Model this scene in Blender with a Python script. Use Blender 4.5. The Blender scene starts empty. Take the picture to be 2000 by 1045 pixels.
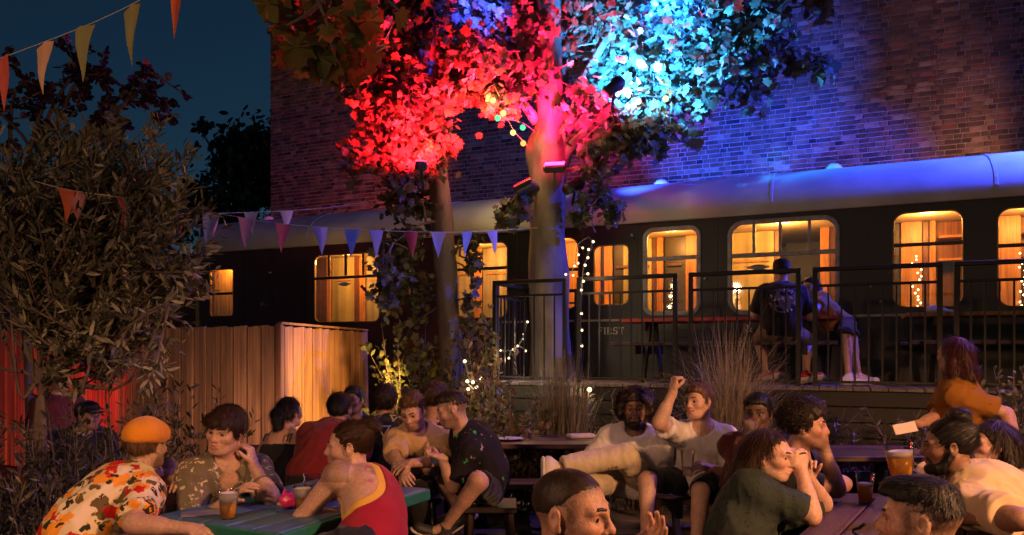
import bpy, math, random
import numpy as np
from mathutils import Vector, Matrix
from mathutils.bvhtree import BVHTree

SC = bpy.context.scene
COL = SC.collection
R = math.radians
rng = np.random.default_rng(7)
random.seed(7)

# ------------------------------------------------------------------ camera
FPX, HOR, CAMZ = 1455.0, 690.0, 1.5          # focal length and horizon in photo pixels, eye height
cam_d = bpy.data.cameras.new('camera')
cam_d.sensor_width = 36.0
cam_d.lens = 36.0 * FPX / 2000.0
cam_d.shift_y = (HOR - 522.5) / 2000.0
cam_d.clip_end = 500.0
cam_d.clip_start = 0.05
cam = bpy.data.objects.new('camera', cam_d)
COL.objects.link(cam)
cam.location = (0, 0, CAMZ)
cam.rotation_euler = (R(90), 0, 0)
SC.camera = cam

# ------------------------------------------------------------------ dusk sky
world = bpy.data.worlds.new('World')
SC.world = world
world.use_nodes = True
wn = world.node_tree
bg = wn.nodes['Background']
sky = wn.nodes.new('ShaderNodeTexSky')
sky.sky_type = 'NISHITA'
sky.sun_disc = False
sky.sun_elevation = R(8)
sky.sun_rotation = R(200)
sky.altitude = 50
sky.ozone_density = 6.0
sky.dust_density = 0.3
dusk = wn.nodes.new('ShaderNodeMix'); dusk.data_type = 'RGBA'; dusk.blend_type = 'MULTIPLY'
dusk.inputs[0].default_value = 1; dusk.inputs[7].default_value = (1.1, .92, .72, 1)     # last light after sunset
wn.links.new(sky.outputs[0], dusk.inputs[6]); wn.links.new(dusk.outputs[2], bg.inputs[0])
bg.inputs[1].default_value = 0.021
SC.view_settings.view_transform = 'Standard'
SC.view_settings.look = 'None'
SC.view_settings.exposure = 0.0
SC.view_settings.gamma = 1.0
SC.view_settings.use_curve_mapping = False
SC.render.engine = 'CYCLES'
SC.cycles.use_denoising = True
SC.cycles.max_bounces = 5
SC.cycles.diffuse_bounces = 3
SC.cycles.glossy_bounces = 3
SC.cycles.transmission_bounces = 4
SC.cycles.transparent_max_bounces = 12
SC.cycles.sample_clamp_indirect = 4.0
SC.cycles.caustics_reflective = False
SC.cycles.caustics_refractive = False

# ------------------------------------------------------------------ frames of reference
def W(px, py, Y):
    """photo pixel at ground distance Y -> world point"""
    return np.array([(px - 1000.0) / FPX * Y, Y, CAMZ + (HOR - py) / FPX * Y])

ANG = math.atan2(1455.0, 3370.0)             # the carriage, deck and brick wall stand at this angle to the picture
CA, SA = math.cos(ANG), math.sin(ANG)
OFF_T, OFF_R, OFF_B = 9.46, 7.56, 12.6       # distance of carriage side, railing, brick wall from the eye
DECK = 1.19
def F(s, off, z=0.0):
    return np.array([CA * s + SA * off, -SA * s + CA * off, z])
def S(px, off):
    a = (px - 1000.0) / FPX
    Y = off / (SA * a + CA)
    return Y * (CA * a - SA)
def YO(px, off):
    a = (px - 1000.0) / FPX
    return off / (SA * a + CA)
def ZO(px, py, off):
    return CAMZ + (HOR - py) / FPX * YO(px, off)

# ------------------------------------------------------------------ materials
MATS = {}
def nodes_of(m):
    m.use_nodes = True
    nt = m.node_tree
    return nt, nt.nodes['Principled BSDF']
def mat(name, col=(.5, .5, .5), rough=.6, metal=0.0, noise=0.0, nscale=8.0, bump=0.0, bscale=40.0, col2=None,
        stretch=None, spec=.5, emis=None, estr=0.0, attr=None, trans=0.0, coord='Object', detail=6.0, sss=0.0, sheen=0.0, rand=0.0, wave=None):
    if name in MATS: return MATS[name]
    m = bpy.data.materials.new(name)
    nt, b = nodes_of(m)
    L = nt.links.new
    b.inputs['Base Color'].default_value = (*col, 1)
    b.inputs['Roughness'].default_value = rough
    b.inputs['Metallic'].default_value = metal
    b.inputs['Specular IOR Level'].default_value = spec
    if sss:
        b.inputs['Subsurface Weight'].default_value = sss
        b.inputs['Subsurface Radius'].default_value = (.012, .005, .003)
        b.inputs['Subsurface Scale'].default_value = 1.0
    if sheen: b.inputs['Sheen Weight'].default_value = sheen
    tc = nt.nodes.new('ShaderNodeTexCoord')
    mp = nt.nodes.new('ShaderNodeMapping')
    L(tc.outputs[coord], mp.inputs[0])
    if stretch: mp.inputs['Scale'].default_value = stretch
    if rand:
        oi = nt.nodes.new('ShaderNodeObjectInfo')
        va = nt.nodes.new('ShaderNodeVectorMath'); va.operation = 'SCALE'
        va.inputs[0].default_value = (37, 53, 71)
        L(oi.outputs['Random'], va.inputs['Scale'])
        L(va.outputs[0], mp.inputs['Location'])
    src = None
    if noise or col2:
        nz = nt.nodes.new('ShaderNodeTexNoise')
        nz.inputs['Scale'].default_value = nscale
        nz.inputs['Detail'].default_value = detail
        L(mp.outputs[0], nz.inputs['Vector'])
        mx = nt.nodes.new('ShaderNodeMix'); mx.data_type = 'RGBA'
        c2 = col2 or tuple(c * (1 - noise) for c in col)
        mx.inputs[6].default_value = (*col, 1); mx.inputs[7].default_value = (*c2, 1)
        mr = nt.nodes.new('ShaderNodeMapRange')
        mr.inputs[1].default_value = .35; mr.inputs[2].default_value = .68
        L(nz.outputs['Fac'], mr.inputs[0]); L(mr.outputs[0], mx.inputs[0])
        src = mx.outputs[2]
    if wave:
        wv = nt.nodes.new('ShaderNodeTexNoise')
        wv.inputs['Scale'].default_value = 1.0; wv.inputs['Detail'].default_value = 4
        mp2 = nt.nodes.new('ShaderNodeMapping'); mp2.inputs['Scale'].default_value = wave
        L(mp.outputs[0], mp2.inputs[0]); L(mp2.outputs[0], wv.inputs['Vector'])
        m3 = nt.nodes.new('ShaderNodeMix'); m3.data_type = 'RGBA'; m3.blend_type = 'MULTIPLY'; m3.inputs[0].default_value = 1
        cr = nt.nodes.new('ShaderNodeMapRange')
        cr.inputs[1].default_value = .3; cr.inputs[2].default_value = .7; cr.inputs[3].default_value = .45; cr.inputs[4].default_value = 1.15
        L(wv.outputs['Fac'], cr.inputs[0])
        if src: L(src, m3.inputs[6])
        else: m3.inputs[6].default_value = (*col, 1)
        L(cr.outputs[0], m3.inputs[7]); src = m3.outputs[2]
    if rand:
        m4 = nt.nodes.new('ShaderNodeMix'); m4.data_type = 'RGBA'; m4.blend_type = 'MULTIPLY'; m4.inputs[0].default_value = 1
        r4 = nt.nodes.new('ShaderNodeMapRange'); r4.inputs[3].default_value = 1 - rand; r4.inputs[4].default_value = 1 + rand * .4
        L(oi.outputs['Random'], r4.inputs[0])
        if src: L(src, m4.inputs[6])
        else: m4.inputs[6].default_value = (*col, 1)
        L(r4.outputs[0], m4.inputs[7]); src = m4.outputs[2]
    if attr:
        at = nt.nodes.new('ShaderNodeAttribute'); at.attribute_name = attr
        if src:
            m2 = nt.nodes.new('ShaderNodeMix'); m2.data_type = 'RGBA'; m2.blend_type = 'MULTIPLY'
            m2.inputs[0].default_value = 1
            L(src, m2.inputs[6]); L(at.outputs['Color'], m2.inputs[7]); src = m2.outputs[2]
        else: src = at.outputs['Color']
    if src: L(src, b.inputs['Base Color'])
    if bump:
        bz = nt.nodes.new('ShaderNodeTexNoise')
        bz.inputs['Scale'].default_value = bscale; bz.inputs['Detail'].default_value = 4
        L(mp.outputs[0], bz.inputs['Vector'])
        bp = nt.nodes.new('ShaderNodeBump'); bp.inputs['Strength'].default_value = bump
        bp.inputs['Distance'].default_value = .01
        L(bz.outputs['Fac'], bp.inputs['Height']); L(bp.outputs[0], b.inputs['Normal'])
    if emis:
        b.inputs['Emission Color'].default_value = (*emis, 1)
        b.inputs['Emission Strength'].default_value = estr
    if trans:
        tl = nt.nodes.new('ShaderNodeBsdfTranslucent')
        ms = nt.nodes.new('ShaderNodeMixShader'); ms.inputs[0].default_value = trans
        if src: L(src, tl.inputs[0])
        else: tl.inputs[0].default_value = (*col, 1)
        L(b.outputs[0], ms.inputs[1]); L(tl.outputs[0], ms.inputs[2])
        L(ms.outputs[0], nt.nodes['Material Output'].inputs[0])
    MATS[name] = m
    return m
def glass_mat(name, tint=(1, 1, 1), refl=.06):
    if name in MATS: return MATS[name]
    m = bpy.data.materials.new(name)
    m.use_nodes = True
    nt = m.node_tree; nt.nodes.remove(nt.nodes['Principled BSDF'])
    t = nt.nodes.new('ShaderNodeBsdfTransparent'); t.inputs[0].default_value = (*tint, 1)
    g = nt.nodes.new('ShaderNodeBsdfGlossy'); g.inputs['Roughness'].default_value = .03
    fr = nt.nodes.new('ShaderNodeLayerWeight'); fr.inputs[0].default_value = .25
    mr = nt.nodes.new('ShaderNodeMapRange'); mr.inputs[3].default_value = refl; mr.inputs[4].default_value = .75
    ms = nt.nodes.new('ShaderNodeMixShader')
    nt.links.new(fr.outputs['Fresnel'], mr.inputs[0]); nt.links.new(mr.outputs[0], ms.inputs[0])
    nt.links.new(t.outputs[0], ms.inputs[1]); nt.links.new(g.outputs[0], ms.inputs[2])
    nt.links.new(ms.outputs[0], nt.nodes['Material Output'].inputs[0])
    MATS[name] = m
    return m

# ------------------------------------------------------------------ object helpers
def tag(o, label=None, cat=None, group=None, kind=None):
    if label: o['label'] = label
    if cat: o['category'] = cat
    if group: o['group'] = group
    if kind: o['kind'] = kind
    return o
def empty(name, loc=(0, 0, 0), rz=0.0, label=None, cat=None, group=None, kind=None):
    o = bpy.data.objects.new(name, None)
    COL.objects.link(o)
    o.empty_display_size = .1
    o.location = tuple(float(v) for v in loc); o.rotation_euler = (0, 0, rz)
    return tag(o, label, cat, group, kind)
def link(name, me, m=None, parent=None, loc=None, rot=None, smooth=False):
    o = bpy.data.objects.new(name, me)
    COL.objects.link(o)
    if m is not None and len(me.materials) == 0:
        for mm in (m if isinstance(m, (list, tuple)) else [m]): me.materials.append(mm)
    if parent is not None: o.parent = parent
    if loc is not None: o.location = tuple(float(v) for v in loc)
    if rot is not None: o.rotation_euler = rot
    if smooth: me.shade_smooth()
    return o
def mesh(name, V, Fc, smooth=False):
    me = bpy.data.meshes.new(name)
    if isinstance(V, np.ndarray): V = V.astype(float).tolist()
    if isinstance(Fc, np.ndarray): Fc = Fc.tolist()
    me.from_pydata(V, [], Fc)
    me.update()
    if smooth: me.shade_smooth()
    return me
class MB:
    """collects shapes into one mesh"""
    def __init__(self): self.v = []; self.f = []; self.n = 0
    def add(self, V, Fc):
        V = np.asarray(V, float).reshape(-1, 3)
        self.v.append(V); self.f += [[i + self.n for i in q] for q in Fc]; self.n += len(V); return self
    def box(self, x0, x1, y0, y1, z0, z1, bev=0.0, M=None, t=None):
        if bev:
            b = min(bev, (x1 - x0) * .45, (y1 - y0) * .45, (z1 - z0) * .45)
            P = []
            for z, i in ((z0, b), (z0 + b, 0), (z1 - b, 0), (z1, b)):
                P += [(x0 + i + (b if i == 0 else b * .5), y0 + i, z), (x1 - i - (b if i == 0 else b * .5), y0 + i, z), (x1 - i, y0 + i + b, z), (x1 - i, y1 - i - b, z),
                      (x1 - i - (b if i == 0 else b * .5), y1 - i, z), (x0 + i + (b if i == 0 else b * .5), y1 - i, z), (x0 + i, y1 - i - b, z), (x0 + i, y0 + i + b, z)]
            Fc = [list(range(7, -1, -1)), list(range(24, 32))]
            for r in range(3):
                for k in range(8): Fc.append([r * 8 + k, r * 8 + (k + 1) % 8, r * 8 + 8 + (k + 1) % 8, r * 8 + 8 + k])
        else:
            P = [(x, y, z) for z in (z0, z1) for y in (y0, y1) for x in (x0, x1)]
            Fc = [[0, 2, 3, 1], [4, 5, 7, 6], [0, 1, 5, 4], [2, 6, 7, 3], [0, 4, 6, 2], [1, 3, 7, 5]]
        P = np.array(P, float)
        if M is not None: P = P @ np.array(M).T
        if t is not None: P = P + np.array(t)
        return self.add(P, Fc)
    def bar(self, a, b, w, h, up=(0, 0, 1), bev=0.0):
        """a straight bar from a to b, w wide and h deep"""
        a = np.array(a, float); b = np.array(b, float); d = b - a; l = np.linalg.norm(d); d = d / l
        u = np.array(up, float); x = np.cross(d, u)
        if np.linalg.norm(x) < 1e-6: x = np.cross(d, (1, 0, 0))
        x /= np.linalg.norm(x); y = np.cross(x, d)
        return self.box(-w / 2, w / 2, 0, l, -h / 2, h / 2, bev, M=np.stack([x, d, y], 1), t=a)
    def tube(self, pts, rad, seg=8, caps=True, wob=0.0):
        pts = np.asarray(pts, float); n = len(pts)
        rad = np.broadcast_to(np.asarray(rad, float), (n,))
        T = np.gradient(pts, axis=0); T /= np.linalg.norm(T, axis=1)[:, None] + 1e-12
        u = np.array([0, 0, 1.]) if abs(T[0][2]) < .9 else np.array([1., 0, 0])
        V = []
        for i in range(n):
            x = np.cross(u, T[i]); x /= np.linalg.norm(x) + 1e-12; y = np.cross(T[i], x); u = y
            a = np.arange(seg) * 2 * math.pi / seg
            r = rad[i] * (1 + wob * np.sin(a * 3 + i * 1.3) + wob * .7 * np.sin(a * 5 + i * 2.1)) if wob else rad[i]
            V.append(pts[i] + np.cos(a)[:, None] * x * (r[:, None] if wob else r) + np.sin(a)[:, None] * y * (r[:, None] if wob else r))
        Fc = [[i * seg + k, i * seg + (k + 1) % seg, (i + 1) * seg + (k + 1) % seg, (i + 1) * seg + k] for i in range(n - 1) for k in range(seg)]
        if caps: Fc += [list(range(seg - 1, -1, -1)), [(n - 1) * seg + k for k in range(seg)]]
        return self.add(np.concatenate(V), Fc)
    def lathe(self, prof, seg=16, c=(0, 0, 0), M=None):
        prof = np.asarray(prof, float); n = len(prof)
        a = np.arange(seg) * 2 * math.pi / seg
        V = np.concatenate([np.stack([r * np.cos(a), r * np.sin(a), np.full(seg, z)], 1) for r, z in prof])
        if M is not None: V = V @ np.array(M).T
        V = V + np.array(c, float)
        Fc = [[i * seg + k, i * seg + (k + 1) % seg, (i + 1) * seg + (k + 1) % seg, (i + 1) * seg + k] for i in range(n - 1) for k in range(seg)]
        Fc += [list(range(seg - 1, -1, -1)), [(n - 1) * seg + k for k in range(seg)]]
        return self.add(V, Fc)
    def mesh(self, name, smooth=False):
        return mesh(name, np.concatenate(self.v) if self.v else np.zeros((0, 3)), self.f, smooth)
    def build(self, name, m, parent=None, smooth=False, loc=None, rot=None):
        return link(name, self.mesh(name, smooth), m, parent, loc, rot)
def unit(v):
    v = np.asarray(v, float); return v / (np.linalg.norm(v) + 1e-12)
def spline(pts, n):
    """smooth Catmull-Rom path through pts"""
    P = np.asarray(pts, float); P = np.vstack([2 * P[0] - P[1], P, 2 * P[-1] - P[-2]])
    out = []; m = len(P) - 3
    for t in np.linspace(0, m - 1e-9, n):
        i = int(t); u = t - i; a, b, c, d = P[i:i + 4]
        out.append(.5 * (2 * b + (c - a) * u + (2 * a - 5 * b + 4 * c - d) * u * u + (3 * b - a - 3 * c + d) * u ** 3))
    return np.array(out)
def point_light(name, loc, col, power, radius=.05, parent=None):
    l = bpy.data.lights.new(name, 'POINT'); l.color = col; l.energy = power; l.shadow_soft_size = radius
    o = bpy.data.objects.new(name, l); COL.objects.link(o); o.location = tuple(float(v) for v in loc)
    if parent: o.parent = parent
    return o
def spot_light(name, loc, target, col, power, angle=60, blend=.5, radius=.06):
    l = bpy.data.lights.new(name, 'SPOT'); l.color = col; l.energy = power; l.shadow_soft_size = radius
    l.spot_size = R(angle); l.spot_blend = blend
    o = bpy.data.objects.new(name, l); COL.objects.link(o); o.location = tuple(float(v) for v in loc)
    o.rotation_euler = Vector(tuple(np.asarray(target, float) - np.asarray(loc, float))).to_track_quat('-Z', 'Y').to_euler()
    return o
# ================================================================== figures: smooth implicit bodies meshed with surface nets
def frame(fwd, up):
    """columns right, forward, up"""
    f = unit(fwd); u = np.asarray(up, float); u = unit(u - f * np.dot(u, f)); r = np.cross(f, u)
    return np.stack([r, f, u], 1)
def cap(a, b, ra, rb, k=.015, fl=None): return dict(t='cap', a=np.array(a, float), b=np.array(b, float), ra=ra, rb=rb, k=k, fl=fl)
def ell(c, r, M=np.eye(3), k=.02): return dict(t='ell', c=np.array(c, float), r=np.array(r, float), M=np.array(M), k=k)
def sub(p): p = dict(p); p['sub'] = True; return p
def cut(pt, n, k=.004): return dict(t='cut', p=np.array(pt, float), n=unit(n), k=k)
def grp(prims, k=.02): return dict(t='grp', prims=prims, k=k)
def bounds(p):
    if p['t'] == 'cap':
        r = max(p['ra'], p['rb']); return np.minimum(p['a'], p['b']) - r, np.maximum(p['a'], p['b']) + r
    if p['t'] == 'ell':
        e = np.sqrt(((p['M'] * p['r']) ** 2).sum(1)); return p['c'] - e, p['c'] + e
    if p['t'] == 'grp':
        B = [bounds(q) for q in p['prims'] if q['t'] not in ('cut', 'fn') and not q.get('sub')]
        return np.min([b[0] for b in B], 0), np.max([b[1] for b in B], 0)
    return None
def dist(p, X, Y, Z):
    if p['t'] == 'cap':
        a = p['a']; d = p['b'] - a; L = float(d @ d) + 1e-12
        x, y, z = X - a[0], Y - a[1], Z - a[2]
        h = np.clip((x * d[0] + y * d[1] + z * d[2]) / L, 0, 1)
        x = x - h * d[0]; y = y - h * d[1]; z = z - h * d[2]
        q = x * x + y * y + z * z
        if p['fl'] is not None:                       # flattened along a direction
            n, s = p['fl']; w = x * n[0] + y * n[1] + z * n[2]; q = q + w * w * (s * s - 1)
        return np.sqrt(q) - (p['ra'] + h * (p['rb'] - p['ra']))
    if p['t'] == 'ell':
        x, y, z = X - p['c'][0], Y - p['c'][1], Z - p['c'][2]; M = p['M']; r = p['r']
        a = (x * M[0, 0] + y * M[1, 0] + z * M[2, 0]); b = (x * M[0, 1] + y * M[1, 1] + z * M[2, 1]); c = (x * M[0, 2] + y * M[1, 2] + z * M[2, 2])
        k0 = np.sqrt((a / r[0]) ** 2 + (b / r[1]) ** 2 + (c / r[2]) ** 2)
        k1 = np.sqrt((a / r[0] ** 2) ** 2 + (b / r[1] ** 2) ** 2 + (c / r[2] ** 2) ** 2) + 1e-9
        return k0 * (k0 - 1) / k1
    if p['t'] == 'cut':
        return (X - p['p'][0]) * p['n'][0] + (Y - p['p'][1]) * p['n'][1] + (Z - p['p'][2]) * p['n'][2]
def smin(a, b, k):
    h = np.maximum(k - np.abs(a - b), 0) / k
    return np.minimum(a, b) - h * h * k * .25
def field(prims, xs, ys, zs):
    Fd = np.full((len(xs), len(ys), len(zs)), .12, np.float32)
    for p in prims:
        k = p.get('k', .01)
        if p['t'] in ('cut', 'fn'): sl = (slice(None),) * 3
        else:
            lo, hi = bounds(p); m = k + .03
            sl = tuple(slice(max(0, np.searchsorted(a, lo[i] - m) - 1), np.searchsorted(a, hi[i] + m) + 1) for i, a in enumerate((xs, ys, zs)))
        cx, cy, cz = xs[sl[0]], ys[sl[1]], zs[sl[2]]
        if 0 in (len(cx), len(cy), len(cz)): continue
        if p['t'] == 'grp': d = field(p['prims'], cx, cy, cz)
        elif p['t'] == 'fn': d = p['f'](cx[:, None, None], cy[None, :, None], cz[None, None, :])
        else: d = dist(p, cx[:, None, None], cy[None, :, None], cz[None, None, :])
        d = np.broadcast_to(d, Fd[sl].shape).astype(np.float32)
        if p['t'] == 'cut' or p.get('cutting'): Fd[sl] = -smin(-Fd[sl], -d, k)
        elif p.get('sub'): Fd[sl] = -smin(-Fd[sl], d, k)
        else: Fd[sl] = smin(Fd[sl], d, k)
    return Fd
def axis(lo, hi, base, fine, ivs):
    out = [lo]
    while out[-1] < hi:
        x = out[-1]
        st = fine if any(a - base < x < b for a, b in ivs) else base
        out.append(x + st)
    return np.array(out, np.float32)
def nets(Fd, xs, ys, zs):
    Sg = Fd < 0
    c = [Sg[i:Sg.shape[0] - 1 + i, j:Sg.shape[1] - 1 + j, k:Sg.shape[2] - 1 + k] for i in (0, 1) for j in (0, 1) for k in (0, 1)]
    cnt = sum(x.astype(np.int8) for x in c)
    act = (cnt > 0) & (cnt < 8)
    I, J, K = np.nonzero(act)
    n = len(I)
    idx = np.full(act.shape, -1, np.int32); idx[I, J, K] = np.arange(n)
    acc = np.zeros((n, 3)); num = np.zeros(n)
    A = (xs, ys, zs)
    cs = [(i, j, k) for i in (0, 1) for j in (0, 1) for k in (0, 1)]
    for p in cs:
        for ax in range(3):
            if p[ax]: continue
            q = list(p); q[ax] = 1
            f0 = Fd[I + p[0], J + p[1], K + p[2]]; f1 = Fd[I + q[0], J + q[1], K + q[2]]
            m = (f0 < 0) != (f1 < 0)
            t = np.where(m, f0 / (f0 - f1 + 1e-20), 0)
            P = np.stack([A[0][I + p[0]], A[1][J + p[1]], A[2][K + p[2]]], 1).astype(float)
            ix = (I, J, K)[ax]
            P[:, ax] += t * (A[ax][ix + 1] - A[ax][ix])
            acc += np.where(m[:, None], P, 0); num += m
    V = acc / num[:, None]
    quads = []
    for ax in range(3):
        sl0 = [slice(None)] * 3; sl1 = [slice(None)] * 3
        sl0[ax] = slice(0, -1); sl1[ax] = slice(1, None)
        ch = Sg[tuple(sl0)] != Sg[tuple(sl1)]
        o = [a for a in range(3) if a != ax]
        w = list(np.nonzero(ch)); s0 = Sg[tuple(sl0)][tuple(w)]
        ok = (w[o[0]] > 0) & (w[o[1]] > 0) & (w[o[0]] < idx.shape[o[0]]) & (w[o[1]] < idx.shape[o[1]])
        w = [x[ok] for x in w]; s0 = s0[ok]
        def at(da, db):
            u = list(w); u[o[0]] = w[o[0]] - da; u[o[1]] = w[o[1]] - db; return idx[tuple(u)]
        q = np.stack([at(1, 1), at(0, 1), at(0, 0), at(1, 0)], 1)
        flip = s0 if ax != 1 else ~s0
        q[~flip] = q[~flip][:, ::-1]
        quads.append(q)
    return V, np.concatenate(quads)
def sdf_mesh(prims, vox, fine=None, boxes=(), pad=.02):
    B = [bounds(p) for p in prims if p['t'] not in ('cut', 'fn') and not p.get('sub')]
    lo = np.min([b[0] for b in B], 0) - pad; hi = np.max([b[1] for b in B], 0) + pad
    fine = fine or vox
    ax = [axis(lo[i], hi[i], vox, fine, [(b[0][i], b[1][i]) for b in boxes]) for i in range(3)]
    return nets(field(prims, *ax), *ax)
def relax(V, Q, it=1, w=.5):
    for _ in range(it):
        s = np.zeros_like(V); c = np.zeros(len(V))
        for i in range(4):
            a = Q[:, i]; b = Q[:, (i + 1) % 4]
            np.add.at(s, a, V[b]); np.add.at(c, a, 1)
        V = V * (1 - w) + w * s / np.maximum(c, 1)[:, None]
    return V
def normals(V, Q):
    n = np.cross(V[Q[:, 2]] - V[Q[:, 0]], V[Q[:, 3]] - V[Q[:, 1]])
    N = np.zeros_like(V)
    for i in range(4): np.add.at(N, Q[:, i], n)
    return N / (np.linalg.norm(N, axis=1)[:, None] + 1e-12)
def qmesh(name, V, Q, tint=None):
    me = bpy.data.meshes.new(name)
    me.vertices.add(len(V)); me.vertices.foreach_set('co', V.astype(np.float32).ravel())
    me.loops.add(Q.size); me.loops.foreach_set('vertex_index', Q.astype(np.int32).ravel())
    me.polygons.add(len(Q)); me.polygons.foreach_set('loop_start', np.arange(0, Q.size, 4, dtype=np.int32))
    me.update(calc_edges=True)
    me.shade_smooth()
    if tint is not None:
        at = me.attributes.new('tint', 'FLOAT_COLOR', 'POINT')
        at.data.foreach_set('color', np.concatenate([tint, np.ones((len(V), 1))], 1).astype(np.float32).ravel())
    return me
def wob(P, f, seed=0.0):
    """cheap smooth 3-D noise in about -1..1"""
    x, y, z = P[:, 0] * f + seed, P[:, 1] * f + seed * 1.7, P[:, 2] * f - seed
    return (np.sin(x + 1.7 * np.sin(y * .9 + z * .6)) + np.sin(y * 1.13 + 1.5 * np.sin(z * 1.1 - x * .7)) + np.sin(z * .93 + 1.6 * np.sin(x * 1.2 + y * .5))) / 3

def hand_prims(w, d, pn, side, curl=.35, sc=1.0, spread=.10, point=False, thumb=.5):
    """palm, four fingers of unequal length, thumb; w wrist, d direction, pn palm normal"""
    M = frame(d, pn); r, f, n = M[:, 0], M[:, 1], M[:, 2]           # n: palm side
    r = r * side
    P = [ell(w + f * .048 * sc, np.array([.040, .052, .0155]) * sc, M, .012), cap(w - f * .02 * sc, w + f * .03 * sc, .026 * sc, .027 * sc, .015, (n, 1.35))]
    ln = [.068, .078, .073, .056]
    for i in range(4):
        o = (i - 1.5)
        b = w + (f * (.088 - .005 * abs(o - .2)) - r * o * .0195) * sc
        fd = unit(f - r * o * spread)
        c = curl * (1.0 + .1 * i) if not (point and i == 0) else .05
        a1, a2 = c * 1.25, c * 2.6
        p1 = b + (fd * math.cos(a1) + n * math.sin(a1)) * ln[i] * .52 * sc
        p2 = p1 + (fd * math.cos(a2) + n * math.sin(a2)) * ln[i] * .5 * sc
        P += [cap(b, p1, .0095 * sc, .0085 * sc, .004), cap(p1, p2, .0085 * sc, .0068 * sc, .003)]
    t0 = w + (f * .022 + r * .026) * sc
    td = unit(f * .75 + r * (.75 - .5 * thumb) + n * (.25 + .5 * thumb))
    t1 = t0 + td * .042 * sc
    t2 = t1 + unit(td + f * .4 + n * .3 * thumb) * .032 * sc
    P += [cap(t0, t1, .0135 * sc, .0105 * sc, .008), cap(t1, t2, .0105 * sc, .008 * sc, .004)]
    return P
def head_prims(H, M, sc=1.0, fem=0.0, jaw=1.0, nose=1.0, mouth=0.0):
    def p(x, y, z): return H + M @ (np.array([x, y, z]) * sc)
    def e(c, r, k=.02, rot=None): return ell(p(*c), np.array(r) * sc, M if rot is None else M @ rot, k)
    jw = jaw * (1 - .1 * fem)
    P = [e((0, -.016, .034), (.0745, .094, .084)), e((0, .012, .02), (.068, .078, .08), .03),
         e((0, .028, -.035), (.058 * jw, .066, .078), .03), e((0, .036, -.078), (.044 * jw, .05, .034), .03),
         e((0, .074, -.098), (.020, .017, .016), .025)]
    for s in (-1, 1):
        P += [e((s * .04, .058, -.022), (.026, .03, .024), .025),
              cap(p(s * .055 * jw, -.005, -.05), p(s * .028 * jw, .06, -.094), .017 * sc, .015 * sc, .03)]
        P += [cap(p(s * .044, .079, .024), p(s * .012, .09, .020), .0105 * sc, .0105 * sc, .018)]
    P += [cap(p(0, .089, .018), p(0, .108 * (1 + .05 * (nose - 1)) + .002 * nose, -.024), .0085 * sc, .0115 * sc, .014),
          e((0, .112 + .004 * (nose - 1), -.03), (.011, .011, .0095), .01)]
    for s in (-1, 1):
        P += [e((s * .0135, .098, -.034), (.009, .0115, .008), .008)]
        P += [sub(e((s * .033, .101, .0015), (.0205, .0195, .0135), .012))]
        P += [e((s * .032, .0755, .001), (.0165, .0155, .0135), .004)]               # lids over the eyeball
        P += [sub(cap(p(s * .019, .0945, .0005), p(s * .045, .084, .0005), .0044 * sc, .0036 * sc, .003))]
    P += [e((0, .084, -.062), (.027, .019, .02), .016)]
    P += [cap(p(-.017, .095, -.0565), p(0, .1025, -.0545), .0045 * sc, .0062 * sc, .006), cap(p(0, .1025, -.0545), p(.017, .095, -.0565), .0062 * sc, .0045 * sc, .006),
          cap(p(-.014, .094, -.0685), p(.014, .094, -.0685), .0068 * sc, .0068 * sc, .008)]
    P += [sub(cap(p(-.021, .0945, -.0615), p(.021, .0945, -.0615), (.0028 + mouth * .005) * sc, (.0028 + mouth * .005) * sc, .004)),
          sub(cap(p(0, .104, -.0615), p(0, .1, -.0615), (.003 + mouth * .006) * sc, .003 * sc, .004))]
    for s in (-1, 1):                                                                # ears with a rim and a hollow
        a = .35; ro = np.array([[math.cos(a), -s * math.sin(a), 0], [s * math.sin(a), math.cos(a), 0], [0, 0, 1]]).T
        P += [e((s * .0805, -.012, -.002), (.0085, .0195, .0315), .006, ro), e((s * .078, -.004, -.028), (.007, .011, .012), .006, ro),
              sub(e((s * .0905, -.008, .004), (.0085, .0115, .018), .005, ro))]
    return P

SKIN = dict(pale=(.58, .36, .27), fair=(.52, .31, .22), tan=(.40, .22, .145), brown=(.20, .105, .065), dark=(.095, .05, .034))
def skin_mat(tone):
    return mat('skin_' + tone, (1, 1, 1), .48, attr='tint', noise=.28, nscale=85, bump=.3, bscale=260, spec=.45, sss=.05)
def cloth(name, col, rough=.85, **k):
    k.setdefault('bump', .25); k.setdefault('bscale', 260); k.setdefault('noise', .18); k.setdefault('nscale', 9)
    return mat('cloth_' + name, col, rough, spec=.2, sheen=.15, **k)
def hair_mat(name, col): return mat('hair_' + name, tuple(c * 1.35 for c in col), .55, noise=.5, nscale=70, stretch=(1, 1, .25), spec=.28, attr='tint')

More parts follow.
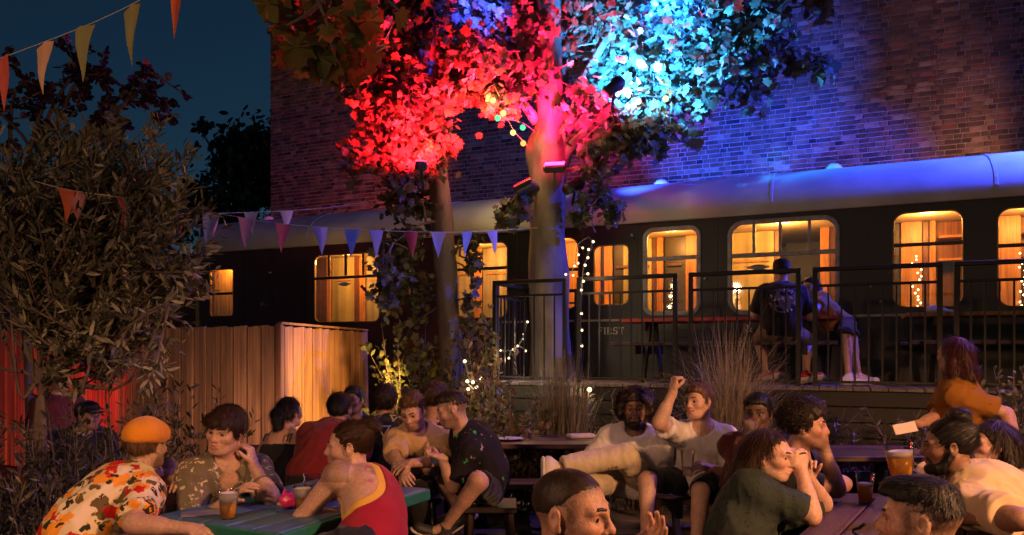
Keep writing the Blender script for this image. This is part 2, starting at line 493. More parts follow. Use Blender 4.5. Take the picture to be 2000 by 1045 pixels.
def hair_parts(style, H, M, sc, col):
    """list of implicit pieces in the head frame; strands are laid on them afterwards"""
    def p(x, y, z): return H + M @ (np.array([x, y, z]) * sc)
    def e(c, r, k=.02): return ell(p(*c), np.array(r) * sc, M, k)
    def line(hf, ht, hs, hb, soft=.006):
        """hair kept above a line that runs from the forehead past the temple and sideburn to the nape"""
        ys_ = np.array([-.2, -.075, -.035, -.012, .012, .03, .052, .075, .13])
        zs_ = np.array([hb, hb, hb * .75, .03, hs, hs + .02, ht, hf, hf])
        def f(X, Y, Z):
            x, y, z = X - H[0], Y - H[1], Z - H[2]
            ly = (x * M[0, 1] + y * M[1, 1] + z * M[2, 1]) / sc; lz = (x * M[0, 2] + y * M[1, 2] + z * M[2, 2]) / sc
            lx = (x * M[0, 0] + y * M[1, 0] + z * M[2, 0]) / sc
            return (np.interp(ly, ys_, zs_) + .0035 * np.sin(lx * 310 + 2 * np.sin(ly * 150)) * np.sin(ly * 260 + lz * 140) - lz) * sc * .8
        return dict(t='fn', f=f, k=soft, cutting=True)
    def fnb(d):   # give function prims a bounding box so that bounds() works
        d['lo'] = H - .3; return d
    st = style
    if st == 'buzz':
        g = [e((0, -.016, .0345), (.0762, .0958, .0858)), e((0, .012, .021), (.0692, .0787, .0808), .03), line(.080, .074, .04, .005, .003)]
    elif st == 'fade':       # long on top, close at the sides
        g = [e((0, -.016, .034), (.0765, .096, .086)), e((0, .0, .075), (.072, .1, .058), .012), e((0, .06, .092), (.05, .045, .032), .02), line(.074, .062, .045, .02, .004)]
    elif st == 'short':
        g = [e((0, -.018, .038), (.086, .108, .096)), e((0, .03, .075), (.068, .066, .048), .03), line(.066, .045, -.03, -.075)]
    elif st == 'quiff':
        g = [e((0, -.018, .038), (.083, .105, .094)), e((0, .045, .095), (.058, .052, .038), .03), line(.072, .05, -.03, -.06)]
    elif st == 'fringe':
        g = [e((0, -.014, .042), (.094, .116, .1)), e((.02, .06, .055), (.07, .05, .045), .02), line(.044, .03, -.03, -.075)]
    elif st == 'curly':
        g = [e((0, -.022, .05), (.1, .12, .108)), e((0, .03, .09), (.08, .075, .058), .03), line(.06, .035, -.03, -.075)]
    elif st == 'afro':
        g = [e((0, -.03, .04), (.138, .13, .125)), e((.06, -.02, .0), (.075, .08, .085), .03), e((-.06, -.02, .0), (.075, .08, .085), .03), line(.062, .03, -.06, -.09)]
    elif st == 'bun':
        g = [e((0, -.018, .036), (.084, .106, .094)), line(.072, .048, -.02, -.08), e((0, -.105, .105), (.045, .045, .042), .008), cap(p(0, -.07, .085), p(0, -.1, .1), .03 * sc, .03 * sc, .01)]
    elif st == 'topknot':
        g = [e((0, -.018, .04), (.086, .108, .098)), line(.075, .045, -.03, -.07), e((0, -.05, .145), (.05, .05, .036), .012), cap(p(0, -.03, .11), p(0, -.05, .135), .04 * sc, .04 * sc, .012)]
    elif st == 'tail':
        g = [e((0, -.018, .038), (.083, .104, .094)), line(.07, .046, -.0, -.05), e((0, -.12, .01), (.045, .04, .05), .02), cap(p(0, -.135, .0), p(.01, -.12, -.13), .046 * sc, .036 * sc, .02), cap(p(.01, -.12, -.13), p(.02, -.1, -.2), .036 * sc, .012 * sc, .02)]
    elif st == 'longback':
        g = [e((0, -.022, .038), (.084, .106, .094)), line(.07, .045, .03, -.09)]
        for s in (-1, 1): g += [cap(p(s * .062, -.05, .03), p(s * .078, -.075, -.1), .032 * sc, .04 * sc, .02), cap(p(s * .078, -.075, -.1), p(s * .075, -.06, -.2), .04 * sc, .018 * sc, .02)]
        g += [cap(p(0, -.085, .02), p(0, -.115, -.11), .062 * sc, .065 * sc, .03), cap(p(0, -.115, -.11), p(0, -.11, -.21), .065 * sc, .04 * sc, .02)]
    elif st == 'long':
        g = [e((0, -.02, .038), (.09, .112, .097)), line(.066, .035, -.03, -.12)]
        for s in (-1, 1):
            g += [cap(p(s * .066, -.03, .05), p(s * .088, -.045, -.1), .03 * sc, .04 * sc, .02), cap(p(s * .088, -.045, -.1), p(s * .092, -.02, -.21), .04 * sc, .02 * sc, .02)]
        g += [cap(p(0, -.09, .02), p(0, -.11, -.11), .06 * sc, .065 * sc, .03), cap(p(0, -.11, -.11), p(0, -.1, -.21), .065 * sc, .04 * sc, .02), cap(p(.05, -.08, .0), p(.055, -.09, -.2), .05 * sc, .035 * sc, .03), cap(p(-.05, -.08, .0), p(-.055, -.09, -.2), .05 * sc, .035 * sc, .03)]
    return g
def strands(V, N, H, M, n, ln, wid, mode, r_):
    """thin tapered blades laid along the hair"""
    ok = np.arange(len(V))
    if mode in ('down', 'curl'):
        lo = (V - H) @ M; ok = np.nonzero((lo[:, 1] < .025) | (lo[:, 2] > .105))[0]
    i = ok[r_.integers(0, len(ok), n)]
    b = V[i]; nn = N[i]
    up = M[:, 2]; crown = H + M @ np.array([0, -.05, .13])
    if mode == 'curl': fl = r_.normal(size=(n, 3))
    elif mode == 'back': fl = (H + M @ np.array([0, -.12, .09])) - b
    elif mode == 'fwd': fl = (b - crown) + M[:, 1] * .03
    else: fl = (b - crown) * .6 - np.array([0, 0, .07])
    fl = fl - nn * (fl * nn).sum(1)[:, None]
    fl = fl / (np.linalg.norm(fl, axis=1)[:, None] + 1e-9) + r_.normal(size=(n, 3)) * (.18 if mode != 'curl' else .5)
    fl /= np.linalg.norm(fl, axis=1)[:, None]
    sd = np.cross(fl, nn); sd /= np.linalg.norm(sd, axis=1)[:, None] + 1e-9
    L = (ln * r_.uniform(.6, 1.3, n))[:, None]; w = wid * .5
    lift = (r_.uniform(.0, .3 if mode != 'back' else .1, n) if mode != 'curl' else r_.uniform(.1, .9, n))[:, None]
    p0 = b - nn * .003; p1 = b + fl * L * .5 + nn * L * lift * .45; p2 = b + fl * L + nn * L * lift * (.3 if mode != 'curl' else -.2)
    VV = np.stack([p0 - sd * w, p0 + sd * w, p1 + sd * w * .8, p1 - sd * w * .8, p2 + sd * w * .15, p2 - sd * w * .15], 1).reshape(-1, 3)
    k = np.arange(n)[:, None] * 6
    return VV, np.concatenate([k + np.array([0, 1, 2, 3]), k + np.array([3, 2, 4, 5])])

def reach(a, b, l, tol=.12):
    d = b - a; n = np.linalg.norm(d); return a + d / n * min(max(n, l * (1 - tol)), l * (1 + tol))
def yawv(t): return np.array([math.sin(R(t)), -math.cos(R(t)), 0.0])    # 0 faces the camera, 90 to the right of the picture

PEOPLE = []
def person(label, head, look, chest, pelvis, armL=None, armR=None, legL=None, legR=None, skin='fair', hair='short', haircol=(.02, .012, .008), hairn='dark',
           sc=1.0, fem=0.0, top=None, sleeve=.6, bottom=None, legcut=1.0, shoes=(.5, .5, .5), beard=None, vox=.012, fine=.0055, hands=(('L', .4), ('R', .4)), pitch=0, roll=0,
           hem=-.06, vneck=0.0, collar=False, straps=False, nosleeve=False, mouth=0.0, hunch=.03, jaw=1.0, nose=1.0, wide=1.0, skirt=False, cat='person', group='people drinking in the garden',
           pnL=None, pnR=None, hdL=None, hdR=None, strandn=1400, hat=None, tint_fn=None, over=None, loose=.014, grp_extra=None, point=None):
    r_ = np.random.default_rng(len(PEOPLE) + 11)
    H = np.asarray(head, float); P = np.asarray(pelvis, float); bs_ = sc; hs = sc * .955
    fh = yawv(look); fh = fh * math.cos(R(pitch)) + np.array([0, 0, math.sin(R(pitch))])
    rt = np.cross(fh, (0, 0, 1)); uph = np.cross(unit(rt), fh)
    uph = uph * math.cos(R(roll)) + unit(rt) * math.sin(R(roll))
    M = frame(fh, uph)
    f0 = yawv(chest)
    Nk = H + M @ (np.array([0, -.045, -.168]) * sc) * 1.0
    Nk = Nk * .75 + (H + np.array([0, 0, -.183 * sc])) * .25
    u = unit(Nk - P); L = np.linalg.norm(Nk - P)
    B = frame(f0, u); B = frame(unit(f0 - u * np.dot(f0, u)), u); rr, ff = B[:, 0], B[:, 1]
    def sp(t, fwd=0.0): return P + u * L * t - ff * hunch * 4 * t * (1 - t) + ff * fwd
    w = sc * wide
    torso = [ell(P + u * .02, np.array([.165, .125, .115]) * w, B, .05), ell(sp(.32, .005), np.array([.145, .112, .15]) * w, B, .06),
             ell(sp(.64, .005), np.array([.158, .118, .18]) * w, B, .06)]
    if fem:
        for s in (-1, 1): torso.append(ell(sp(.66, .085 * sc) + rr * s * .07 * sc, np.array([.062, .055, .06]) * sc, B, .04))
    Sh = {}
    for n_, s in (('L', -1), ('R', 1)):
        Sh[n_] = Nk - u * .065 * sc + rr * s * (.152 - .015 * fem) * w + ff * .01
        torso += [cap(Nk - u * .075 * sc, Sh[n_], .072 * sc, .058 * w, .05), cap(Nk - u * .01, Sh[n_] + u * .01, .05 * sc, .036 * sc, .04)]
    neck = [cap(Nk - u * .05, H + M @ (np.array([0, -.022, -.055]) * sc), (.058 - .009 * fem) * sc, (.053 - .007 * fem) * sc, .03)]
    arms = {}; limb = {}
    boxes = [(H - .15 * sc, H + .15 * sc)]
    for n_, s, A, pn, hd in (('L', -1, armL, pnL, hdL), ('R', 1, armR, pnR, hdR)):
        if A is None: A = (Sh[n_] + np.array([0, 0, -.28]) + rr * s * .07, Sh[n_] + np.array([0, 0, -.36]) + ff * .24)
        E = reach(Sh[n_], np.asarray(A[0], float), .295 * sc); Wr = reach(E, np.asarray(A[1], float), .25 * sc)
        limb[n_] = (Sh[n_], E, Wr)
        a = [ell(Sh[n_] - u * .005, np.array([.056, .056, .062]) * w, B, .03), cap(Sh[n_], E, .05 * w, .04 * w, .025), cap(E, Wr, .041 * w, .028 * sc, .016),
             cap(E + (Wr - E) * .12, E + (Wr - E) * .45, .044 * w, .038 * w, .02)]
        d = unit(Wr - E) if hd is None else unit(hd)
        pv = np.asarray(pn, float) if pn is not None else -rr * s * .6 - np.array([0, 0, .8])
        pv = unit(pv - d * np.dot(pv, d))
        curl = dict(hands).get(n_, .4)
        a += hand_prims(Wr, d, pv, -s, curl, sc * (1 - .08 * fem), point=(point == n_))
        arms[n_] = a
        boxes.append((Wr - .11, Wr + .11) if fine < .0075 else (Wr, Wr))
    legs = {}; ll = {}
    for n_, s, A in (('L', -1, legL), ('R', 1, legR)):
        Hp = P - u * .0 + rr * s * .085 * w + np.array([0, 0, -.01])
        if A is None:
            f2 = unit(np.array([ff[0], ff[1], 0])); K = Hp + f2 * .41 + rr * s * .05 - np.array([0, 0, .14]); A = (K, K + np.array([0, 0, -.43]) - f2 * .04)
        K = reach(Hp, np.asarray(A[0], float), .43 * sc, .15); An = reach(K, np.asarray(A[1], float), .41 * sc, .15)
        fd = np.asarray(A[2], float) if len(A) > 2 else None
        if fd is None:
            fd = K - Hp; fd[2] = 0; fd = unit(fd + ff * .001)
        ll[n_] = (Hp, K, An, unit(fd))
        legs[n_] = [cap(Hp, K, .085 * w, .056 * w, .03), ell(K, np.array([.054, .054, .058]) * w, B, .02), cap(K, An, .05 * w, .034 * sc, .02), cap(K + (An - K) * .15 - ff * .015, K + (An - K) * .45 - ff * .012, .05 * w, .042 * w, .025),
                    cap(An, An + np.array([0, 0, -.045]) + ll[n_][3] * .15, .034 * sc, .026 * sc, .02)]
    # -------- the body, one surface
    bodyp = torso + [grp(legs['L'], .03), grp(legs['R'], .03)] + neck + [grp(arms['L'], .022), grp(arms['R'], .022)] + [grp(head_prims(H, M, hs, fem, jaw, nose, mouth), .03)]
    V, Q = sdf_mesh(bodyp, vox, fine, boxes)
    base = np.array(SKIN[skin]); T = np.tile(base, (len(V), 1))
    l = (V - H) @ M / hs
    face = l[:, 1] > .03
    def blob(c, r): return np.exp(-(((l - np.array(c)) / np.array(r)) ** 2).sum(1))
    lips = blob((0, .098, -.061), (.02, .03, .0105)) * face
    T = T * (1 - .7 * np.clip(lips, 0, 1)[:, None]) + np.clip(lips, 0, 1)[:, None] * .7 * base * np.array([.95, .42, .42])
    ck = (blob((.042, .07, -.025), (.025, .04, .02)) + blob((-.042, .07, -.025), (.025, .04, .02)) + blob((0, .115, -.025), (.012, .02, .015)))[:, None]
    T = T * (1 - ck * np.array([-.05, .16, .16]))
    eyeb = (blob((.032, .09, .001), (.02, .03, .009)) + blob((-.032, .09, .001), (.02, .03, .009)))[:, None] * .6
    T = T * (1 - np.clip(eyeb, 0, .7))
    mot = wob(V, 55, 4.0) * .06 + wob(V, 130, 1.0) * .05
    T = T * (1 + mot)[:, None] * (1 + np.stack([wob(V, 23, 2.0) * .03, -wob(V, 23, 2.0) * .05, -wob(V, 23, 2.0) * .05], 1))
    if beard == 'stubble':
        j = np.clip((-.035 - l[:, 2]) / .02, 0, 1) * (l[:, 1] > -.02) * np.clip(1 - lips * 1.5, 0, 1) * (l[:, 2] > -.14)
        T = T * (1 - .45 * j[:, None])
    if hair in ('buzz', 'fade'):                     # hair clipped short: skin shows darker and darker towards the crown
        sm = lambda a, b, x: np.clip((x - a) / (b - a), 0, 1) ** 2 * (3 - 2 * np.clip((x - a) / (b - a), 0, 1))
        ear = np.exp(-((np.abs(l[:, 0]) - .083) / .012) ** 2) * (np.abs(l[:, 1] + .01) < .03) * (np.abs(l[:, 2]) < .035)
        gq = sm(-.105, .005, l[:, 2]) * (1 - sm(.03, .06, l[:, 1] - .0 * l[:, 2])) * (1 - ear) * (l[:, 2] > -.12)
        zl = np.interp(l[:, 1], [-.2, -.075, -.035, -.012, .012, .03, .052, .075, .13], [.005, .005, .004, .03, .04, .06, .074, .08, .08] if hair == 'buzz' else [.02, .02, .015, .03, .045, .065, .062, .074, .074])
        gq = np.maximum(gq, np.clip(1 - (zl - l[:, 2]) / .022, 0, 1) * .85 * (1 - ear))
        gq = gq * (.8 + .25 * wob(V, 300, 1.0))
        T = T * (1 - .78 * np.clip(gq, 0, 1)[:, None]) + np.array(haircol) * .5 * np.clip(gq, 0, 1)[:, None]
    if tint_fn: T = tint_fn(V, T, dict(H=H, M=M, B=B, sp=sp, Sh=Sh, P=P, L=L, N=normals(V, Q)))
    root = empty('person', (P[0], P[1], 0), 0, label, cat, group)
    me = qmesh('body', V, Q, T)
    bo = link('body', me, skin_mat(skin), root); bo.matrix_parent_inverse = Matrix.Translation((-P[0], -P[1], 0))
    inv = Matrix.Translation((-P[0], -P[1], 0))
    def child(name, me_, m, par=root, lab=None):
        o = link(name, me_, m, par); o.matrix_parent_inverse = inv if par is root else Matrix.Identity(4)
        if lab: o['label'] = lab
        return o
    # -------- eyes and brows
    for s in (-1, 1):
        c = H + M @ (np.array([s * .0315, .0765, .001]) * hs)
        V1, F1 = [], []
        mb = MB().lathe([(math.sin(a) * .0136 * hs + 1e-5, -math.cos(a) * .0136 * hs) for a in np.linspace(0, math.pi, 9)], 12, c, frame(M[:, 2], M[:, 1]))
        eo = mb.mesh('eye', True); eo.materials.append(mat('eye_white', (.40, .34, .30), .25)); eo.materials.append(mat('eye_iris', (.018, .01, .006), .12))
        n_f = len(eo.polygons); mi = np.zeros(n_f, np.int32)
        cen = np.array([p_.center for p_ in eo.polygons]); mi[((cen - c) @ M[:, 1]) > .0080 * hs] = 1
        eo.polygons.foreach_set('material_index', mi)
        child('eye', eo, None)
    hm = hair_mat(hairn, haircol)
    bp = []
    for s in (-1, 1):
        q = [H + M @ (np.array([s * x, y, z]) * hs) for x, y, z in ((.011, .1005, .0250), (.031, .0955, .0298), (.054, .0785, .0228))]
        bp += [cap(q[0], q[1], .0048 * hs, .0052 * hs, .004), cap(q[1], q[2], .0052 * hs, .0026 * hs, .004)]
    hb_ = BVHTree.FromPolygons(V.tolist(), Q.tolist()); bp = []
    for s in (-1, 1):
        q = []
        for x, z in ((.011, .0255), (.024, .0290), (.038, .0300), (.052, .0240)):
            hit = hb_.ray_cast(Vector(H + M @ (np.array([s * x, .2, z]) * hs)), Vector(-M[:, 1]))[0]
            if hit is not None: q.append(np.array(hit) - M[:, 1] * .0012)
        w_ = (.0042, .0050, .0046, .0022)
        bp += [cap(q[i], q[i + 1], w_[i] * hs, w_[i + 1] * hs, .003) for i in range(len(q) - 1)]
    Vb, Qb = sdf_mesh(bp, .003)
    child('eyebrow', qmesh('eyebrow', Vb, Qb, np.ones((len(Vb), 3))), hm)
    # -------- hair
    def hairy(name, prims, vx, n, ln, wd, mode, amp, fr):
        V1, Q1 = sdf_mesh(prims, vx)
        N1 = normals(V1, Q1)
        V1 = V1 + N1 * (amp * wob(V1, fr, 3.1))[:, None]
        if mode != 'curl':                                 # locks: grooves that run away from the crown
            lo = (V1 - H) @ M
            if mode == 'back': az = np.arctan2(lo[:, 0], lo[:, 2] * .8 + lo[:, 1] * .6 + .0)
            else: az = np.arctan2(lo[:, 0], lo[:, 1] + .03)
            gv = np.sin(az * 17 + 1.5 * wob(V1, 28, 1.0)) * .6 + np.sin(az * 31 + 2.0 * wob(V1, 40, 2.0)) * .4
            V1 = V1 + N1 * (gv * (.0022 if hair != 'buzz' else .0003))[:, None]
        T1 = np.tile(1 + .25 * wob(V1, 60, 5.0)[:, None], (1, 3)); nv0 = len(V1)
        if n:
            V2, Q2 = strands(V1, N1, H, M, int(n * 3), ln, wd * .55, mode, r_); Q1 = np.concatenate([Q1, Q2 + len(V1)]); V1 = np.concatenate([V1, V2]); T1 = np.concatenate([T1, np.repeat(r_.uniform(.4, 1.9, (len(V2) // 6, 1)) * np.array([[.95, .95, .95]]), 6, 0)])
        return child(name, qmesh(name, V1, Q1, T1), hm)
    hv = max(.0052, fine)
    if hair:
        pr = hair_parts(hair, H, M, hs, haircol)
        md = dict(buzz=('down', .006, .0012, .0006, 200), fade=('fwd', .014, .0025, .0015, 90), short=('down', .035, .0035, .003, 110), quiff=('back', .045, .004, .004, 90), fringe=('fwd', .034, .004, .003, 110),
                  curly=('curl', .026, .006, .008, 95), afro=('curl', .024, .006, .008, 85), bun=('back', .05, .003, .002, 120), topknot=('back', .035, .003, .002, 120), longback=('down', .08, .0045, .003, 120), tail=('down', .07, .004, .002, 120), long=('down', .09, .0045, .003, 120))[hair]
        hairy('hair', pr, hv, strandn, md[1] * hs, md[2], md[0], md[3], md[4])
    if beard == 'full':
        def p(x, y, z): return H + M @ (np.array([x, y, z]) * hs)
        g = [cap(p(-.07, .005, -.035), p(-.05, .045, -.095), .016 * hs, .024 * hs, .02), cap(p(.07, .005, -.035), p(.05, .045, -.095), .016 * hs, .024 * hs, .02),
             ell(p(0, .068, -.105), np.array([.052, .042, .034]) * hs, M, .03), cap(p(-.03, .085, -.06), p(-.04, .065, -.09), .008 * hs, .015 * hs, .012), cap(p(.03, .085, -.06), p(.04, .065, -.09), .008 * hs, .015 * hs, .012),
             cap(p(-.028, .093, -.052), p(.028, .093, -.052), .0065 * hs, .0065 * hs, .008), sub(ell(p(0, .105, -.0635), np.array([.02, .02, .008]) * hs, M, .005))]
        hairy('beard', g, hv, strandn // 3, .022, .003, 'down', .002, 120)
    if hat: hat(child, H, M, hs)
    # -------- clothes
    def grow(prims, g):
        out = []
        for p_ in prims:
            q = dict(p_)
            if q['t'] == 'cap': q['ra'] = q['ra'] + g; q['rb'] = q['rb'] + g
            elif q['t'] == 'ell': q['r'] = q['r'] + g
            out.append(q)
        return out
    def wrinkle(V1, Q1, amp, seed):
        N1 = normals(V1, Q1)
        Bq = (V1 - P) @ B
        a = wob(Bq * np.array([1, 1, 1.9]), 16, seed) * .5 + (1 - 2 * np.abs(wob(Bq * np.array([1.3, 1.3, .8]), 24, seed + 2))) * .5
        a = a + .35 * (1 - 2 * np.abs(wob(Bq * np.array([2.2, 2.2, 1.2]), 21, seed + 7))) ** 3
        return V1 + N1 * (amp * a)[:, None]
    cv = .008 if fine < .0048 else (.0095 if fine < .008 else .014)
    if top is not None:
        pr = grow(torso, loose)
        if not fem: pr.append(ell(sp(.22, .012), np.array([.15, .122, .16]) * w + .012, B, .06))
        for n_ in 'LR':
            if nosleeve or straps: continue
            Sx, E, Wr = limb[n_]
            ax = unit(E - Sx)
            g = [cap(Sx, E, .058 * w + loose, .052 * w + loose * 1.3, .02), ell(Sx, np.array([.06, .06, .066]) * w + loose * .8, B, .03)]
            if sleeve <= 1: g.append(cut(Sx + ax * np.linalg.norm(E - Sx) * sleeve, ax))
            else:
                a2 = unit(Wr - E); g = [g[0], g[1], cap(E, Wr, .052 * w + loose, .036 * sc + loose, .02), cut(E + a2 * np.linalg.norm(Wr - E) * (sleeve - 1), a2)]
            pr.append(grp(g, .03))
        nr = .062 * sc + .004
        hp = P + u * hem
        pr += [cut(hp, -u, .006)]
        if straps:      # low back, two thin straps
            pr += [cut(sp(.70), u + ff * -.25, .004)]
        else:
            pr += [sub(cap(Nk - u * .012 + ff * .012, Nk + u * .2 + ff * .03, nr, nr + .02, .01))]
            if vneck: pr += [sub(cap(Nk - u * .03 + ff * .10, Nk - u * (.06 + vneck) + ff * .19, .055, .012, .01))]
            if nosleeve:
                for n_, s in (('L', -1), ('R', 1)):
                    c_ = Sh[n_] + rr * s * .035; pr += [sub(cap(c_ - u * .09 - ff * .05, c_ + u * .12 - ff * .05, .105 * w, .085 * w, .012)), sub(cap(c_ - u * .06 + ff * .05, c_ + u * .12 + ff * .05, .085 * w, .085 * w, .012))]
        V1, Q1 = sdf_mesh(pr, cv)
        V1 = wrinkle(V1, Q1, .0105 if loose > .012 else .006, len(PEOPLE))
        sh = child('shirt', qmesh('shirt', V1, Q1), top)
        if straps:
            for s in (-1, 1):
                mb = MB().tube(spline([sp(.66, -.135) + rr * s * .09, sp(.86, -.125) + rr * s * .09, Nk - u * .015 + rr * s * .088 - ff * .02, sp(.9, .1) + rr * s * .085, sp(.68, .15) + rr * s * .08], 14), .006, 5)
                child('strap', mb.mesh('strap', True), top)
        if collar:
            for s in (-1, 1):
                c0 = Nk + u * .005 - ff * .06 + rr * s * .02; c1 = Nk + u * .012 + rr * s * .072; c2 = Nk - u * .04 + ff * .085 + rr * s * .045
                q = spline([c0, c1, c2], 9); dn = np.linspace(0, 1, 9)[:, None]
                o_ = q - u * .035 + rr * s * .022 + ff * .02 * dn
                VV = np.concatenate([q, o_, q + rr * s * .005, o_ + rr * s * .006]); n9 = 9
                Fc = [[i, i + 1, n9 + i + 1, n9 + i] for i in range(8)] + [[2 * n9 + i + 1, 2 * n9 + i, 3 * n9 + i, 3 * n9 + i + 1] for i in range(8)] + [[i + 1, i, 2 * n9 + i, 2 * n9 + i + 1] for i in range(8)] + [[n9 + i, n9 + i + 1, 3 * n9 + i + 1, 3 * n9 + i] for i in range(8)]
                child('collar', mesh('collar', VV, Fc, True), top)
    else: sh = None
    if bottom is not None:
        pr = [grp(grow(torso[:1], .012) + [cut(P + u * .095, u, .006)], .03)]
        if skirt: pr += [grp([cap(P - u * .02, (ll['L'][1] + ll['R'][1]) / 2, .15 * w, .15 * w, .05)], .04)]
        for n_ in 'LR':
            Hp, K, An, fd = ll[n_]
            g = [cap(Hp, K, .1 * w, .072 * w, .03)]
            if legcut <= 1: g += [cut(Hp + (K - Hp) * (legcut), K - Hp)]
            else: g += [ell(K, np.array([.066, .066, .07]) * w, B, .02), cap(K, An + (An - K) * .1, .072 * w, .062 * w, .02), cut(K + (An - K) * (legcut - 1), An - K)]
            pr.append(grp(g, .03))
        V1, Q1 = sdf_mesh(pr, cv)
        V1 = wrinkle(V1, Q1, .0095, len(PEOPLE) + 5)
        child('shorts' if legcut <= 1.3 and not skirt else ('skirt' if skirt else 'trousers'), qmesh('trousers', V1, Q1), bottom)
    if shoes is not None:
        for n_ in 'LR':
            Hp, K, An, fd = ll[n_]
            dn = unit(An - K); fo = unit(fd - dn * np.dot(fd, dn) * .9)
            ht = An + dn * .05
            Mf = frame(fo, -dn)
            pr = [cap(ht - fo * .045, ht + fo * .15 + dn * .012, .043 * sc, .037 * sc, .02, (Mf[:, 2], 1.15)), cap(An + dn * .0, ht - fo * .02, .044 * sc, .046 * sc, .03), cut(An - dn * .02, -dn)]
            V1, Q1 = sdf_mesh(pr, .011)
            so = child('shoe', qmesh('shoe', V1, Q1), mat('shoe_%d_%d_%d' % tuple(int(c * 99) for c in shoes), shoes, .6))
            V1, Q1 = sdf_mesh([cap(ht - fo * .05 + dn * .034, ht + fo * .16 + dn * .034, .046 * sc, .041 * sc, .01, (Mf[:, 2], 3.2))], .011)
            child('sole', qmesh('sole', V1, Q1), mat('sole', (.5, .47, .42), .7), so).matrix_parent_inverse = Matrix.Identity(4)
    info = dict(root=root, body=bo, shirt=sh, H=H, M=M, B=B, u=u, rr=rr, ff=ff, P=P, Nk=Nk, L=L, sp=sp, limb=limb, ll=ll, child=child, Sh=Sh, w=w, torso=torso, grow=grow, inv=inv, cv=cv)
    PEOPLE.append(info)
    return info

def on_surface(objs, polys, o, x, y, d, lift=.003):
    """flat outlines (in metres along x, y about o) laid onto the surface met along d"""
    Vt, Ft = [], []
    for ob in objs:
        n = len(Vt); Vt += [tuple(v.co) for v in ob.data.vertices]; Ft += [[i + n for i in p.vertices] for p in ob.data.polygons]
    bv = BVHTree.FromPolygons(Vt, Ft)
    VV, FF = [], []
    for P2, F2 in polys:
        n = len(VV)
        for a, b in P2:
            s = o + x * a + y * b - d * .3
            h = bv.ray_cast(Vector(s), Vector(d))
            VV.append(np.array(h[0]) - d * lift if h[0] is not None else s + d * .3)
        FF += [[i + n for i in f] for f in F2]
    return np.array(VV), FF
def disc2(cx, cy, rx, ry, n=16, rings=4, a0=0, a1=2 * math.pi, r0=0.0):
    P, Fc = [], []
    full = abs(a1 - a0 - 2 * math.pi) < 1e-6; m = n if full else n + 1
    for i in range(rings + 1):
        t = r0 + (1 - r0) * i / rings
        for k in range(m):
            a = a0 + (a1 - a0) * k / n; P.append((cx + rx * t * math.cos(a), cy + ry * t * math.sin(a)))
    for i in range(rings):
        for k in range(n):
            k2 = (k + 1) % m
            Fc.append([i * m + k, (i + 1) * m + k, (i + 1) * m + k2, i * m + k2])
    return P, Fc
def rect2(x0, x1, y0, y1, nx=6, ny=3, sk=0.0):
    P = [(x0 + (x1 - x0) * i / nx + sk * j / ny, y0 + (y1 - y0) * j / ny) for j in range(ny + 1) for i in range(nx + 1)]
    return P, [[j * (nx + 1) + i, j * (nx + 1) + i + 1, (j + 1) * (nx + 1) + i + 1, (j + 1) * (nx + 1) + i] for j in range(ny) for i in range(nx)]
def decal(info, name, polys, o, x, y, d, m, obj=None, lift=.004, par=None):
    VV, FF = on_surface([obj or info['shirt']], polys, o, x, y, d, lift)
    return info['child'](name, mesh(name, VV, FF, True), m, par or info['root'])
# ================================================================== warm lantern posts added unseen in front of the tables, lamps in the trees
WOOD = mat('weathered_wood', (.46, .30, .19), .75, noise=.45, nscale=3, stretch=(2, 2, .5), wave=(26, 26, 1.2), bump=.4, bscale=30, rand=.22)
WOODP = mat('pine_boards', (.44, .24, .105), .65, col2=(.33, .165, 0.0605), nscale=2.2, stretch=(1, 1, .6), wave=(34, 34, 1.6), bump=.25, bscale=40, rand=.16)
TBROWN = mat('brown_table_wood', (.10, .045, .028), .5, noise=.45, nscale=4, stretch=(.4, 3, 3), wave=(1.5, 40, 40), bump=.25, bscale=60, rand=.25)
TGREY = mat('grey_decking_wood', (.17, .14, .13), .6, noise=.5, nscale=4, stretch=(.4, 3, 3), wave=(1.2, 36, 36), bump=.35, bscale=50, rand=.25)
TTEAL = mat('teal_painted_wood', (.05, .125, .23), .5, col2=(.03, .08, .15), nscale=6, stretch=(.5, 3, 3), bump=.2, bscale=60, rand=.2)
TRED = mat('red_painted_wood', (.42, .03, .015), .5, noise=.3, nscale=6, rand=.15)
TDARK = mat('dark_stained_wood', (.03, .018, .013), .6, noise=.4, nscale=6, rand=.2)
BLACKM = mat('black_metal', (.006, .006, .006), .5, metal=.0, spec=.35, noise=.3, nscale=30, bump=.08, bscale=200)

# ------------------------------------------------------------------ ground
gm = mat('ground_dirt', (.055, .043, .036), .9, noise=.6, nscale=1.6, bump=.5, bscale=25)
g = mesh('ground', [(-150, -60, 0), (150, -60, 0), (150, 240, 0), (-150, 240, 0)], [[0, 1, 2, 3]])
tag(link('ground', g, gm), kind='structure')
terr = empty('terrace', (0, 0, 0), 0, kind='structure')
tag(terr, 'low timber terrace of wide grey boards under the picnic tables', kind='structure')
meshes = []
for v in range(4):
    b = MB().box(0, 2.4, 0, .236, .004, .06 + .003 * v, .006); meshes.append(b.mesh('board'))
k = 0
for j in range(24):
    y = 2.2 + j * .246
    for i in range(5):
        o = link('board', meshes[(j * 3 + i) % 4], TGREY, terr, (-4.2 + i * 2.408 - (j % 2) * 1.2, y, 0)); k += 1

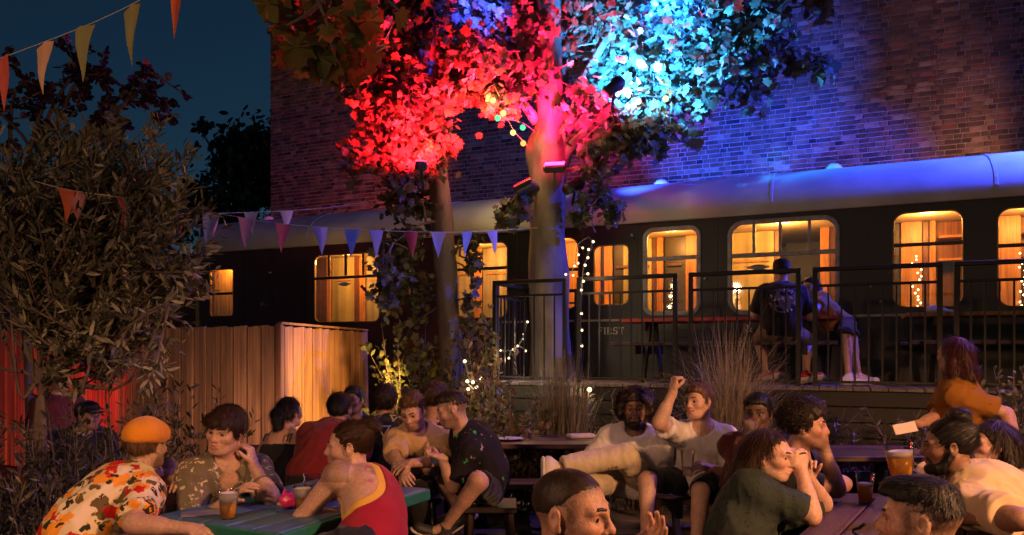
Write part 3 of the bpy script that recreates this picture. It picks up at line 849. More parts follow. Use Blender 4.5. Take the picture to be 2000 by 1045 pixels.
# ------------------------------------------------------------------ brick wall of the house behind
BR = mat('stock_brick', (1.25, 1.2, 1.15), .88, attr='tint', col2=(.55, .5, .5), nscale=5, detail=9, bump=.6, bscale=70, spec=.2)
MORT = mat('mortar', (.36, .31, .26), .95, noise=.35, nscale=14, bump=.5, bscale=80)
wall = empty('brick_house_wall', F(0, OFF_B), -ANG, 'tall windowless brown brick side wall of the house behind the railway carriage', 'building', kind='thing')
sL, sR, zT = S(528, OFF_B), 6.0, 10.6
MB().box(sL + .006, sR, .012, 5.5, 0, zT).build('wall', MORT, wall)
def brick_tint(r):
    t = r.random()
    c = np.array([.235, .15, .095]) if t < .55 else (np.array([.26, .115, .07]) if t < .75 else (np.array([.115, .08, .06]) if t < .9 else np.array([.32, .235, .155])))
    return c * r.uniform(.4, .9)
rb = np.random.default_rng(3)
def brick_geo(l, r):
    b = .006
    j = lambda: r.uniform(-.002, .002)
    fr = [(b + j(), 0 + j(), b + j()), (l - b + j(), j(), b + j()), (l - b + j(), j(), 0.0605 - b + j()), (b + j(), j(), 0.0605 - b + j())]
    bk = [(0, .02, 0), (l, .02, 0), (l, .02, 0.0605), (0, .02, 0.0605)]
    mid = [(0, .006, 0), (l, .006, 0), (l, .006, 0.0605), (0, .006, 0.0605)]
    Vx = np.array(fr + mid + bk)
    Fx = [[0, 1, 2, 3]] + [[i, 4 + i, 4 + (i + 1) % 4, (i + 1) % 4] for i in range(4)] + [[4 + i, 8 + i, 8 + (i + 1) % 4, 4 + (i + 1) % 4] for i in range(4)]
    return Vx, [f[::-1] if n else f for n, f in enumerate(Fx)]
cand = []
row = 0
z = 2.4
while z < zT - .08:
    s = sL + rb.uniform(-.01, .0); n = row % 2
    while s < sR:
        l = .212 if (n % 2 == 0) else .0995
        if s + l > sL + .02: cand.append((max(s, sL), min(l, s + l - sL), z, rb.uniform(-.004, .005)))
        s += l + .0135 + rb.uniform(-.003, .003); n += 1
        if row % 2 == 1 and n == 2: s -= .05
    z += .075; row += 1
def in_view(s, z, off):
    p = F(s, off, z); return (1000 + FPX * p[0] / p[1], HOR - FPX * (p[2] - CAMZ) / p[1], p[1])
pix = [in_view(c[0], c[2], OFF_B) for c in cand]
score = [(1.0 / q[2] * c[1] ** .5 if (0 < q[0] < 1985 and 0 < q[1] < 300) else 0) for c, q in zip(cand, pix)]
pick = set(np.argsort(score)[::-1][:300].tolist())
bm_s = []
def with_tint(me, cols):
    at = me.attributes.new('tint', 'FLOAT_COLOR', 'POINT')
    at.data.foreach_set('color', np.concatenate([cols, np.ones((len(cols), 1))], 1).astype(np.float32).ravel()); return me
for v in range(20):
    Vx, Fx = brick_geo(.212 if v < 12 else .0995, rb)
    bm_s.append(with_tint(mesh('brick', Vx, Fx), np.tile(brick_tint(rb), (len(Vx), 1))))
VV, FF, TT, nb = [], [], [], 0
for i, (s, l, z, dy) in enumerate(cand):
    if i in pick and l > .2: link('brick', bm_s[rb.integers(0, 12)], BR, wall, (s, -.004 + dy, z + rb.uniform(-.002, .002)))
    elif i in pick and abs(l - .0995) < .01: link('brick', bm_s[rb.integers(12, 20)], BR, wall, (s, -.004 + dy, z))
    else:
        Vx, Fx = brick_geo(l, rb); Vx[:, 0] += s; Vx[:, 1] += -.004 + dy; Vx[:, 2] += z + rb.uniform(-.002, .002)
        VV.append(Vx); FF += [[a + nb for a in f] for f in Fx]; nb += len(Vx); TT.append(np.tile(brick_tint(rb), (len(Vx), 1)))
o = link('brickwork', with_tint(mesh('brickwork', np.concatenate(VV), FF), np.concatenate(TT)), BR, wall); o['kind'] = 'stuff'

# ------------------------------------------------------------------ the old railway carriage
car = empty('railway_carriage', F(0, OFF_T), -ANG, 'old dark railway carriage with pale curved roof and glowing windows', 'carriage')
CL, CR, CE = S(389, OFF_T), 8.5, 3.19
pm = mat('carriage_paint', (.009, .0105, .0105), .45, noise=.4, nscale=2.5, bump=.12, bscale=18, spec=.5)
nt, bs = pm.node_tree, pm.node_tree.nodes['Principled BSDF']       # worn maroon paint towards one end, chipped lighter patches
old = bs.inputs['Base Color'].links[0].from_socket
tc = nt.nodes.new('ShaderNodeTexCoord'); sx = nt.nodes.new('ShaderNodeSeparateXYZ'); nt.links.new(tc.outputs['Object'], sx.inputs[0])
mr = nt.nodes.new('ShaderNodeMapRange'); mr.inputs[1].default_value = -4.2; mr.inputs[2].default_value = -5.0; nt.links.new(sx.outputs['X'], mr.inputs[0])
mx = nt.nodes.new('ShaderNodeMix'); mx.data_type = 'RGBA'; mx.inputs[7].default_value = (.045, .008, .008, 1)
nt.links.new(mr.outputs[0], mx.inputs[0]); nt.links.new(old, mx.inputs[6])
nz = nt.nodes.new('ShaderNodeTexNoise'); nz.inputs['Scale'].default_value = 2.3; nz.inputs['Detail'].default_value = 7; nz.inputs['Roughness'].default_value = .6
nt.links.new(tc.outputs['Object'], nz.inputs['Vector'])
m2 = nt.nodes.new('ShaderNodeMapRange'); m2.inputs[1].default_value = .655; m2.inputs[2].default_value = .67; nt.links.new(nz.outputs['Fac'], m2.inputs[0])
mx2 = nt.nodes.new('ShaderNodeMix'); mx2.data_type = 'RGBA'; mx2.inputs[7].default_value = (.16, .13, .12, 1)
nt.links.new(m2.outputs[0], mx2.inputs[0]); nt.links.new(mx.outputs[2], mx2.inputs[6]); nt.links.new(mx2.outputs[2], bs.inputs['Base Color'])
def rrect(x0, x1, z0, z1, r, n=5):
    P = []
    for cx, cz, a0 in ((x1 - r, z1 - r, 0), (x0 + r, z1 - r, 90), (x0 + r, z0 + r, 180), (x1 - r, z0 + r, 270)):
        for k in range(n + 1):
            a = R(a0 + 90 * k / n); P.append((cx + r * math.cos(a), cz + r * math.sin(a)))
    return P
def ring(mb, x0, x1, z0, z1, r, w, y0, y1):
    A = rrect(x0 - w, x1 + w, z0 - w, z1 + w, r + w); B = rrect(x0, x1, z0, z1, r); n = len(A)
    V = [(x, y0 + .004, z) for x, z in A] + [(x, y0, z) for x, z in rrect(x0 - w * .75, x1 + w * .75, z0 - w * .75, z1 + w * .75, r + w * .75)] + [(x, y0, z) for x, z in rrect(x0 - w * .2, x1 + w * .2, z0 - w * .2, z1 + w * .2, r + w * .2)] + [(x, y0 + .005, z) for x, z in B] + [(x, y1, z) for x, z in B] + [(x, y1, z) for x, z in A]
    Fc = []
    for a in range(6):
        b = (a + 1) % 6
        for k in range(n): Fc.append([a * n + k, b * n + k, b * n + (k + 1) % n, a * n + (k + 1) % n])
    return mb.add(V, Fc)
WIN = [  # px left, right, top, bottom; corner radius; frame style
    dict(d=.3, p=(411, 455, 527, 617), r=.05, f='thin', bars=[('h', .48)], pan=[(0, 1, 'amber')]),
    dict(p=(615, 741, 497, 628), r=.10, f='thin', bars=[('h', .66), ('v', .23, .66, 1), ('v', .49, .66, 1), ('v', .76, .66, 1)], pan=[(0, .2, 'brown'), (.2, .27, 'orange'), (.27, .62, 'cream'), (.62, .71, 'brown'), (.71, .8, 'orange'), (.8, 1, 'pale')], sticker='blue'),
    dict(p=(868, 990, 477, 620), r=.10, f='thin', bars=[('h', .66), ('v', .52, .66, 1)], pan=[(0, .5, 'pale'), (.5, .62, 'orange'), (.62, 1, 'pale')]),
    dict(p=(1058, 1129, 466, 603), r=.14, f='thin', bars=[('h', .55)], pan=[(0, 1, 'orange')]),
    dict(p=(1161, 1227, 480, 594), r=.07, f='thin', bars=[], pan=[(0, .3, 'dim'), (.3, .55, 'orange'), (.55, 1, 'dim')]),
    dict(p=(1264, 1361, 451, 608), r=.08, f='wide', bars=[('H', .66)], pan=[(0, .1, 'cream'), (.1, .2, 'brown'), (.2, .34, 'orange'), (.34, .78, 'dim'), (.78, 1, 'orange')]),
    dict(p=(1430, 1631, 434, 605), r=.13, f='wide', bars=[('H', .64), ('v', .22, .64, 1), ('v', .48, .64, 1), ('v', .76, .64, 1)], pan=[(0, .42, 'cream'), (.42, .48, 'brown'), (.48, .86, 'void'), (.86, .95, 'orange'), (.95, 1, 'brown')], sticker='grey'),
    dict(p=(1746, 1880, 414, 598), r=.12, f='thin', bars=[('h', .66)], pan=[(0, .1, 'dim'), (.1, .42, 'orange'), (.42, .52, 'brown'), (.52, .62, 'orange'), (.62, 1, 'cabinet')], fairy=True),
    dict(p=(1950, 2100, 404, 596), r=.12, f='thin', bars=[('h', .62)], pan=[(0, .3, 'orange'), (.3, .6, 'cabinet'), (.6, 1, 'brown')], fairy=True),
]
FR_T = mat('window_frame_brass', (.32, .22, .10), .4, metal=.3, noise=.3, nscale=20)
FR_W = mat('window_frame_alloy', (.36, .34, .35), .5, noise=.45, nscale=14, bump=.2, bscale=60)
FR_D = mat('window_bar_dark', (.03, .026, .022), .45)
GL = glass_mat('window_glass', (.96, .97, .95), .04)
INT = dict(amber=mat('panel_amber_wood', (.62, .36, .10), .45, wave=(30, 30, 2), noise=.2), brown=mat('panel_brown_wood', (.14, .05, .015), .4, wave=(40, 40, 2), noise=.3),
           orange=mat('panel_orange_wood', (.55, .23, .05), .4, wave=(36, 36, 2), noise=.2), cream=mat('panel_cream', (.46, .38, .15), .5, wave=(9, 9, .3), noise=.25, nscale=3),
           pale=mat('panel_pale', (.36, .31, .2), .5, wave=(12, 12, .4), noise=.3, nscale=3), dim=mat('panel_dim', (.055, .045, .024), .35, noise=.5, nscale=4), void=mat('painted_dark', (.006, .005, .004), .5),
           cabinet=mat('panel_cabinet', (.34, .13, .035), .4, wave=(36, 36, 2), noise=.3))
holes = []
WS = []
for w in WIN:
    x0, x1, t, b = w['p']; pc = (x0 + x1) / 2
    s0, s1 = S(x0, OFF_T), S(x1, OFF_T)
    z1, z0 = ZO(pc, t, OFF_T), ZO(pc, b, OFF_T)
    w.update(s0=s0, s1=s1, z0=z0, z1=min(z1, 3.1)); WS.append(w); holes.append(rrect(s0, s1, z0, w['z1'], w['r']))
cu = bpy.data.curves.new('side', 'CURVE'); cu.dimensions = '2D'; cu.fill_mode = 'BOTH'; cu.extrude = .012
for loop in [[(CL, .95), (CR, .95), (CR, CE), (CL, CE)]] + holes:
    sp_ = cu.splines.new('POLY'); sp_.points.add(len(loop) - 1); sp_.use_cyclic_u = True
    for p_, (x, z) in zip(sp_.points, loop): p_.co = (x, z, 0, 1)
co = bpy.data.objects.new('side', cu); COL.objects.link(co)
dg = bpy.context.evaluated_depsgraph_get()
sm = bpy.data.meshes.new_from_object(co.evaluated_get(dg)); bpy.data.objects.remove(co)
for v in sm.vertices: v.co = (v.co.x, -v.co.z + .012, v.co.y)
sm.name = 'body_side'; sm.materials.clear()
link('body_side', sm, pm, car)
b = MB().box(CL, CR, 2.72, 2.78, .95, CE); b.box(CL, CL + .04, .026, 2.718, .95, CE + .5); b.box(CR - .04, CR, .026, 2.718, .95, CE + .5); b.build('body_shell', pm, car)
MB().box(CL + .042, CR - .042, .028, 2.716, 1.16, 1.2).build('floor', mat('carriage_floor', (.08, .05, .03), .7, noise=.3), car)
MB().box(CL + .042, CR - .042, .028, 2.716, 3.135, 3.15).build('ceiling', mat('carriage_ceiling', (.62, .52, .36), .6), car)
# waist rail, gutter, door seams
MB().box(S(930, OFF_T), CR, -.03, -.001, 1.915, 1.945, .006).build('waist_rail', mat('waist_rail_paint', (.42, .36, .28), .5, noise=.4, nscale=9), car)
MB().box(CL - .03, CR, -.05, -.001, CE - .015, CE + .02, .008).build('gutter', mat('roof_paint', (.52, .50, .48), .55, noise=.35, nscale=1.6, bump=.15, bscale=12), car)
for px in (475, 596, 762, 1010, 1140, 1243, 1400, 1700):
    MB().box(S(px, OFF_T) - .006, S(px, OFF_T) + .006, -.01, -.001, 1.0, 3.15).build('door_seam', FR_D, car)
for px, py in ((530, 533), (1236, 460), (1378, 545), (1700, 560), (1720, 590)):
    MB().lathe([(.02, 0), (.02, .04), (.012, .055)], 8, (S(px, OFF_T), -.0005, ZO(px, py, OFF_T)), frame((0, 0, 1), (0, -1, 0))).build('door_fitting', FR_W, car)
for w in WS:
    s0, s1, z0, z1, r = w['s0'], w['s1'], w['z0'], w['z1'], w['r']; wd = s1 - s0; ht = z1 - z0
    wide = w['f'] == 'wide'
    fo = ring(MB(), s0 + .002, s1 - .002, z0 + .002, z1 - .002, r, .055 if wide else .016, -.03 if wide else -.012, .03).build('window', FR_W if wide else FR_T, car, True)
    MB().box(s0 + .01, s1 - .01, .014, .018, z0 + .01, z1 - .01).build('pane', GL, fo)
    for bb in w['bars']:
        if bb[0] in 'hH':
            zz = z0 + ht * bb[1]; h = .026 if bb[0] == 'H' else .02
            MB().box(s0 - .004, s1 + .004, -.022, .012, zz - h, zz + h, .004).build('glazing_bar', FR_W if bb[0] == 'H' else FR_D, fo)
        else:
            xx = s0 + wd * bb[1]
            MB().box(xx - .018, xx + .018, -.016, .0105, z0 + ht * bb[2] + .027, z1 - .003, .004).build('glazing_bar', FR_W if wide else FR_D, fo)
    # the compartment behind
    D0 = w.get('d', 1.0)
    for (a, b_, kind) in w['pan']:
        e = .35                                    # the view is slanted: panels run on past the opening
        xa = s0 + wd * a + D0 * .0 - (e if a == 0 else 0); xb = s0 + wd * b_ + (e if b_ == 1 else 0)
        # where the ray through the opening's edge meets the back panel
        def thr(x):
            q = F(x, OFF_T); d = q / q[1]; n0 = OFF_T; t = (OFF_T + D0) / OFF_T
            return (x) * t
        xa, xb = thr(s0 + wd * a) - (e if a == 0 else 0), thr(s0 + wd * b_) + (e if b_ == 1 else 0)
        if kind == 'void':
            MB().box(xa, xb, 2.3, 2.32, 1.2, 3.13).build('interior_panel', INT['void'], car); continue  # near-black sheet paints the darkness of the open compartment
        dy = dict(orange=-.03, brown=-.012, cream=0, pale=.0, dim=.02, amber=0, cabinet=.12)[kind]
        MB().box(xa + .003, xb - .003, D0 + dy, D0 + .03 + dy, 1.21, 3.13, .006).build('interior_panel', INT[kind], car)
        if kind in ('cream', 'pale') and xb - xa > .3:
            MB().box(xa + .06, xb - .06, D0 - .012, D0 - .002, 2.72, 2.745, .004).build('rail', INT['orange'], car)
        if kind == 'dim' and xb - xa > .25:
            MB().box(xa + .05, xb - .05, D0 - .02, D0 + .012, 2.72, 2.76, .004).build('rail', INT['brown'], car)
        if kind == 'cabinet':
            for zz in (2.62, 2.9): MB().box(xa + .02, xb - .02, D0 - .1, D0 + .115, zz, zz + .03, .004).build('shelf', INT['orange'], car)
            MB().box(xa + .03, (xa + xb) / 2, D0 + .09, D0 + .117, 2.0, 2.6, .006).build('cupboard_door', INT['brown'], car)
    if w.get('sticker'):
        c = INT; cx = s0 + wd * (.46 if w['sticker'] == 'blue' else .26); cz = z0 + ht * (.56 if w['sticker'] == 'blue' else .50)
        k_ = .085 if w['sticker'] == 'blue' else .095
        P2 = [(math.cos(t) * k_, math.sin(t) * k_ * .36) for t in np.linspace(0, 2 * math.pi, 25)[:-1]]
        V = [(cx + x, .0135, cz + z) for x, z in P2] + [(cx + x, .012, cz + z) for x, z in P2]
        n = len(P2); st_ = mesh('sticker', V, [list(range(2 * n - 1, n - 1, -1))] + [[i, (i + 1) % n, n + (i + 1) % n, n + i] for i in range(n)])
        so = link('sticker', st_, mat('sticker_' + w['sticker'], (.06, .22, .5) if w['sticker'] == 'blue' else (.12, .14, .13), .5), fo)
        MB().box(cx - k_ * 1.35, cx + k_ * 1.35, .0118, .0137, cz - .012, cz + .012).build('sticker_band', mat('sticker_band_' + w['sticker'], (.2, .4, .65) if w['sticker'] == 'blue' else (.2, .22, .2), .5), fo)
    lampm = mat('interior_lamp', (.9, .7, .4), .5, emis=(1.0, .62, .26), estr=9.0)
    lx = (s0 + s1) / 2 * (1.0 + .04 * (D0 > .5))
    lo = MB().box(lx - .25, lx + .25, .06, .14, 3.108, 3.133, .006).build('ceiling_lamp', lampm, car)
    pl = point_light('carriage_lamp_light', F(lx, OFF_T + min(.40, D0 * .5), 3.03 if D0 > .5 else 2.96), (1.0, .40, .085), (60 if D0 > .5 else 45) * max(.5, wd), .08)
    if w.get('fairy'):
        for k_ in range(16):  # glowing bulbs set inside for the string lights reflected in the pane
            xx = thr(s0 + wd * rb.uniform(.24, .40)); zz = z0 + ht * (.05 + .62 * k_ / 16)
            MB().lathe([(.001, -.011), (.011, 0), (.001, .011)], 6, (xx, D0 - .06 - .004 * k_, zz)).build('reflected_bulb', mat('fairy_glow', (1, .8, .5), .4, emis=(1, .72, .36), estr=14), fo)
# roof in overlapping sheets with ribs, vents
rp = MATS['roof_paint']
prof = [(1.37 - 1.43 * math.copysign(abs(math.cos(t)) ** .85, math.cos(t)), CE + .02 + .66 * math.sin(t) ** .95) for t in np.linspace(0.0, math.pi, 25)]
edges = np.linspace(CL - .05, CR, 9)
for i in range(8):
    a, b_ = edges[i] + .0, edges[i + 1] + .02
    up = .003 * (i % 2)
    V = [(x, y, z + dz) for x in (a, b_) for dz in (up, up - .02) for y, z in prof]; n = len(prof)
    Fc = [[k_, k_ + 1, 2 * n + k_ + 1, 2 * n + k_] for k_ in range(n - 1)] + [[n + k_ + 1, n + k_, 3 * n + k_, 3 * n + k_ + 1] for k_ in range(n - 1)]
    ro = link('roof_panel', mesh('roof_panel', V, Fc, True), rp, car)
    V2 = [(b_ - .03 + dx, y, z + .009) for dx in (0, .03) for y, z in prof] + [(b_ - .036 + dx, y, z - .004) for dx in (0, .042) for y, z in prof]
    F2 = [[k_, k_ + 1, n + k_ + 1, n + k_] for k_ in range(n - 1)] + [[k_ + 1, k_, 2 * n + k_, 2 * n + k_ + 1] for k_ in range(n - 1)] + [[n + k_, n + k_ + 1, 3 * n + k_ + 1, 3 * n + k_] for k_ in range(n - 1)]
    link('roof_seam', mesh('roof_seam', V2, F2), rp, ro)
for px, py in ((524, 428), (1292, 356), (1628, 322)):
    off = OFF_T + 1.0; s_ = S(px, off); z_ = CE + .62
    MB().lathe([(.09, -.06), (.085, .02), (.11, .03), (.105, .08), (.07, .12), (.01, .135)], 14, (s_, 1.0, z_)).build('roof_vent', rp, car, True)
# painted lettering
LT = mat('lettering_cream', (.85, .79, .66), .6, noise=.5, nscale=60)
def letter(ch):
    t, q = .2, .055; B_ = []
    def v(x, y0=0, y1=1, w=t): B_.append((x - w / 2, x + w / 2, y0, y1))
    def h(y, x0, x1, w=.09): B_.append((x0, x1, y - w / 2, y + w / 2))
    def ser(x, y, w=.17): B_.append((x - w, x + w, y - (0 if y == 0 else q), y + (q if y == 0 else 0)))
    D_ = []
    if ch == 'F': v(.18); h(.955, .1, .68); h(.5, .18, .5); ser(.18, 0); B_.append((.63, .69, .72, 1)); B_.append((.47, .53, .38, .62)); wd = .74
    if ch == 'I': v(.18); ser(.18, 0); ser(.18, 1); wd = .38
    if ch == 'T': v(.4); h(.955, .06, .74); ser(.4, 0); B_ += [(.04, .1, .7, 1), (.7, .76, .7, 1)]; wd = .8
    if ch == 'L': v(.18); ser(.18, 0); ser(.18, 1); h(.045, .18, .68); B_.append((.62, .69, 0, .3)); wd = .72
    if ch == 'R': v(.18); ser(.18, 0); ser(.18, 1); h(.955, .18, .5); h(.5, .18, .5); B_.append((.48, .66, .54, .92)); D_.append(((.42, .5), (.74, 0), .18)); wd = .82
    if ch == 'S': h(.955, .16, .6); h(.5, .14, .58); h(.045, .1, .56); B_ += [(.06, .2, .54, .92), (.5, .66, .09, .46), (.56, .62, .72, 1), (.08, .14, 0, .28)]; wd = .72
    if ch == 'A': D_ += [((.12, 0), (.42, 1), .1), ((.42, 1), (.74, 0), .19)]; h(.3, .24, .6); ser(.12, 0, .12); ser(.74, 0, .15); wd = .88
    if ch == 'M': v(.16, w=.1); v(.9, w=.19); D_ += [((.16, 1), (.52, .1), .17), ((.52, .1), (.88, 1), .09)]; ser(.16, 0, .12); ser(.9, 0, .16); wd = 1.08
    if ch == 'Y': D_ += [((.1, 1), (.42, .45), .18), ((.72, 1), (.42, .45), .1)]; v(.42, 0, .5); ser(.42, 0); ser(.12, 1, .14); ser(.7, 1, .11); wd = .8
    if ch == '&': D_ += [((.2, .85), (.78, 0), .14), ((.5, .82), (.12, .35), .1), ((.78, .5), (.5, .02), .1)]; h(.045, .16, .55); h(.96, .22, .5, .08); B_ += [(.06, .18, .06, .4), (.44, .54, .7, .95), (.16, .28, .68, .95)]; h(.5, .66, .9, .07); wd = .95
    return B_, D_, wd
def write(txt, px0, px1, py, hgt):
    s0, s1 = S(px0, OFF_T), S(px1, OFF_T); z0 = ZO((px0 + px1) / 2, py, OFF_T) - hgt / 2
    tot = sum(letter(c)[2] for c in txt) + .08 * (len(txt) - 1); k_ = (s1 - s0) / tot; x = s0
    for c in txt:
        B_, D_, wd = letter(c); mb = MB(); dd = 0
        for n_, (a, b_, z0_, z1_) in enumerate(B_): mb.box(x + a * k_, x + b_ * k_, -.0016 - .00025 * n_, .0, z0 + z0_ * hgt, z0 + z1_ * hgt)
        for n_, (p, q, w_) in enumerate(D_):
            mb.bar((x + p[0] * k_, -.0008, z0 + p[1] * hgt), (x + q[0] * k_, -.0008, z0 + q[1] * hgt), w_ * k_, .0042 + .0006 * n_, up=(0, 1, 0))
        mb.build('letter', LT, car); x += (wd + .08) * k_
write('FIRST', 1168, 1219, 646, .092)
write('&', 1456, 1470, 641, .09)
write('FAMILY', 1592, 1674, 638, .092)

# ------------------------------------------------------------------ raised deck in front of the carriage
dk = empty('raised_deck', F(0, 0), -ANG, 'raised timber deck along the carriage with a dark boarded front', 'deck', kind='thing')
dL, dR = S(957, OFF_R) - .02, 5.2
dm = [MB().box(0, .137, OFF_R - .12, OFF_T - .06, DECK - .035, DECK - .003 * v, .004).mesh('board') for v in range(3)]
DKM = mat('deck_boards', (.20, .175, .15), .75, noise=.4, nscale=5, stretch=(3, .5, 3), wave=(36, 1.4, 36), bump=.3, bscale=40, rand=.2)
n = int((dR - dL) / .143)
for i in range(n): link('deck_board', dm[(i * 7) % 3], DKM, dk, (dL + i * .143, 0, 0))
FASC = mat('black_stained_boards', (.010, .008, .007), .7, noise=.4, nscale=6, rand=.3)
for i in range(8):
    MB().box(dL, dR, OFF_R - .10 + .002 * (i % 2), OFF_R - .07, .02 + i * .142, .155 + i * .142, .005).build('fascia_board', FASC, dk)
for i in range(6):
    x = dL + .1 + i * (dR - dL - .2) / 5; MB().box(x - .05, x + .05, OFF_R, OFF_R + .1, 0, DECK - .036).build('deck_post', TDARK, dk)
for i in range(8):
    MB().box(dL + .002, dL + .03, OFF_R - .068, OFF_T - .1, .02 + i * .142, .155 + i * .142, .005).build('fascia_board', FASC, dk)
RT = 2.285
def railing(p0, p1, label, nb=None):
    p0 = np.array(p0); p1 = np.array(p1); d = p1 - p0; l = np.linalg.norm(d)
    r = empty('railing_panel', (p0[0], p0[1], DECK), math.atan2(d[1], d[0]), label, 'railing', 'black metal railing panels round the deck')
    h = RT - DECK
    for x in (.022, l - .022): MB().box(x - .022, x + .022, -.022, .022, 0, h - .02, .004).build('post', BLACKM, r)
    MB().box(0, l, -.024, .024, h - .02, h + .022, .005).build('top_rail', BLACKM, r)
    MB().box(.044, l - .044, -.012, .012, h - .165, h - .14, .003).build('middle_rail', BLACKM, r)
    MB().box(.044, l - .044, -.012, .012, .03, .055, .003).build('bottom_rail', BLACKM, r)
    nb = nb or max(3, int(round(l / .118)))
    bm = MB().box(-.0075, .0075, -.0075, .0075, .055, h - .165).mesh('baluster')
    for i in range(1, nb): link('baluster', bm, BLACKM, r, (.022 + (l - .044) * i / nb, 0, 0))
    return r
for (a, b_), lb in zip(((963, 1107), (1127, 1323), (1345, 1564), (1587, 1841), (1863, 2075)), ('short black railing panel at the deck corner beside the tree trunk', 'black railing panel in front of the word FIRST', 'black railing panel in front of the wide pale framed window, behind the tall grass',
        'black railing panel in front of the bare legs in white trainers', 'black railing panel at the far end of the deck past the trainers')):
    railing(F(S(a, OFF_R), OFF_R)[:2], F(S(b_, OFF_R), OFF_R)[:2], lb)
sc_ = S(963, OFF_R)
railing(F(sc_ + .024, OFF_R + .03)[:2], F(sc_ + .024, 8.86)[:2], 'black railing panel running back from the deck corner towards the carriage')
railing(F(S(1052, 8.9), 8.9)[:2], F(S(1129, 8.9), 8.9)[:2], 'black railing panel behind the thick tree trunk')

# ------------------------------------------------------------------ picnic tables
def picnic(label, c, rz, L, Wd, z0, top, frame_m, bench=True, ht=.75, nb=5, seat=.45, edge=None, sides=(1, -1), grp_='picnic tables', bench_m=None):
    r = empty('picnic_table', (c[0], c[1], z0), rz, label, 'table', grp_)
    bw = Wd / nb
    pm_ = [MB().box(-L / 2, L / 2, .003, bw - .005, ht - .04, ht - .0015 * v, .006).mesh('top_plank') for v in range(2)]
    for i in range(nb): link('top_plank', pm_[i % 2], top, r, (0, -Wd / 2 + i * bw, 0))
    for x in (-L / 2 + .28, L / 2 - .28):
        MB().box(x - .045, x + .0, -Wd / 2 + .04, Wd / 2 - .04, ht - .13, ht - .041, .004).build('top_batten', frame_m, r)
        for s_ in (-1, 1): MB().bar((x + .022, s_ * Wd * .22, ht - .05), (x + .022, s_ * (Wd / 2 + .18), .0), .04, .09, up=(0, 1, 0)).build('leg', frame_m, r)
        if bench: MB().box(x - .047, x - .001, -Wd / 2 - .42, Wd / 2 + .42, seat - .13, seat - .041, .004).build('bench_bearer', frame_m, r)
    if bench:
        bmz = MB().box(-L / 2, L / 2, 0, .135, seat - .04, seat, .006).mesh('bench_plank')
        for s_ in sides:
            for i in range(2): link('bench_plank', bmz, bench_m or top, r, (0, s_ * (Wd / 2 + .28) - .14 + i * .142, 0))
    if edge is not None:
        for s_ in (-1, 1): MB().box(-L / 2 - .003, L / 2 + .003, s_ * (Wd / 2 + .012) - .011, s_ * (Wd / 2 + .012) + .011, ht - .06, ht - .004, .004).build('edge_board', edge, r)
        for s_ in (-1, 1): MB().box(s_ * (L / 2 + .015) - .011, s_ * (L / 2 + .015) + .011, -Wd / 2, Wd / 2, ht - .06, ht - .0045, .004).build('edge_board', edge, r)
    return r
FLR = .06
# teal table: near corner at (-.93, 3.07), long axis to the upper right
e1 = unit((.9, -.44, 0)); e2 = np.array([-e1[1], e1[0], 0]); cB = np.array([-.95, 3.07, 0])
picnic('blue green painted picnic table holding beer cups and a pink bag', cB - e1 * .38 + e2 * .56, math.atan2(e2[1], e2[0]), 1.12, .74, FLR, TTEAL, TDARK, edge=mat('green_edge', (.012, .13, .085), .5, noise=.3), ht=.70)
f2 = unit((.56, .83, 0)); f1 = np.array([f2[1], -f2[0], 0]); cT2 = np.array([1.785, 4.0, 0])
picnic('dark brown picnic table with one half full beer cup standing on it', cT2 - f2 * .85 + f1 * .37, math.atan2(f2[1], f2[0]), 1.7, .72, FLR, TBROWN, TDARK, ht=.69)
picnic('brown wooden picnic table with a plate, below the bushes and fairy lights', (-.02, 6.42, 0), 0.0, 1.55, .72, FLR, TBROWN, TDARK, ht=.70)
picnic('long brown picnic table behind the two men in white t-shirts', (2.05, 5.78, 0), -.03, 2.3, .70, FLR, TBROWN, TDARK, ht=.69)
picnic('picnic table with bench where people in black sit by the shed', (-1.45, 5.9, 0), .2, 1.5, .7, FLR, TBROWN, TDARK, ht=.69)
picnic('narrow picnic table between the man with cropped hair and the faded haircut', (.62, 1.62, 0), 1.35, 1.3, .5, FLR, TBROWN, TDARK, ht=.66, sides=())
picnic('red topped picnic table on the raised deck', F((S(1225, 8.55) + S(1636, 8.55)) / 2, 8.55), -ANG, S(1636, 8.55) - S(1225, 8.55), .6, DECK, TRED, TDARK, ht=.70, seat=.43, bench_m=TDARK)
picnic('plain timber picnic table on the raised deck at the far railing panel', F(S(1765, 8.6) + .85, 8.6), -ANG, 1.7, .62, DECK, WOODP, TDARK, ht=.71, seat=.43, bench_m=TDARK)

# ------------------------------------------------------------------ timber shed corner and fence
cx0, cy0 = W(545, 0, 7.9)[:2]; ax_, ay_ = W(716, 0, 10.35)[:2]
shed = empty('timber_shed', (cx0, cy0, 0), 0, 'timber shed of narrow vertical boards with its orange lit side wall', 'shed')
d = np.array([ax_ - cx0, ay_ - cy0]); l = np.linalg.norm(d); an = math.atan2(d[1], d[0])
nb = 26; bw = l / nb
bmv = []
for v in range(5):
    bmv.append(MB().box(0.0015, bw - .0015, -.012 - .0015 * v, .012, 0.02, 1.8 - .004 * v, .003).mesh('board'))
for i in range(nb):
    p = np.array([cx0, cy0]) + d / l * bw * i
    link('board', bmv[(i * 3) % 5], WOODP, shed, (p[0] - cx0, p[1] - cy0, 0), (0, 0, an))
MB().box(-.03, .03, -.03, .03, 0, 1.815, .005).build('corner_post', WOODP, shed)
MB().bar((d[0] * .0, d[1] * .0 + .02, 1.822), (d[0], d[1], 1.822), .05, .025).build('capping', WOODP, shed)
MB().bar((d[0] + .012, d[1] + .0, 0), (d[0] - .01, d[1], 1.8), .04, .04, up=(0, 1, 0)).build('edge_post', WOODP, shed)
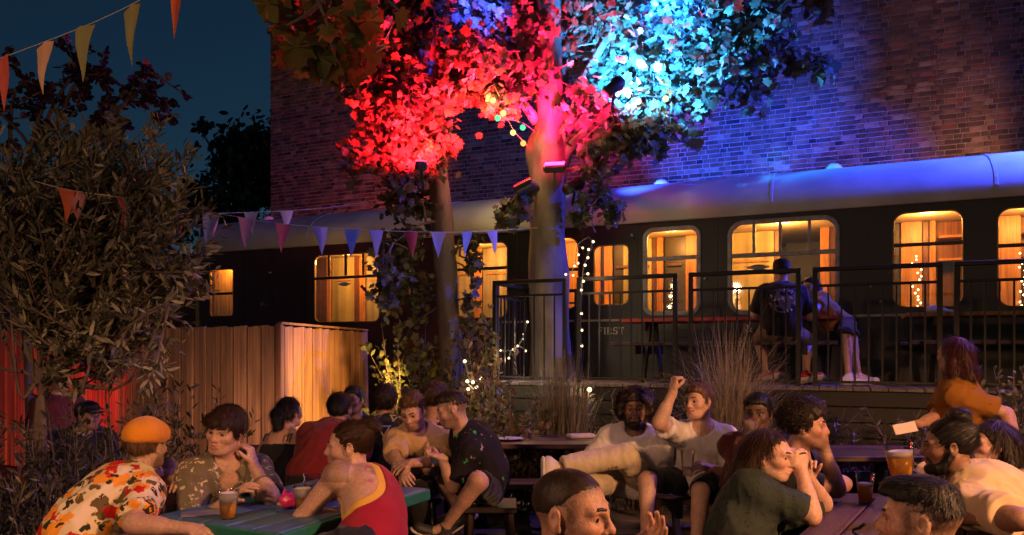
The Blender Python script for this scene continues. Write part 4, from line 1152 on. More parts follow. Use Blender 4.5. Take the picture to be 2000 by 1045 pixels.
fence = empty('board_fence', (cx0, cy0, 0), 0, 'weathered vertical board fence joining the shed, lit red at its far end', 'fence', kind='thing')
e_ = unit((-1.72, .8, 0)); bwf = .1
fv = []
for v in range(6): fv.append(MB().box(.003, bwf - .003 - .004 * (v % 2), -.012, .012, .02, 1.79 + .006 * (v % 3), .004).mesh('board'))
an2 = math.atan2(e_[1], e_[0])
for i in range(52):
    off = .012 * (i % 2) - .006
    p = e_[:2] * (.045 + bwf * i)
    link('board', fv[(i * 5) % 6], WOOD, fence, (p[0] + e_[1] * off, p[1] - e_[0] * off, 0), (0, 0, an2))
for zz in (.4, 1.45): MB().bar((e_[0] * .05 + .03, e_[1] * .05 + .07, zz), (e_[0] * 5.2 + .03, e_[1] * 5.2 + .07, zz), .04, .07).build('rail', WOOD, fence)
# a low dark lean-to roof seen over the fence
lr = empty('lean_to_roof', (-6.4, 13.2, 0), .2, 'low brown roof beyond the fence next to the carriage end', 'building', kind='thing')
MB().box(-2.6, 1.25, 0, 2.6, 0, 3.0).build('wall', TDARK, lr)
MB().add([(-2.8, -.2, 3.0), (1.4, -.2, 3.0), (1.4, 2.8, 3.55), (-2.8, 2.8, 3.55), (-2.8, -.2, 3.08), (1.4, -.2, 3.08), (1.4, 2.8, 3.63), (-2.8, 2.8, 3.63)], [[0, 3, 2, 1], [4, 5, 6, 7], [0, 1, 5, 4], [1, 2, 6, 5], [2, 3, 7, 6], [3, 0, 4, 7]]).build('roof', mat('felt_roof', (.10, .06, .04), .9, noise=.4), lr)
# ================================================================== leaves and trees
def leaf_maple():
    """five pointed lobes, slightly folded"""
    
    pts = [(.12, -.42), (.34, -.36), (.26, -.18), (.52, -.02), (.36, .10), (.47, .34), (.25, .28), (.16, .46), (0, .62)]
    rim = [(0, -.30)] + pts + [(-x, y) for x, y in pts[-2::-1]]
    V = [(0, 0, 0)] + [(x, y, -.16 * (x * x + .4 * y * y) + .05 * math.sin(5 * x + 3 * y)) for x, y in rim]
    n = len(rim)
    return np.array(V), [[0, 1 + i, 1 + (i + 1) % n] for i in range(n)]
def leaf_oval(w=.3, bend=.12):
    V = [(0, -.5, 0), (w * .8, -.2, -.02), (w, .1, -.05), (w * .55, .36, -.07), (0, .5, -.1), (-w * .55, .36, -.07), (-w, .1, -.05), (-w * .8, -.2, -.02), (0, .0, bend * .5)]
    return np.array(V), [[8, i, (i + 1) % 8] for i in range(8)]
def leaf_lance():
    V = [(0, -.5, 0), (.11, -.1, .012), (.09, .22, .0), (0, .5, -.05), (-.09, .22, .0), (-.11, -.1, .012), (0, .05, .035)]
    return np.array(V), [[6, i, (i + 1) % 6] for i in range(6)]
LEAF = dict(maple=leaf_maple(), oval=leaf_oval(), lance=leaf_lance(), round=leaf_oval(.46, .1))
def rotm(n, r, droop=.5, nrm=None):
    """random leaf attitudes: blade normal mostly up and outwards, tip hanging"""
    N = r.normal(size=(n, 3)) * .75
    if nrm is not None: N = N + nrm
    N /= np.linalg.norm(N, axis=1)[:, None]
    t = r.normal(size=(n, 3)) + np.array([0, 0, -droop * 1.6])
    t = t - N * (t * N).sum(1)[:, None]; t /= np.linalg.norm(t, axis=1)[:, None]
    return np.stack([np.cross(t, N), t, N], 2)
def leaf_cloud(name, kind, P, size, r, m, parent, tint, droop=.5, nrm=None, var=.35, stuff=True, inv=None, along=None):
    V0, F0 = LEAF[kind]; n = len(P)
    if n == 0: return None
    Rm = rotm(n, r, droop, nrm)
    if along is not None:
        t = along + r.normal(size=(n, 3)) * .28; t /= np.linalg.norm(t, axis=1)[:, None]
        N = r.normal(size=(n, 3)) * .6 + np.array([0, -.5, .6]); N -= t * (N * t).sum(1)[:, None]; N /= np.linalg.norm(N, axis=1)[:, None]
        Rm = np.stack([np.cross(t, N), t, N], 2)
    sz = size * r.uniform(1 - var, 1 + var * .7, n)
    V = np.einsum('nij,vj->nvi', Rm, V0) * sz[:, None, None] + P[:, None, :]
    nv = len(V0); F0 = np.array(F0)
    Fx = (F0[None] + (np.arange(n) * nv)[:, None, None]).reshape(-1, F0.shape[1])
    T = np.array(tint)[r.integers(0, len(tint), n)] * r.uniform(.65, 1.25, (n, 1))
    me = bpy.data.meshes.new(name)
    me.vertices.add(n * nv); me.vertices.foreach_set('co', V.astype(np.float32).ravel())
    k = F0.shape[1]
    me.loops.add(Fx.size); me.loops.foreach_set('vertex_index', Fx.astype(np.int32).ravel())
    me.polygons.add(len(Fx)); me.polygons.foreach_set('loop_start', np.arange(0, Fx.size, k, dtype=np.int32))
    me.update(calc_edges=True)
    with_tint(me, np.repeat(T, nv, 0))
    o = link(name, me, m, parent)
    if inv is not None: o.matrix_parent_inverse = inv
    if stuff: o['kind'] = 'stuff'
    return o
LEAFM = mat('leaf', (1, 1, 1), .5, attr='tint', noise=.25, nscale=30, trans=.38, spec=.4)
LEAFD = mat('leaf_thick', (1, 1, 1), .45, attr='tint', noise=.25, nscale=30, trans=.15, spec=.5)
BARK = mat('bark', (.19, .14, .115), .9, col2=(.085, .06, .05), nscale=7, stretch=(1, 1, .35), bump=.9, bscale=22)
BARKP = mat('bark_pale', (.17, .14, .13), .85, col2=(.06, .045, .042), nscale=5, stretch=(1, 1, .4), bump=.7, bscale=26)
def Wl(pts): return np.array([W(*p) for p in pts])
def limb_mesh(pts, r0, r1, n=14, seg=10, wobv=.06):
    P = spline(pts, n); rad = np.linspace(0, 1, n); rad = r0 + (r1 - r0) * rad ** .8
    return P, rad
def bark_tube(P, rad, seg, seed):
    """a limb with ridged, knotted bark"""
    mb = MB().tube(P, rad, seg)
    V = mb.v[0]; n = len(P); A = np.tile(np.arange(seg) * 2 * math.pi / seg, n); Z = np.repeat(np.cumsum(np.r_[0, np.linalg.norm(np.diff(P, axis=0), axis=1)]), seg); C = np.repeat(P, seg, 0); rr_ = np.repeat(rad, seg)
    q = np.stack([np.cos(A) * 2.2, np.sin(A) * 2.2, Z * 3.0], 1)
    d = .13 * wob(q, 1.0, seed) + .05 * wob(q * np.array([2.6, 2.6, 1.4]), 1.0, seed + 2) + .035 * (1 - 2 * np.abs(wob(q * np.array([4, 4, 1.6]), 1.0, seed + 5)))
    mb.v[0] = C + (V - C) * (1 + d)[:, None]
    return mb
def ind_leaves(root, inv, P, size, kind, m, tint, r, nmax, droop=.6, var=.3, ref=None):
    """the leaves that show largest, each an object that shares one of a few meshes"""
    V0, F0 = LEAF[kind]; ms = []
    for v in range(8):
        Vx = V0.copy(); Vx[:, 2] += .06 * np.sin(6 * Vx[:, 0] + v) + .05 * np.cos(5 * Vx[:, 1] + 2 * v); Vx[:, 0] *= 1 + .12 * math.sin(v)
        c = np.array(tint[v % len(tint)]) * r.uniform(.75, 1.2)
        ms.append(with_tint(mesh('leaf', Vx, F0), np.tile(c, (len(Vx), 1))))
    n = min(nmax, len(P))
    Rm = rotm(n, r, droop, np.tile(np.array([0, -.55, .25]), (n, 1)))
    for i in range(n):
        o = link('leaf', ms[i % 8], m, root)
        o.matrix_parent_inverse = inv
        o.matrix_basis = Matrix.Translation(Vector(P[i])) @ Matrix(Rm[i].tolist()).to_4x4() @ Matrix.Scale(float(size * r.uniform(1 - var, 1 + var)), 4)
def tree(label, trunk, r0, r1, branches, clusters, leafsize, kind, tint, bark, leafm, nind, seed, droop=.5, name='tree', group=None, seg=14, cat='tree', twigs=True, swell=None):
    r = np.random.default_rng(seed)
    base = trunk[0]
    root = empty(name, (base[0], base[1], 0), 0, label, cat, group)
    inv = Matrix.Translation((-base[0], -base[1], 0))
    P, rad = limb_mesh(trunk, r0, r1, 70)
    if swell is not None: rad = rad * (1 + .30 * np.exp(-((P[:, 2] - swell) / .22) ** 2) - .10 * np.exp(-((P[:, 2] - swell + 1.0) / .5) ** 2))
    o = bark_tube(P, rad, 30, seed).build('trunk', bark, root, True); o.matrix_parent_inverse = inv
    allp = [P]
    for pts, a, b_ in branches:
        Q, rd = limb_mesh(pts, a, b_, 30)
        o = bark_tube(Q, rd, 14, seed + 3).build('branch', bark, root, True); o.matrix_parent_inverse = inv
        allp.append(Q)
    allp = np.concatenate(allp)
    LP, LN, tw = [], [], MB(); big = []
    for (c, ra, n) in clusters:
        c = np.asarray(c); ra = np.asarray(ra)
        nt_ = max(2, n // 45)
        ends = c + r.normal(size=(nt_, 3)) * ra * .55
        for e in ends:                                        # twigs to each clump, leaves round the twig
            a = allp[np.argmin(((allp - e) ** 2).sum(1) + r.uniform(0, .3, len(allp)))]
            mid = (a + e) / 2 + r.normal(size=3) * .08 + np.array([0, 0, .06])
            q = spline([a, mid, e, e + (e - mid) * .25 + np.array([0, 0, -.08])], 8)
            if twigs: tw.tube(q, np.linspace(.016, .004, 8), 5)
            m = n // nt_
            t = r.uniform(.45, 1, m); pts = np.stack([np.interp(t * 7, np.arange(8), q[:, j]) for j in range(3)], 1)
            off = r.normal(size=(m, 3)) * np.minimum(ra * .36, .34)
            LP.append(pts + off); LN.append(off / (np.linalg.norm(off, axis=1)[:, None] + 1e-6))
    LP = np.concatenate(LP); LN = np.concatenate(LN) * .5 + np.array([0, -.35, .35])
    if twigs: o = tw.build('twigs', bark, root, True); o.matrix_parent_inverse = inv; o['kind'] = 'stuff'
    # the leaves nearest the eye become objects of their own
    if nind:
        d = np.linalg.norm(LP - np.array([0, 0, CAMZ]), axis=1)
        vis = (np.abs(LP[:, 0] / LP[:, 1]) < .68) & ((LP[:, 2] - CAMZ) / LP[:, 1] < .47)
        idx = np.argsort(np.where(vis, d, 99))[:nind]
        ind_leaves(root, inv, LP[idx], leafsize * 1.05, kind, leafm, tint, r, nind, droop)
        keep = np.ones(len(LP), bool); keep[idx] = False; LP = LP[keep]; LN = LN[keep]
    leaf_cloud('crown', kind, LP, leafsize, r, leafm, root, tint, droop, LN, inv=inv)
    return root
GRN = [(.11, .13, .075), (.095, .115, .07), (.13, .14, .08), (.15, .13, .08), (.11, .095, .07)]
def cl(px, py, D, rx, ry, rd, n): return (W(px, py, D), (rx / FPX * D, rd, ry / FPX * D), n)
# --- the thick tree growing through the deck
TD = 9.18
trk = [np.array([W(1076, 0, TD)[0], TD, 0.0]), W(1074, 640, TD), W(1070, 450, TD), W(1071, 350, TD), W(1074, 290, TD), W(1077, 235, TD), W(1068, 120, TD), W(1072, 0, TD), W(1078, -120, TD)]
brs = [(Wl([(1082, 260, 9.3), (1094, 170, 9.45), (1093, 60, 9.5), (1088, -80, 9.6)]), .12, .08),
       (Wl([(1098, 300, 9.1), (1118, 230, 9.0), (1143, 150, 8.95), (1185, 75, 8.9), (1230, 0, 8.9)]), .08, .03),
       (Wl([(1100, 305, 9.1), (1130, 268, 8.95), (1190, 220, 8.85), (1290, 165, 8.8)]), .07, .02),
       (Wl([(1048, 235, 9.15), (1018, 200, 9.0), (965, 170, 8.85), (890, 205, 8.8)]), .075, .02),
       (Wl([(1120, 220, 9.0), (1210, 120, 9.0), (1330, 60, 9.1), (1480, 10, 9.2)]), .05, .018),
       (Wl([(1210, 120, 9.0), (1380, 100, 8.8), (1500, 90, 8.7), (1580, 125, 8.7)]), .03, .01),
       (Wl([(1065, 120, TD), (1000, 70, 9.0), (930, 40, 8.9), (880, 10, 8.9)]), .06, .02),
       (Wl([(1060, 360, TD), (1035, 385, 8.9), (1012, 400, 8.8), (985, 410, 8.75)]), .02, .006),
       (Wl([(1105, 330, TD), (1150, 335, 8.8), (1185, 360, 8.7), (1200, 400, 8.7)]), .022, .006)]
cls = [cl(920, 60, 9.0, 70, 60, .5, 330), cl(985, 60, 8.9, 65, 60, .5, 330), cl(940, 130, 8.8, 60, 40, .4, 240), cl(1000, 140, 8.9, 45, 45, .4, 200), cl(965, 200, 8.8, 45, 28, .25, 120), cl(890, 120, 8.9, 40, 50, .4, 150),
       cl(1180, 40, 9.0, 60, 50, .5, 330), cl(1260, 60, 9.1, 80, 60, .6, 520), cl(1340, 60, 9.0, 80, 70, .6, 520), cl(1430, 40, 9.0, 70, 60, .6, 420), cl(1500, 70, 8.8, 60, 50, .5, 280), cl(1260, 130, 9.0, 80, 50, .5, 420), cl(1370, 130, 8.8, 80, 45, .5, 340), cl(1470, 125, 8.7, 60, 40, .4, 220), cl(1555, 120, 8.7, 35, 22, .25, 70), cl(1600, 15, 9.0, 45, 18, .3, 60),
       cl(1200, 200, 8.9, 70, 40, .4, 240), cl(1290, 210, 8.8, 55, 40, .35, 170), cl(1165, 250, 8.9, 45, 35, .3, 120), cl(1260, 265, 8.7, 45, 28, .3, 120), cl(1330, 255, 8.7, 22, 22, .2, 40), cl(1390, 180, 8.6, 30, 30, .3, 60), cl(1230, 295, 8.7, 20, 18, .2, 28),
       cl(1168, 340, 8.7, 26, 35, .2, 70), cl(1192, 395, 8.7, 20, 32, .2, 50), cl(1128, 405, 8.8, 22, 20, .15, 34), cl(1010, 405, 8.75, 30, 24, .15, 46), cl(975, 415, 8.7, 22, 18, .15, 26), cl(1130, -30, 9.2, 160, 30, .6, 260), cl(1000, -30, 9.2, 120, 30, .6, 200)]
tree('thick tree rising through the deck with a red floodlight strapped to its trunk', trk, .275, .15, brs, [(c, r_, int(n * 1.75)) for c, r_, n in cls], .118, 'maple', GRN, BARKP, LEAFM, 290, 21, swell=4.0)
# --- the slimmer leaning tree
LD = 9.0
trk = [np.array([W(888, 0, LD)[0], LD, 0.0]), W(883, 700, LD), W(876, 600, LD), W(867, 480, LD), W(860, 390, LD), W(851, 290, LD), W(844, 190, LD), W(836, 90, LD), W(828, -20, LD), W(822, -120, LD)]
brs = [(Wl([(843, 190, LD), (790, 120, 8.8), (710, 70, 8.6), (620, 40, 8.4)]), .05, .015), (Wl([(850, 290, LD), (800, 260, 8.8), (730, 235, 8.7)]), .03, .01), (Wl([(853, 300, LD), (800, 330, 8.8), (760, 350, 8.7)]), .025, .008),
       (Wl([(842, 160, LD), (890, 110, 8.9), (950, 80, 8.9)]), .04, .012), (Wl([(864, 430, LD), (820, 440, 8.8), (760, 480, 8.7)]), .02, .006), (Wl([(868, 500, LD), (905, 480, 8.8), (925, 470, 8.7)]), .018, .006), (Wl([(836, 100, LD), (790, 30, 8.9), (740, -20, 8.8)]), .045, .014)]
cls = [cl(800, 110, 8.8, 55, 60, .4, 300), cl(770, 190, 8.75, 70, 60, .4, 420), cl(810, 250, 8.8, 55, 60, .35, 380), cl(760, 280, 8.75, 55, 50, .35, 300), cl(800, 340, 8.8, 55, 45, .3, 300), cl(740, 120, 8.7, 55, 40, .4, 220), cl(725, 220, 8.7, 35, 40, .3, 130), cl(800, 395, 8.95, 40, 25, .2, 80), cl(870, 300, 8.9, 22, 30, .2, 60), cl(870, 180, 8.9, 28, 50, .3, 130),
       cl(700, 60, 8.6, 60, 45, .4, 220), cl(640, 60, 8.4, 50, 45, .4, 160), cl(790, 20, 8.8, 60, 40, .4, 260), cl(860, 20, 8.9, 50, 40, .4, 180), cl(600, 40, 8.4, 30, 30, .3, 60),
       cl(795, 465, 9.05, 42, 32, .2, 90), cl(790, 540, 9.1, 40, 45, .2, 90), cl(785, 600, 9.1, 36, 45, .2, 60), cl(770, 520, 8.9, 30, 50, .2, 70), cl(915, 470, 8.9, 18, 28, .1, 30), cl(922, 540, 8.9, 14, 38, .1, 26), cl(800, 660, 9.15, 40, 45, .15, 50), cl(915, 600, 8.9, 14, 28, .1, 20)]
tree('slim leaning tree with dense leaves glowing red round its floodlight', trk, .155, .085, brs, [(c, r_, int(n * 1.5)) for c, r_, n in cls], .104, 'maple', GRN, BARKP, LEAFM, 250, 22)
# --- near branch hanging in from above
r3 = np.random.default_rng(5)
bp_ = Wl([(700, -120, 4.9), (660, -40, 4.7), (610, 20, 4.6), (560, 50, 4.5)])
root = empty('overhanging_branch', bp_[0], 0, 'leafy branch with big olive leaves hanging in front of the brick wall corner', 'branch')
inv = Matrix.Translation(tuple(-bp_[0]))
o = MB().tube(spline(bp_, 14), np.linspace(.03, .006, 14), 7).build('stem', BARK, root, True); o.matrix_parent_inverse = inv
o = MB().tube(spline(Wl([(690, -100, 4.9), (740, -20, 4.7), (790, 30, 4.6)]), 10), np.linspace(.02, .005, 10), 6).build('stem', BARK, root, True); o.matrix_parent_inverse = inv
o = MB().tube(spline(Wl([(620, 0, 4.6), (640, 50, 4.6), (650, 100, 4.7), (665, 130, 4.8)]), 10), np.linspace(.012, .004, 10), 6).build('stem', BARK, root, True); o.matrix_parent_inverse = inv
BP = np.array([W(x, y, D) for x, y, D in ((520, 8, 4.5), (648, 22, 4.4), (640, 62, 4.5), (785, 35, 4.5), (760, 58, 4.6), (580, 28, 4.6), (600, 5, 4.7), (690, 10, 4.6), (720, 40, 4.7), (578, 92, 4.8), (615, 80, 4.8), (700, 70, 4.8), (735, 5, 4.7), (665, 95, 4.9), (550, 20, 4.7), (625, 110, 4.9), (560, 60, 4.8), (680, 45, 4.7), (755, 90, 4.8), (655, 140, 5.0))])
ind_leaves(root, inv, BP, .19, 'maple', LEAFM, [(.16, .15, .03), (.13, .12, .03), (.18, .13, .03), (.12, .14, .03)], r3, 99, 1.2, .3)
q = r3.uniform(0, 1, (230, 3)); BQ = np.array([W(540 + 200 * a ** .8, -10 + 180 * b_ * (1 - .55 * abs(a - .5)), 5.0 + 1.0 * c) for a, b_, c in q])
leaf_cloud('crown', 'maple', BQ, .14, r3, LEAFM, root, [(.17, .12, .03), (.14, .13, .03), (.2, .11, .03)], 1.2, None, inv=inv)
# --- olive tree on the left with its dark underplanting
def stems_tree(label, name, base, stems, seed, kind, leafsize, per, tint, leafm, bark, rad=.012, spread=1.0, cat='tree', group=None, nind=0):
    r = np.random.default_rng(seed); root = empty(name, (base[0], base[1], 0), 0, label, cat, group); inv = Matrix.Translation((-base[0], -base[1], 0))
    mb = MB(); LP, AL = [], []
    for q in stems:
        n = len(q); mb.tube(q, np.linspace(rad, rad * .25, n), 5)
        t = r.uniform(.12, 1, per); seg_ = t * (n - 1); i = np.minimum(seg_.astype(int), n - 2); fr = (seg_ - i)[:, None]
        p = q[i] * (1 - fr) + q[i + 1] * fr; dr = q[i + 1] - q[i]; dr /= np.linalg.norm(dr, axis=1)[:, None]
        sd = r.normal(size=(per, 3)); sd -= dr * (sd * dr).sum(1)[:, None]; sd /= np.linalg.norm(sd, axis=1)[:, None]
        al = dr * .75 + sd * .8
        LP.append(p + al * leafsize * .5); AL.append(al)
    o = mb.build('stems', bark, root, True); o.matrix_parent_inverse = inv; o['kind'] = 'stuff'
    LP = np.concatenate(LP); AL = np.concatenate(AL)
    leaf_cloud('foliage', kind, LP, leafsize, r, leafm, root, tint, 0, None, inv=inv, along=AL)
    return root
ro_ = np.random.default_rng(31)
ob = W(75, 0, 4.9); ob[2] = 0
st = []
limbs = []
for tx, ty, tD in ((60, 560, 4.9), (150, 520, 4.8), (210, 500, 4.7), (30, 430, 5.0), (280, 560, 4.7), (110, 380, 4.9), (250, 450, 4.8), (60, 300, 5.0), (180, 350, 4.8), (300, 480, 4.7), (340, 560, 4.65), (-60, 500, 5.0), (-40, 350, 5.1), (20, 600, 4.8), (200, 590, 4.6)):
    q = spline([ob + np.array([0, 0, .05]), ob + np.array([.02, 0, 1.25]), ob * .35 + W(tx, ty, tD) * .65 + np.array([0, 0, .05]), W(tx, ty, tD)], 14); limbs.append(q)
for i in range(235):
    q = limbs[i % len(limbs)]; a = q[ro_.integers(6, 14)]
    tx, ty = ro_.uniform(-80, 345), ro_.uniform(330, 640)
    if i % 5 == 0: tx, ty = ro_.uniform(90, 320), ro_.uniform(620, 780)
    tx += 55 * (1 - abs(ty - 520) / 200)
    tgt = W(tx, ty, ro_.uniform(4.4, 5.3))
    d_ = tgt - a; ln = min(np.linalg.norm(d_), .75); d_ = d_ / np.linalg.norm(d_) * ln
    e = tgt; s0 = tgt - d_ * .8
    e = s0 + d_ + np.array([ro_.uniform(-.05, .05), 0, ro_.uniform(.05, .28)])
    st.append(spline([s0, (s0 + e) / 2 + ro_.normal(size=3) * .04, e], 8))
for tx, ty, bx, by in ((115, 225, 110, 380), (80, 250, 70, 400), (175, 250, 165, 390), (40, 290, 40, 420), (310, 285, 295, 420), (255, 330, 250, 440), (275, 345, 262, 450), (200, 310, 190, 430), (140, 300, 140, 430), (330, 400, 300, 470), (385, 545, 310, 560), (375, 520, 300, 530), (20, 320, 10, 430), (215, 380, 205, 470)):
    for k in range(2):
        D = 4.75 + .15 * k
        st.append(spline([W(bx + 6 * k, by, D), W((bx + tx) / 2 + ro_.uniform(-14, 14), (by + ty) / 2, D), W(tx + 14 * k, ty + 18 * k, D)], 8))
OLV = [(.24, .235, .13), (.17, .18, .09), (.31, .28, .17), (.10, .11, .055), (.42, .38, .27), (.07, .075, .04)]
ot = stems_tree('bushy olive tree with narrow grey green leaves beside the board fence', 'olive_tree', ob, st, 32, 'lance', .095, 43, OLV, LEAFD, BARK, .009)
mbt = MB()
for q in limbs: mbt.tube(q, np.linspace(.02, .006, len(q)), 6)
o = mbt.build('trunk', BARK, ot, True); o.matrix_parent_inverse = Matrix.Translation((-ob[0], -ob[1], 0))
# underplanting: dark bushes in front of the fence
for k, (px, py0, D, n, h, w_, lab) in enumerate(((60, 1000, 4.6, 60, 1.05, .9, 'dark leafy bush at the foot of the olive tree'), (-20, 1000, 4.2, 40, 1.1, .6, 'dark leafy bush at the very edge of the garden bed by the olive tree'), (250, 900, 5.0, 70, 1.25, .75, 'thin leaved dark shrub behind the man in the orange cap'), (330, 900, 5.2, 40, 1.2, .5, 'sparse shrub against the grey fence boards behind the man in the leaf print shirt'), (140, 1000, 4.0, 50, .85, .6, 'low dark shrub behind the back of the floral shirt'))):
    r = np.random.default_rng(50 + k); b0 = W(px, 0, D); b0[2] = 0; st = []
    for i in range(n):
        a = b0 + np.array([r.normal() * w_ * .25, r.normal() * .15, 0]); e = a + np.array([r.normal() * w_ * .4, r.normal() * .2, h * r.uniform(.45, 1.1)])
        st.append(spline([a, (a + e) / 2 + r.normal(size=3) * .06, e], 8))
    stems_tree(lab, 'shrub', b0, st, 60 + k, 'lance', .075, 34, [(.045, .045, .022), (.06, .055, .03), (.035, .04, .02), (.09, .08, .05)], LEAFD, BARK, .006, cat='shrub', group='shrubs along the fence')
# --- purple leaved tree branches against the sky
r = np.random.default_rng(8); st = []
pb = W(60, 0, 7.5); pb[2] = 0
for pts in (((40, 420), (110, 250), (150, 160), (200, 140), (260, 190)), ((60, 420), (160, 260), (240, 210), (280, 140), (370, 190)), ((30, 400), (20, 260), (30, 180), (60, 150)), ((40, 420), (150, 330), (190, 250), (200, 290)), ((20, 420), (60, 300), (0, 220), (-40, 190)), ((60, 420), (200, 230), (300, 200), (340, 240)), ((40, 420), (90, 240), (140, 150), (170, 130)), ((60, 400), (180, 300), (210, 180), (195, 140)), ((30, 400), (70, 250), (90, 180), (40, 200)), ((60, 420), (180, 260), (270, 150), (320, 150))):
    st.append(np.vstack([spline([pb + np.array([0, 0, .1]), W(50, 500, 7.5), W(pts[0][0], pts[0][1], 7.5)], 6), spline([W(x, y, 7.5 - .1 * i) for i, (x, y) in enumerate(pts)], 16)]))
s2 = []
for q in st:
    for i in range(7):
        a = q[r.integers(11, 22)]; e = a + r.normal(size=3) * np.array([.16, .2, .12]); s2.append(spline([a, (a + e) / 2 + r.normal(size=3) * .03, e], 6))
pt = stems_tree('purple leaved tree whose thin branches stand against the evening sky', 'purple_tree', pb, s2 + [q[12:] for q in st], 9, 'round', .075, 17, [(.06, .022, .03), (.045, .018, .022), (.09, .03, .045)], LEAFD, BARK, .01)
mbt = MB()
for q in st: mbt.tube(q, np.linspace(.035, .006, len(q)), 6)
o = mbt.build('trunk', BARK, pt, True); o.matrix_parent_inverse = Matrix.Translation((-pb[0], -pb[1], 0))
# --- far dark tree between the sky and the house corner
fb = W(470, 0, 24.0); fb[2] = 0
cls = [cl(450, 330, 24, 55, 50, 1.2, 700), cl(500, 300, 24, 50, 55, 1.2, 700), cl(420, 380, 24, 45, 35, 1.0, 500), cl(490, 390, 24, 55, 40, 1.2, 700), cl(520, 340, 24, 40, 60, 1.2, 500), cl(395, 250, 24, 14, 14, .4, 50), cl(470, 250, 24, 35, 25, .8, 180), cl(400, 415, 24, 30, 20, .8, 200)]
tree('dark silhouetted tree far behind, between evening sky and house corner', [fb, W(468, 560, 24), W(465, 420, 24), W(460, 330, 24), W(455, 250, 24)], .3, .05, [(Wl([(466, 420, 24), (430, 330, 24), (395, 255, 24)]), .08, .02), (Wl([(464, 400, 24), (500, 330, 24), (520, 260, 24)]), .08, .02)], cls, .26, 'oval', [(.02, .03, .018), (.03, .035, .02)], BARK, LEAFD, 0, 33)
cls = [cl(240, 370, 26, 60, 30, 1.2, 500), cl(180, 420, 26, 60, 40, 1.2, 500), cl(60, 420, 26, 100, 60, 1.2, 700), cl(300, 420, 26, 60, 40, 1.2, 400)]
fb = W(150, 0, 26.0); fb[2] = 0
tree('low dark tree mass far behind the olive tree', [fb, W(150, 560, 26), W(150, 430, 26), W(160, 380, 26)], .3, .05, [(Wl([(150, 450, 26), (210, 400, 26), (250, 370, 26)]), .08, .02)], cls, .3, 'oval', [(.02, .03, .018), (.03, .035, .02)], BARK, LEAFD, 0, 34)
# --- shrubs and grasses at the deck front
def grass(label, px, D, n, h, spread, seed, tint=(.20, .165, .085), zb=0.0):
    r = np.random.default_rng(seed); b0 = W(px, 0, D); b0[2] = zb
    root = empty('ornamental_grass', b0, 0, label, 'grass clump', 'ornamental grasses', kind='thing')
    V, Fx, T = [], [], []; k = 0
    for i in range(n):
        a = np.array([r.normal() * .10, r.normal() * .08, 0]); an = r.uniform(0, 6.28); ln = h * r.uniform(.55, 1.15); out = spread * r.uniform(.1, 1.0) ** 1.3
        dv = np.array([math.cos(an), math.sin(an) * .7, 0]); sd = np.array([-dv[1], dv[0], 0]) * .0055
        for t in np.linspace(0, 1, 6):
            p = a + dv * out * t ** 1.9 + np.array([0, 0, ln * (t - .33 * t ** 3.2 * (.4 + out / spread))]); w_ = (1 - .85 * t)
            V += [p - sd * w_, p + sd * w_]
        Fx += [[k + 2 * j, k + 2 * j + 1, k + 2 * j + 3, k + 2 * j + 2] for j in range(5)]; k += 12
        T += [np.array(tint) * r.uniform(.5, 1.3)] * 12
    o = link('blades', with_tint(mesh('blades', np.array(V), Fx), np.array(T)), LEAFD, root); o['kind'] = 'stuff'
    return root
grass('tall fine grass clump behind the bench next to the dry shrub', 1100, 6.95, 900, 1.6, .5, 1, zb=.1)
grass('tall arching grass clump in front of the wide pale framed window', 1425, 6.6, 1300, 1.85, 1.1, 2, tint=(.36, .3, .17), zb=.1)
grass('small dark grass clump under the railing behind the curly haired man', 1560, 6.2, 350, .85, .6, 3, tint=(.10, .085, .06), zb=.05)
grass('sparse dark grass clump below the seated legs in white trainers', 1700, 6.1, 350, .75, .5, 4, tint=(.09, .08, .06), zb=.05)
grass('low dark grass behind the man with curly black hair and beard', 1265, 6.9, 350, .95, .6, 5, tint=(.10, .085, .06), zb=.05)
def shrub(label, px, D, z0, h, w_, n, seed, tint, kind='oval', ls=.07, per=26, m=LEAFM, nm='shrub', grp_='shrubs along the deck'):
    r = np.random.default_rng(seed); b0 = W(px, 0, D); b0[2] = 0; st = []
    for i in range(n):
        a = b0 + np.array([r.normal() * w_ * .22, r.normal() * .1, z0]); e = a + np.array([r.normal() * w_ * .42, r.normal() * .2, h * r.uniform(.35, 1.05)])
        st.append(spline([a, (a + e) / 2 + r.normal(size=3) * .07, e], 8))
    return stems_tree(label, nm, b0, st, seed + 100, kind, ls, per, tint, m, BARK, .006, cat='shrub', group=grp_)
shrub('dry brown leaved shrub lit by fairy lights behind the picnic table', 985, 7.0, .1, 1.15, .75, 60, 71, [(.17, .12, .06), (.12, .10, .05), (.22, .15, .07), (.08, .08, .04)], ls=.065)
shrub('pale yellowish shrub between the dry shrub and the tall grass', 1040, 6.75, .1, .8, .3, 30, 72, [(.24, .17, .07), (.2, .14, .06)], ls=.06)
shrub('green climber with yellow leaves at the foot of the slim leaning tree', 815, 8.85, .2, 1.6, .6, 45, 73, [(.10, .13, .03), (.16, .16, .03), (.07, .09, .03)], ls=.09)
shrub('reddish brown creeper between the slim tree and the deck corner', 930, 8.35, .3, 1.75, .45, 55, 74, [(.16, .09, .05), (.11, .08, .04), (.2, .12, .06), (.1, .11, .04)], ls=.08)
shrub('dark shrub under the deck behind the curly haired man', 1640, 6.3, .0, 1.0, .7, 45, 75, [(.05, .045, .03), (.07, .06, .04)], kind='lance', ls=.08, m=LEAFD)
shrub('light green leafy shrub at the far end of the deck', 1992, 5.6, .2, 1.15, .28, 34, 76, [(.20, .2, .08), (.15, .16, .06), (.1, .11, .05)], ls=.06)
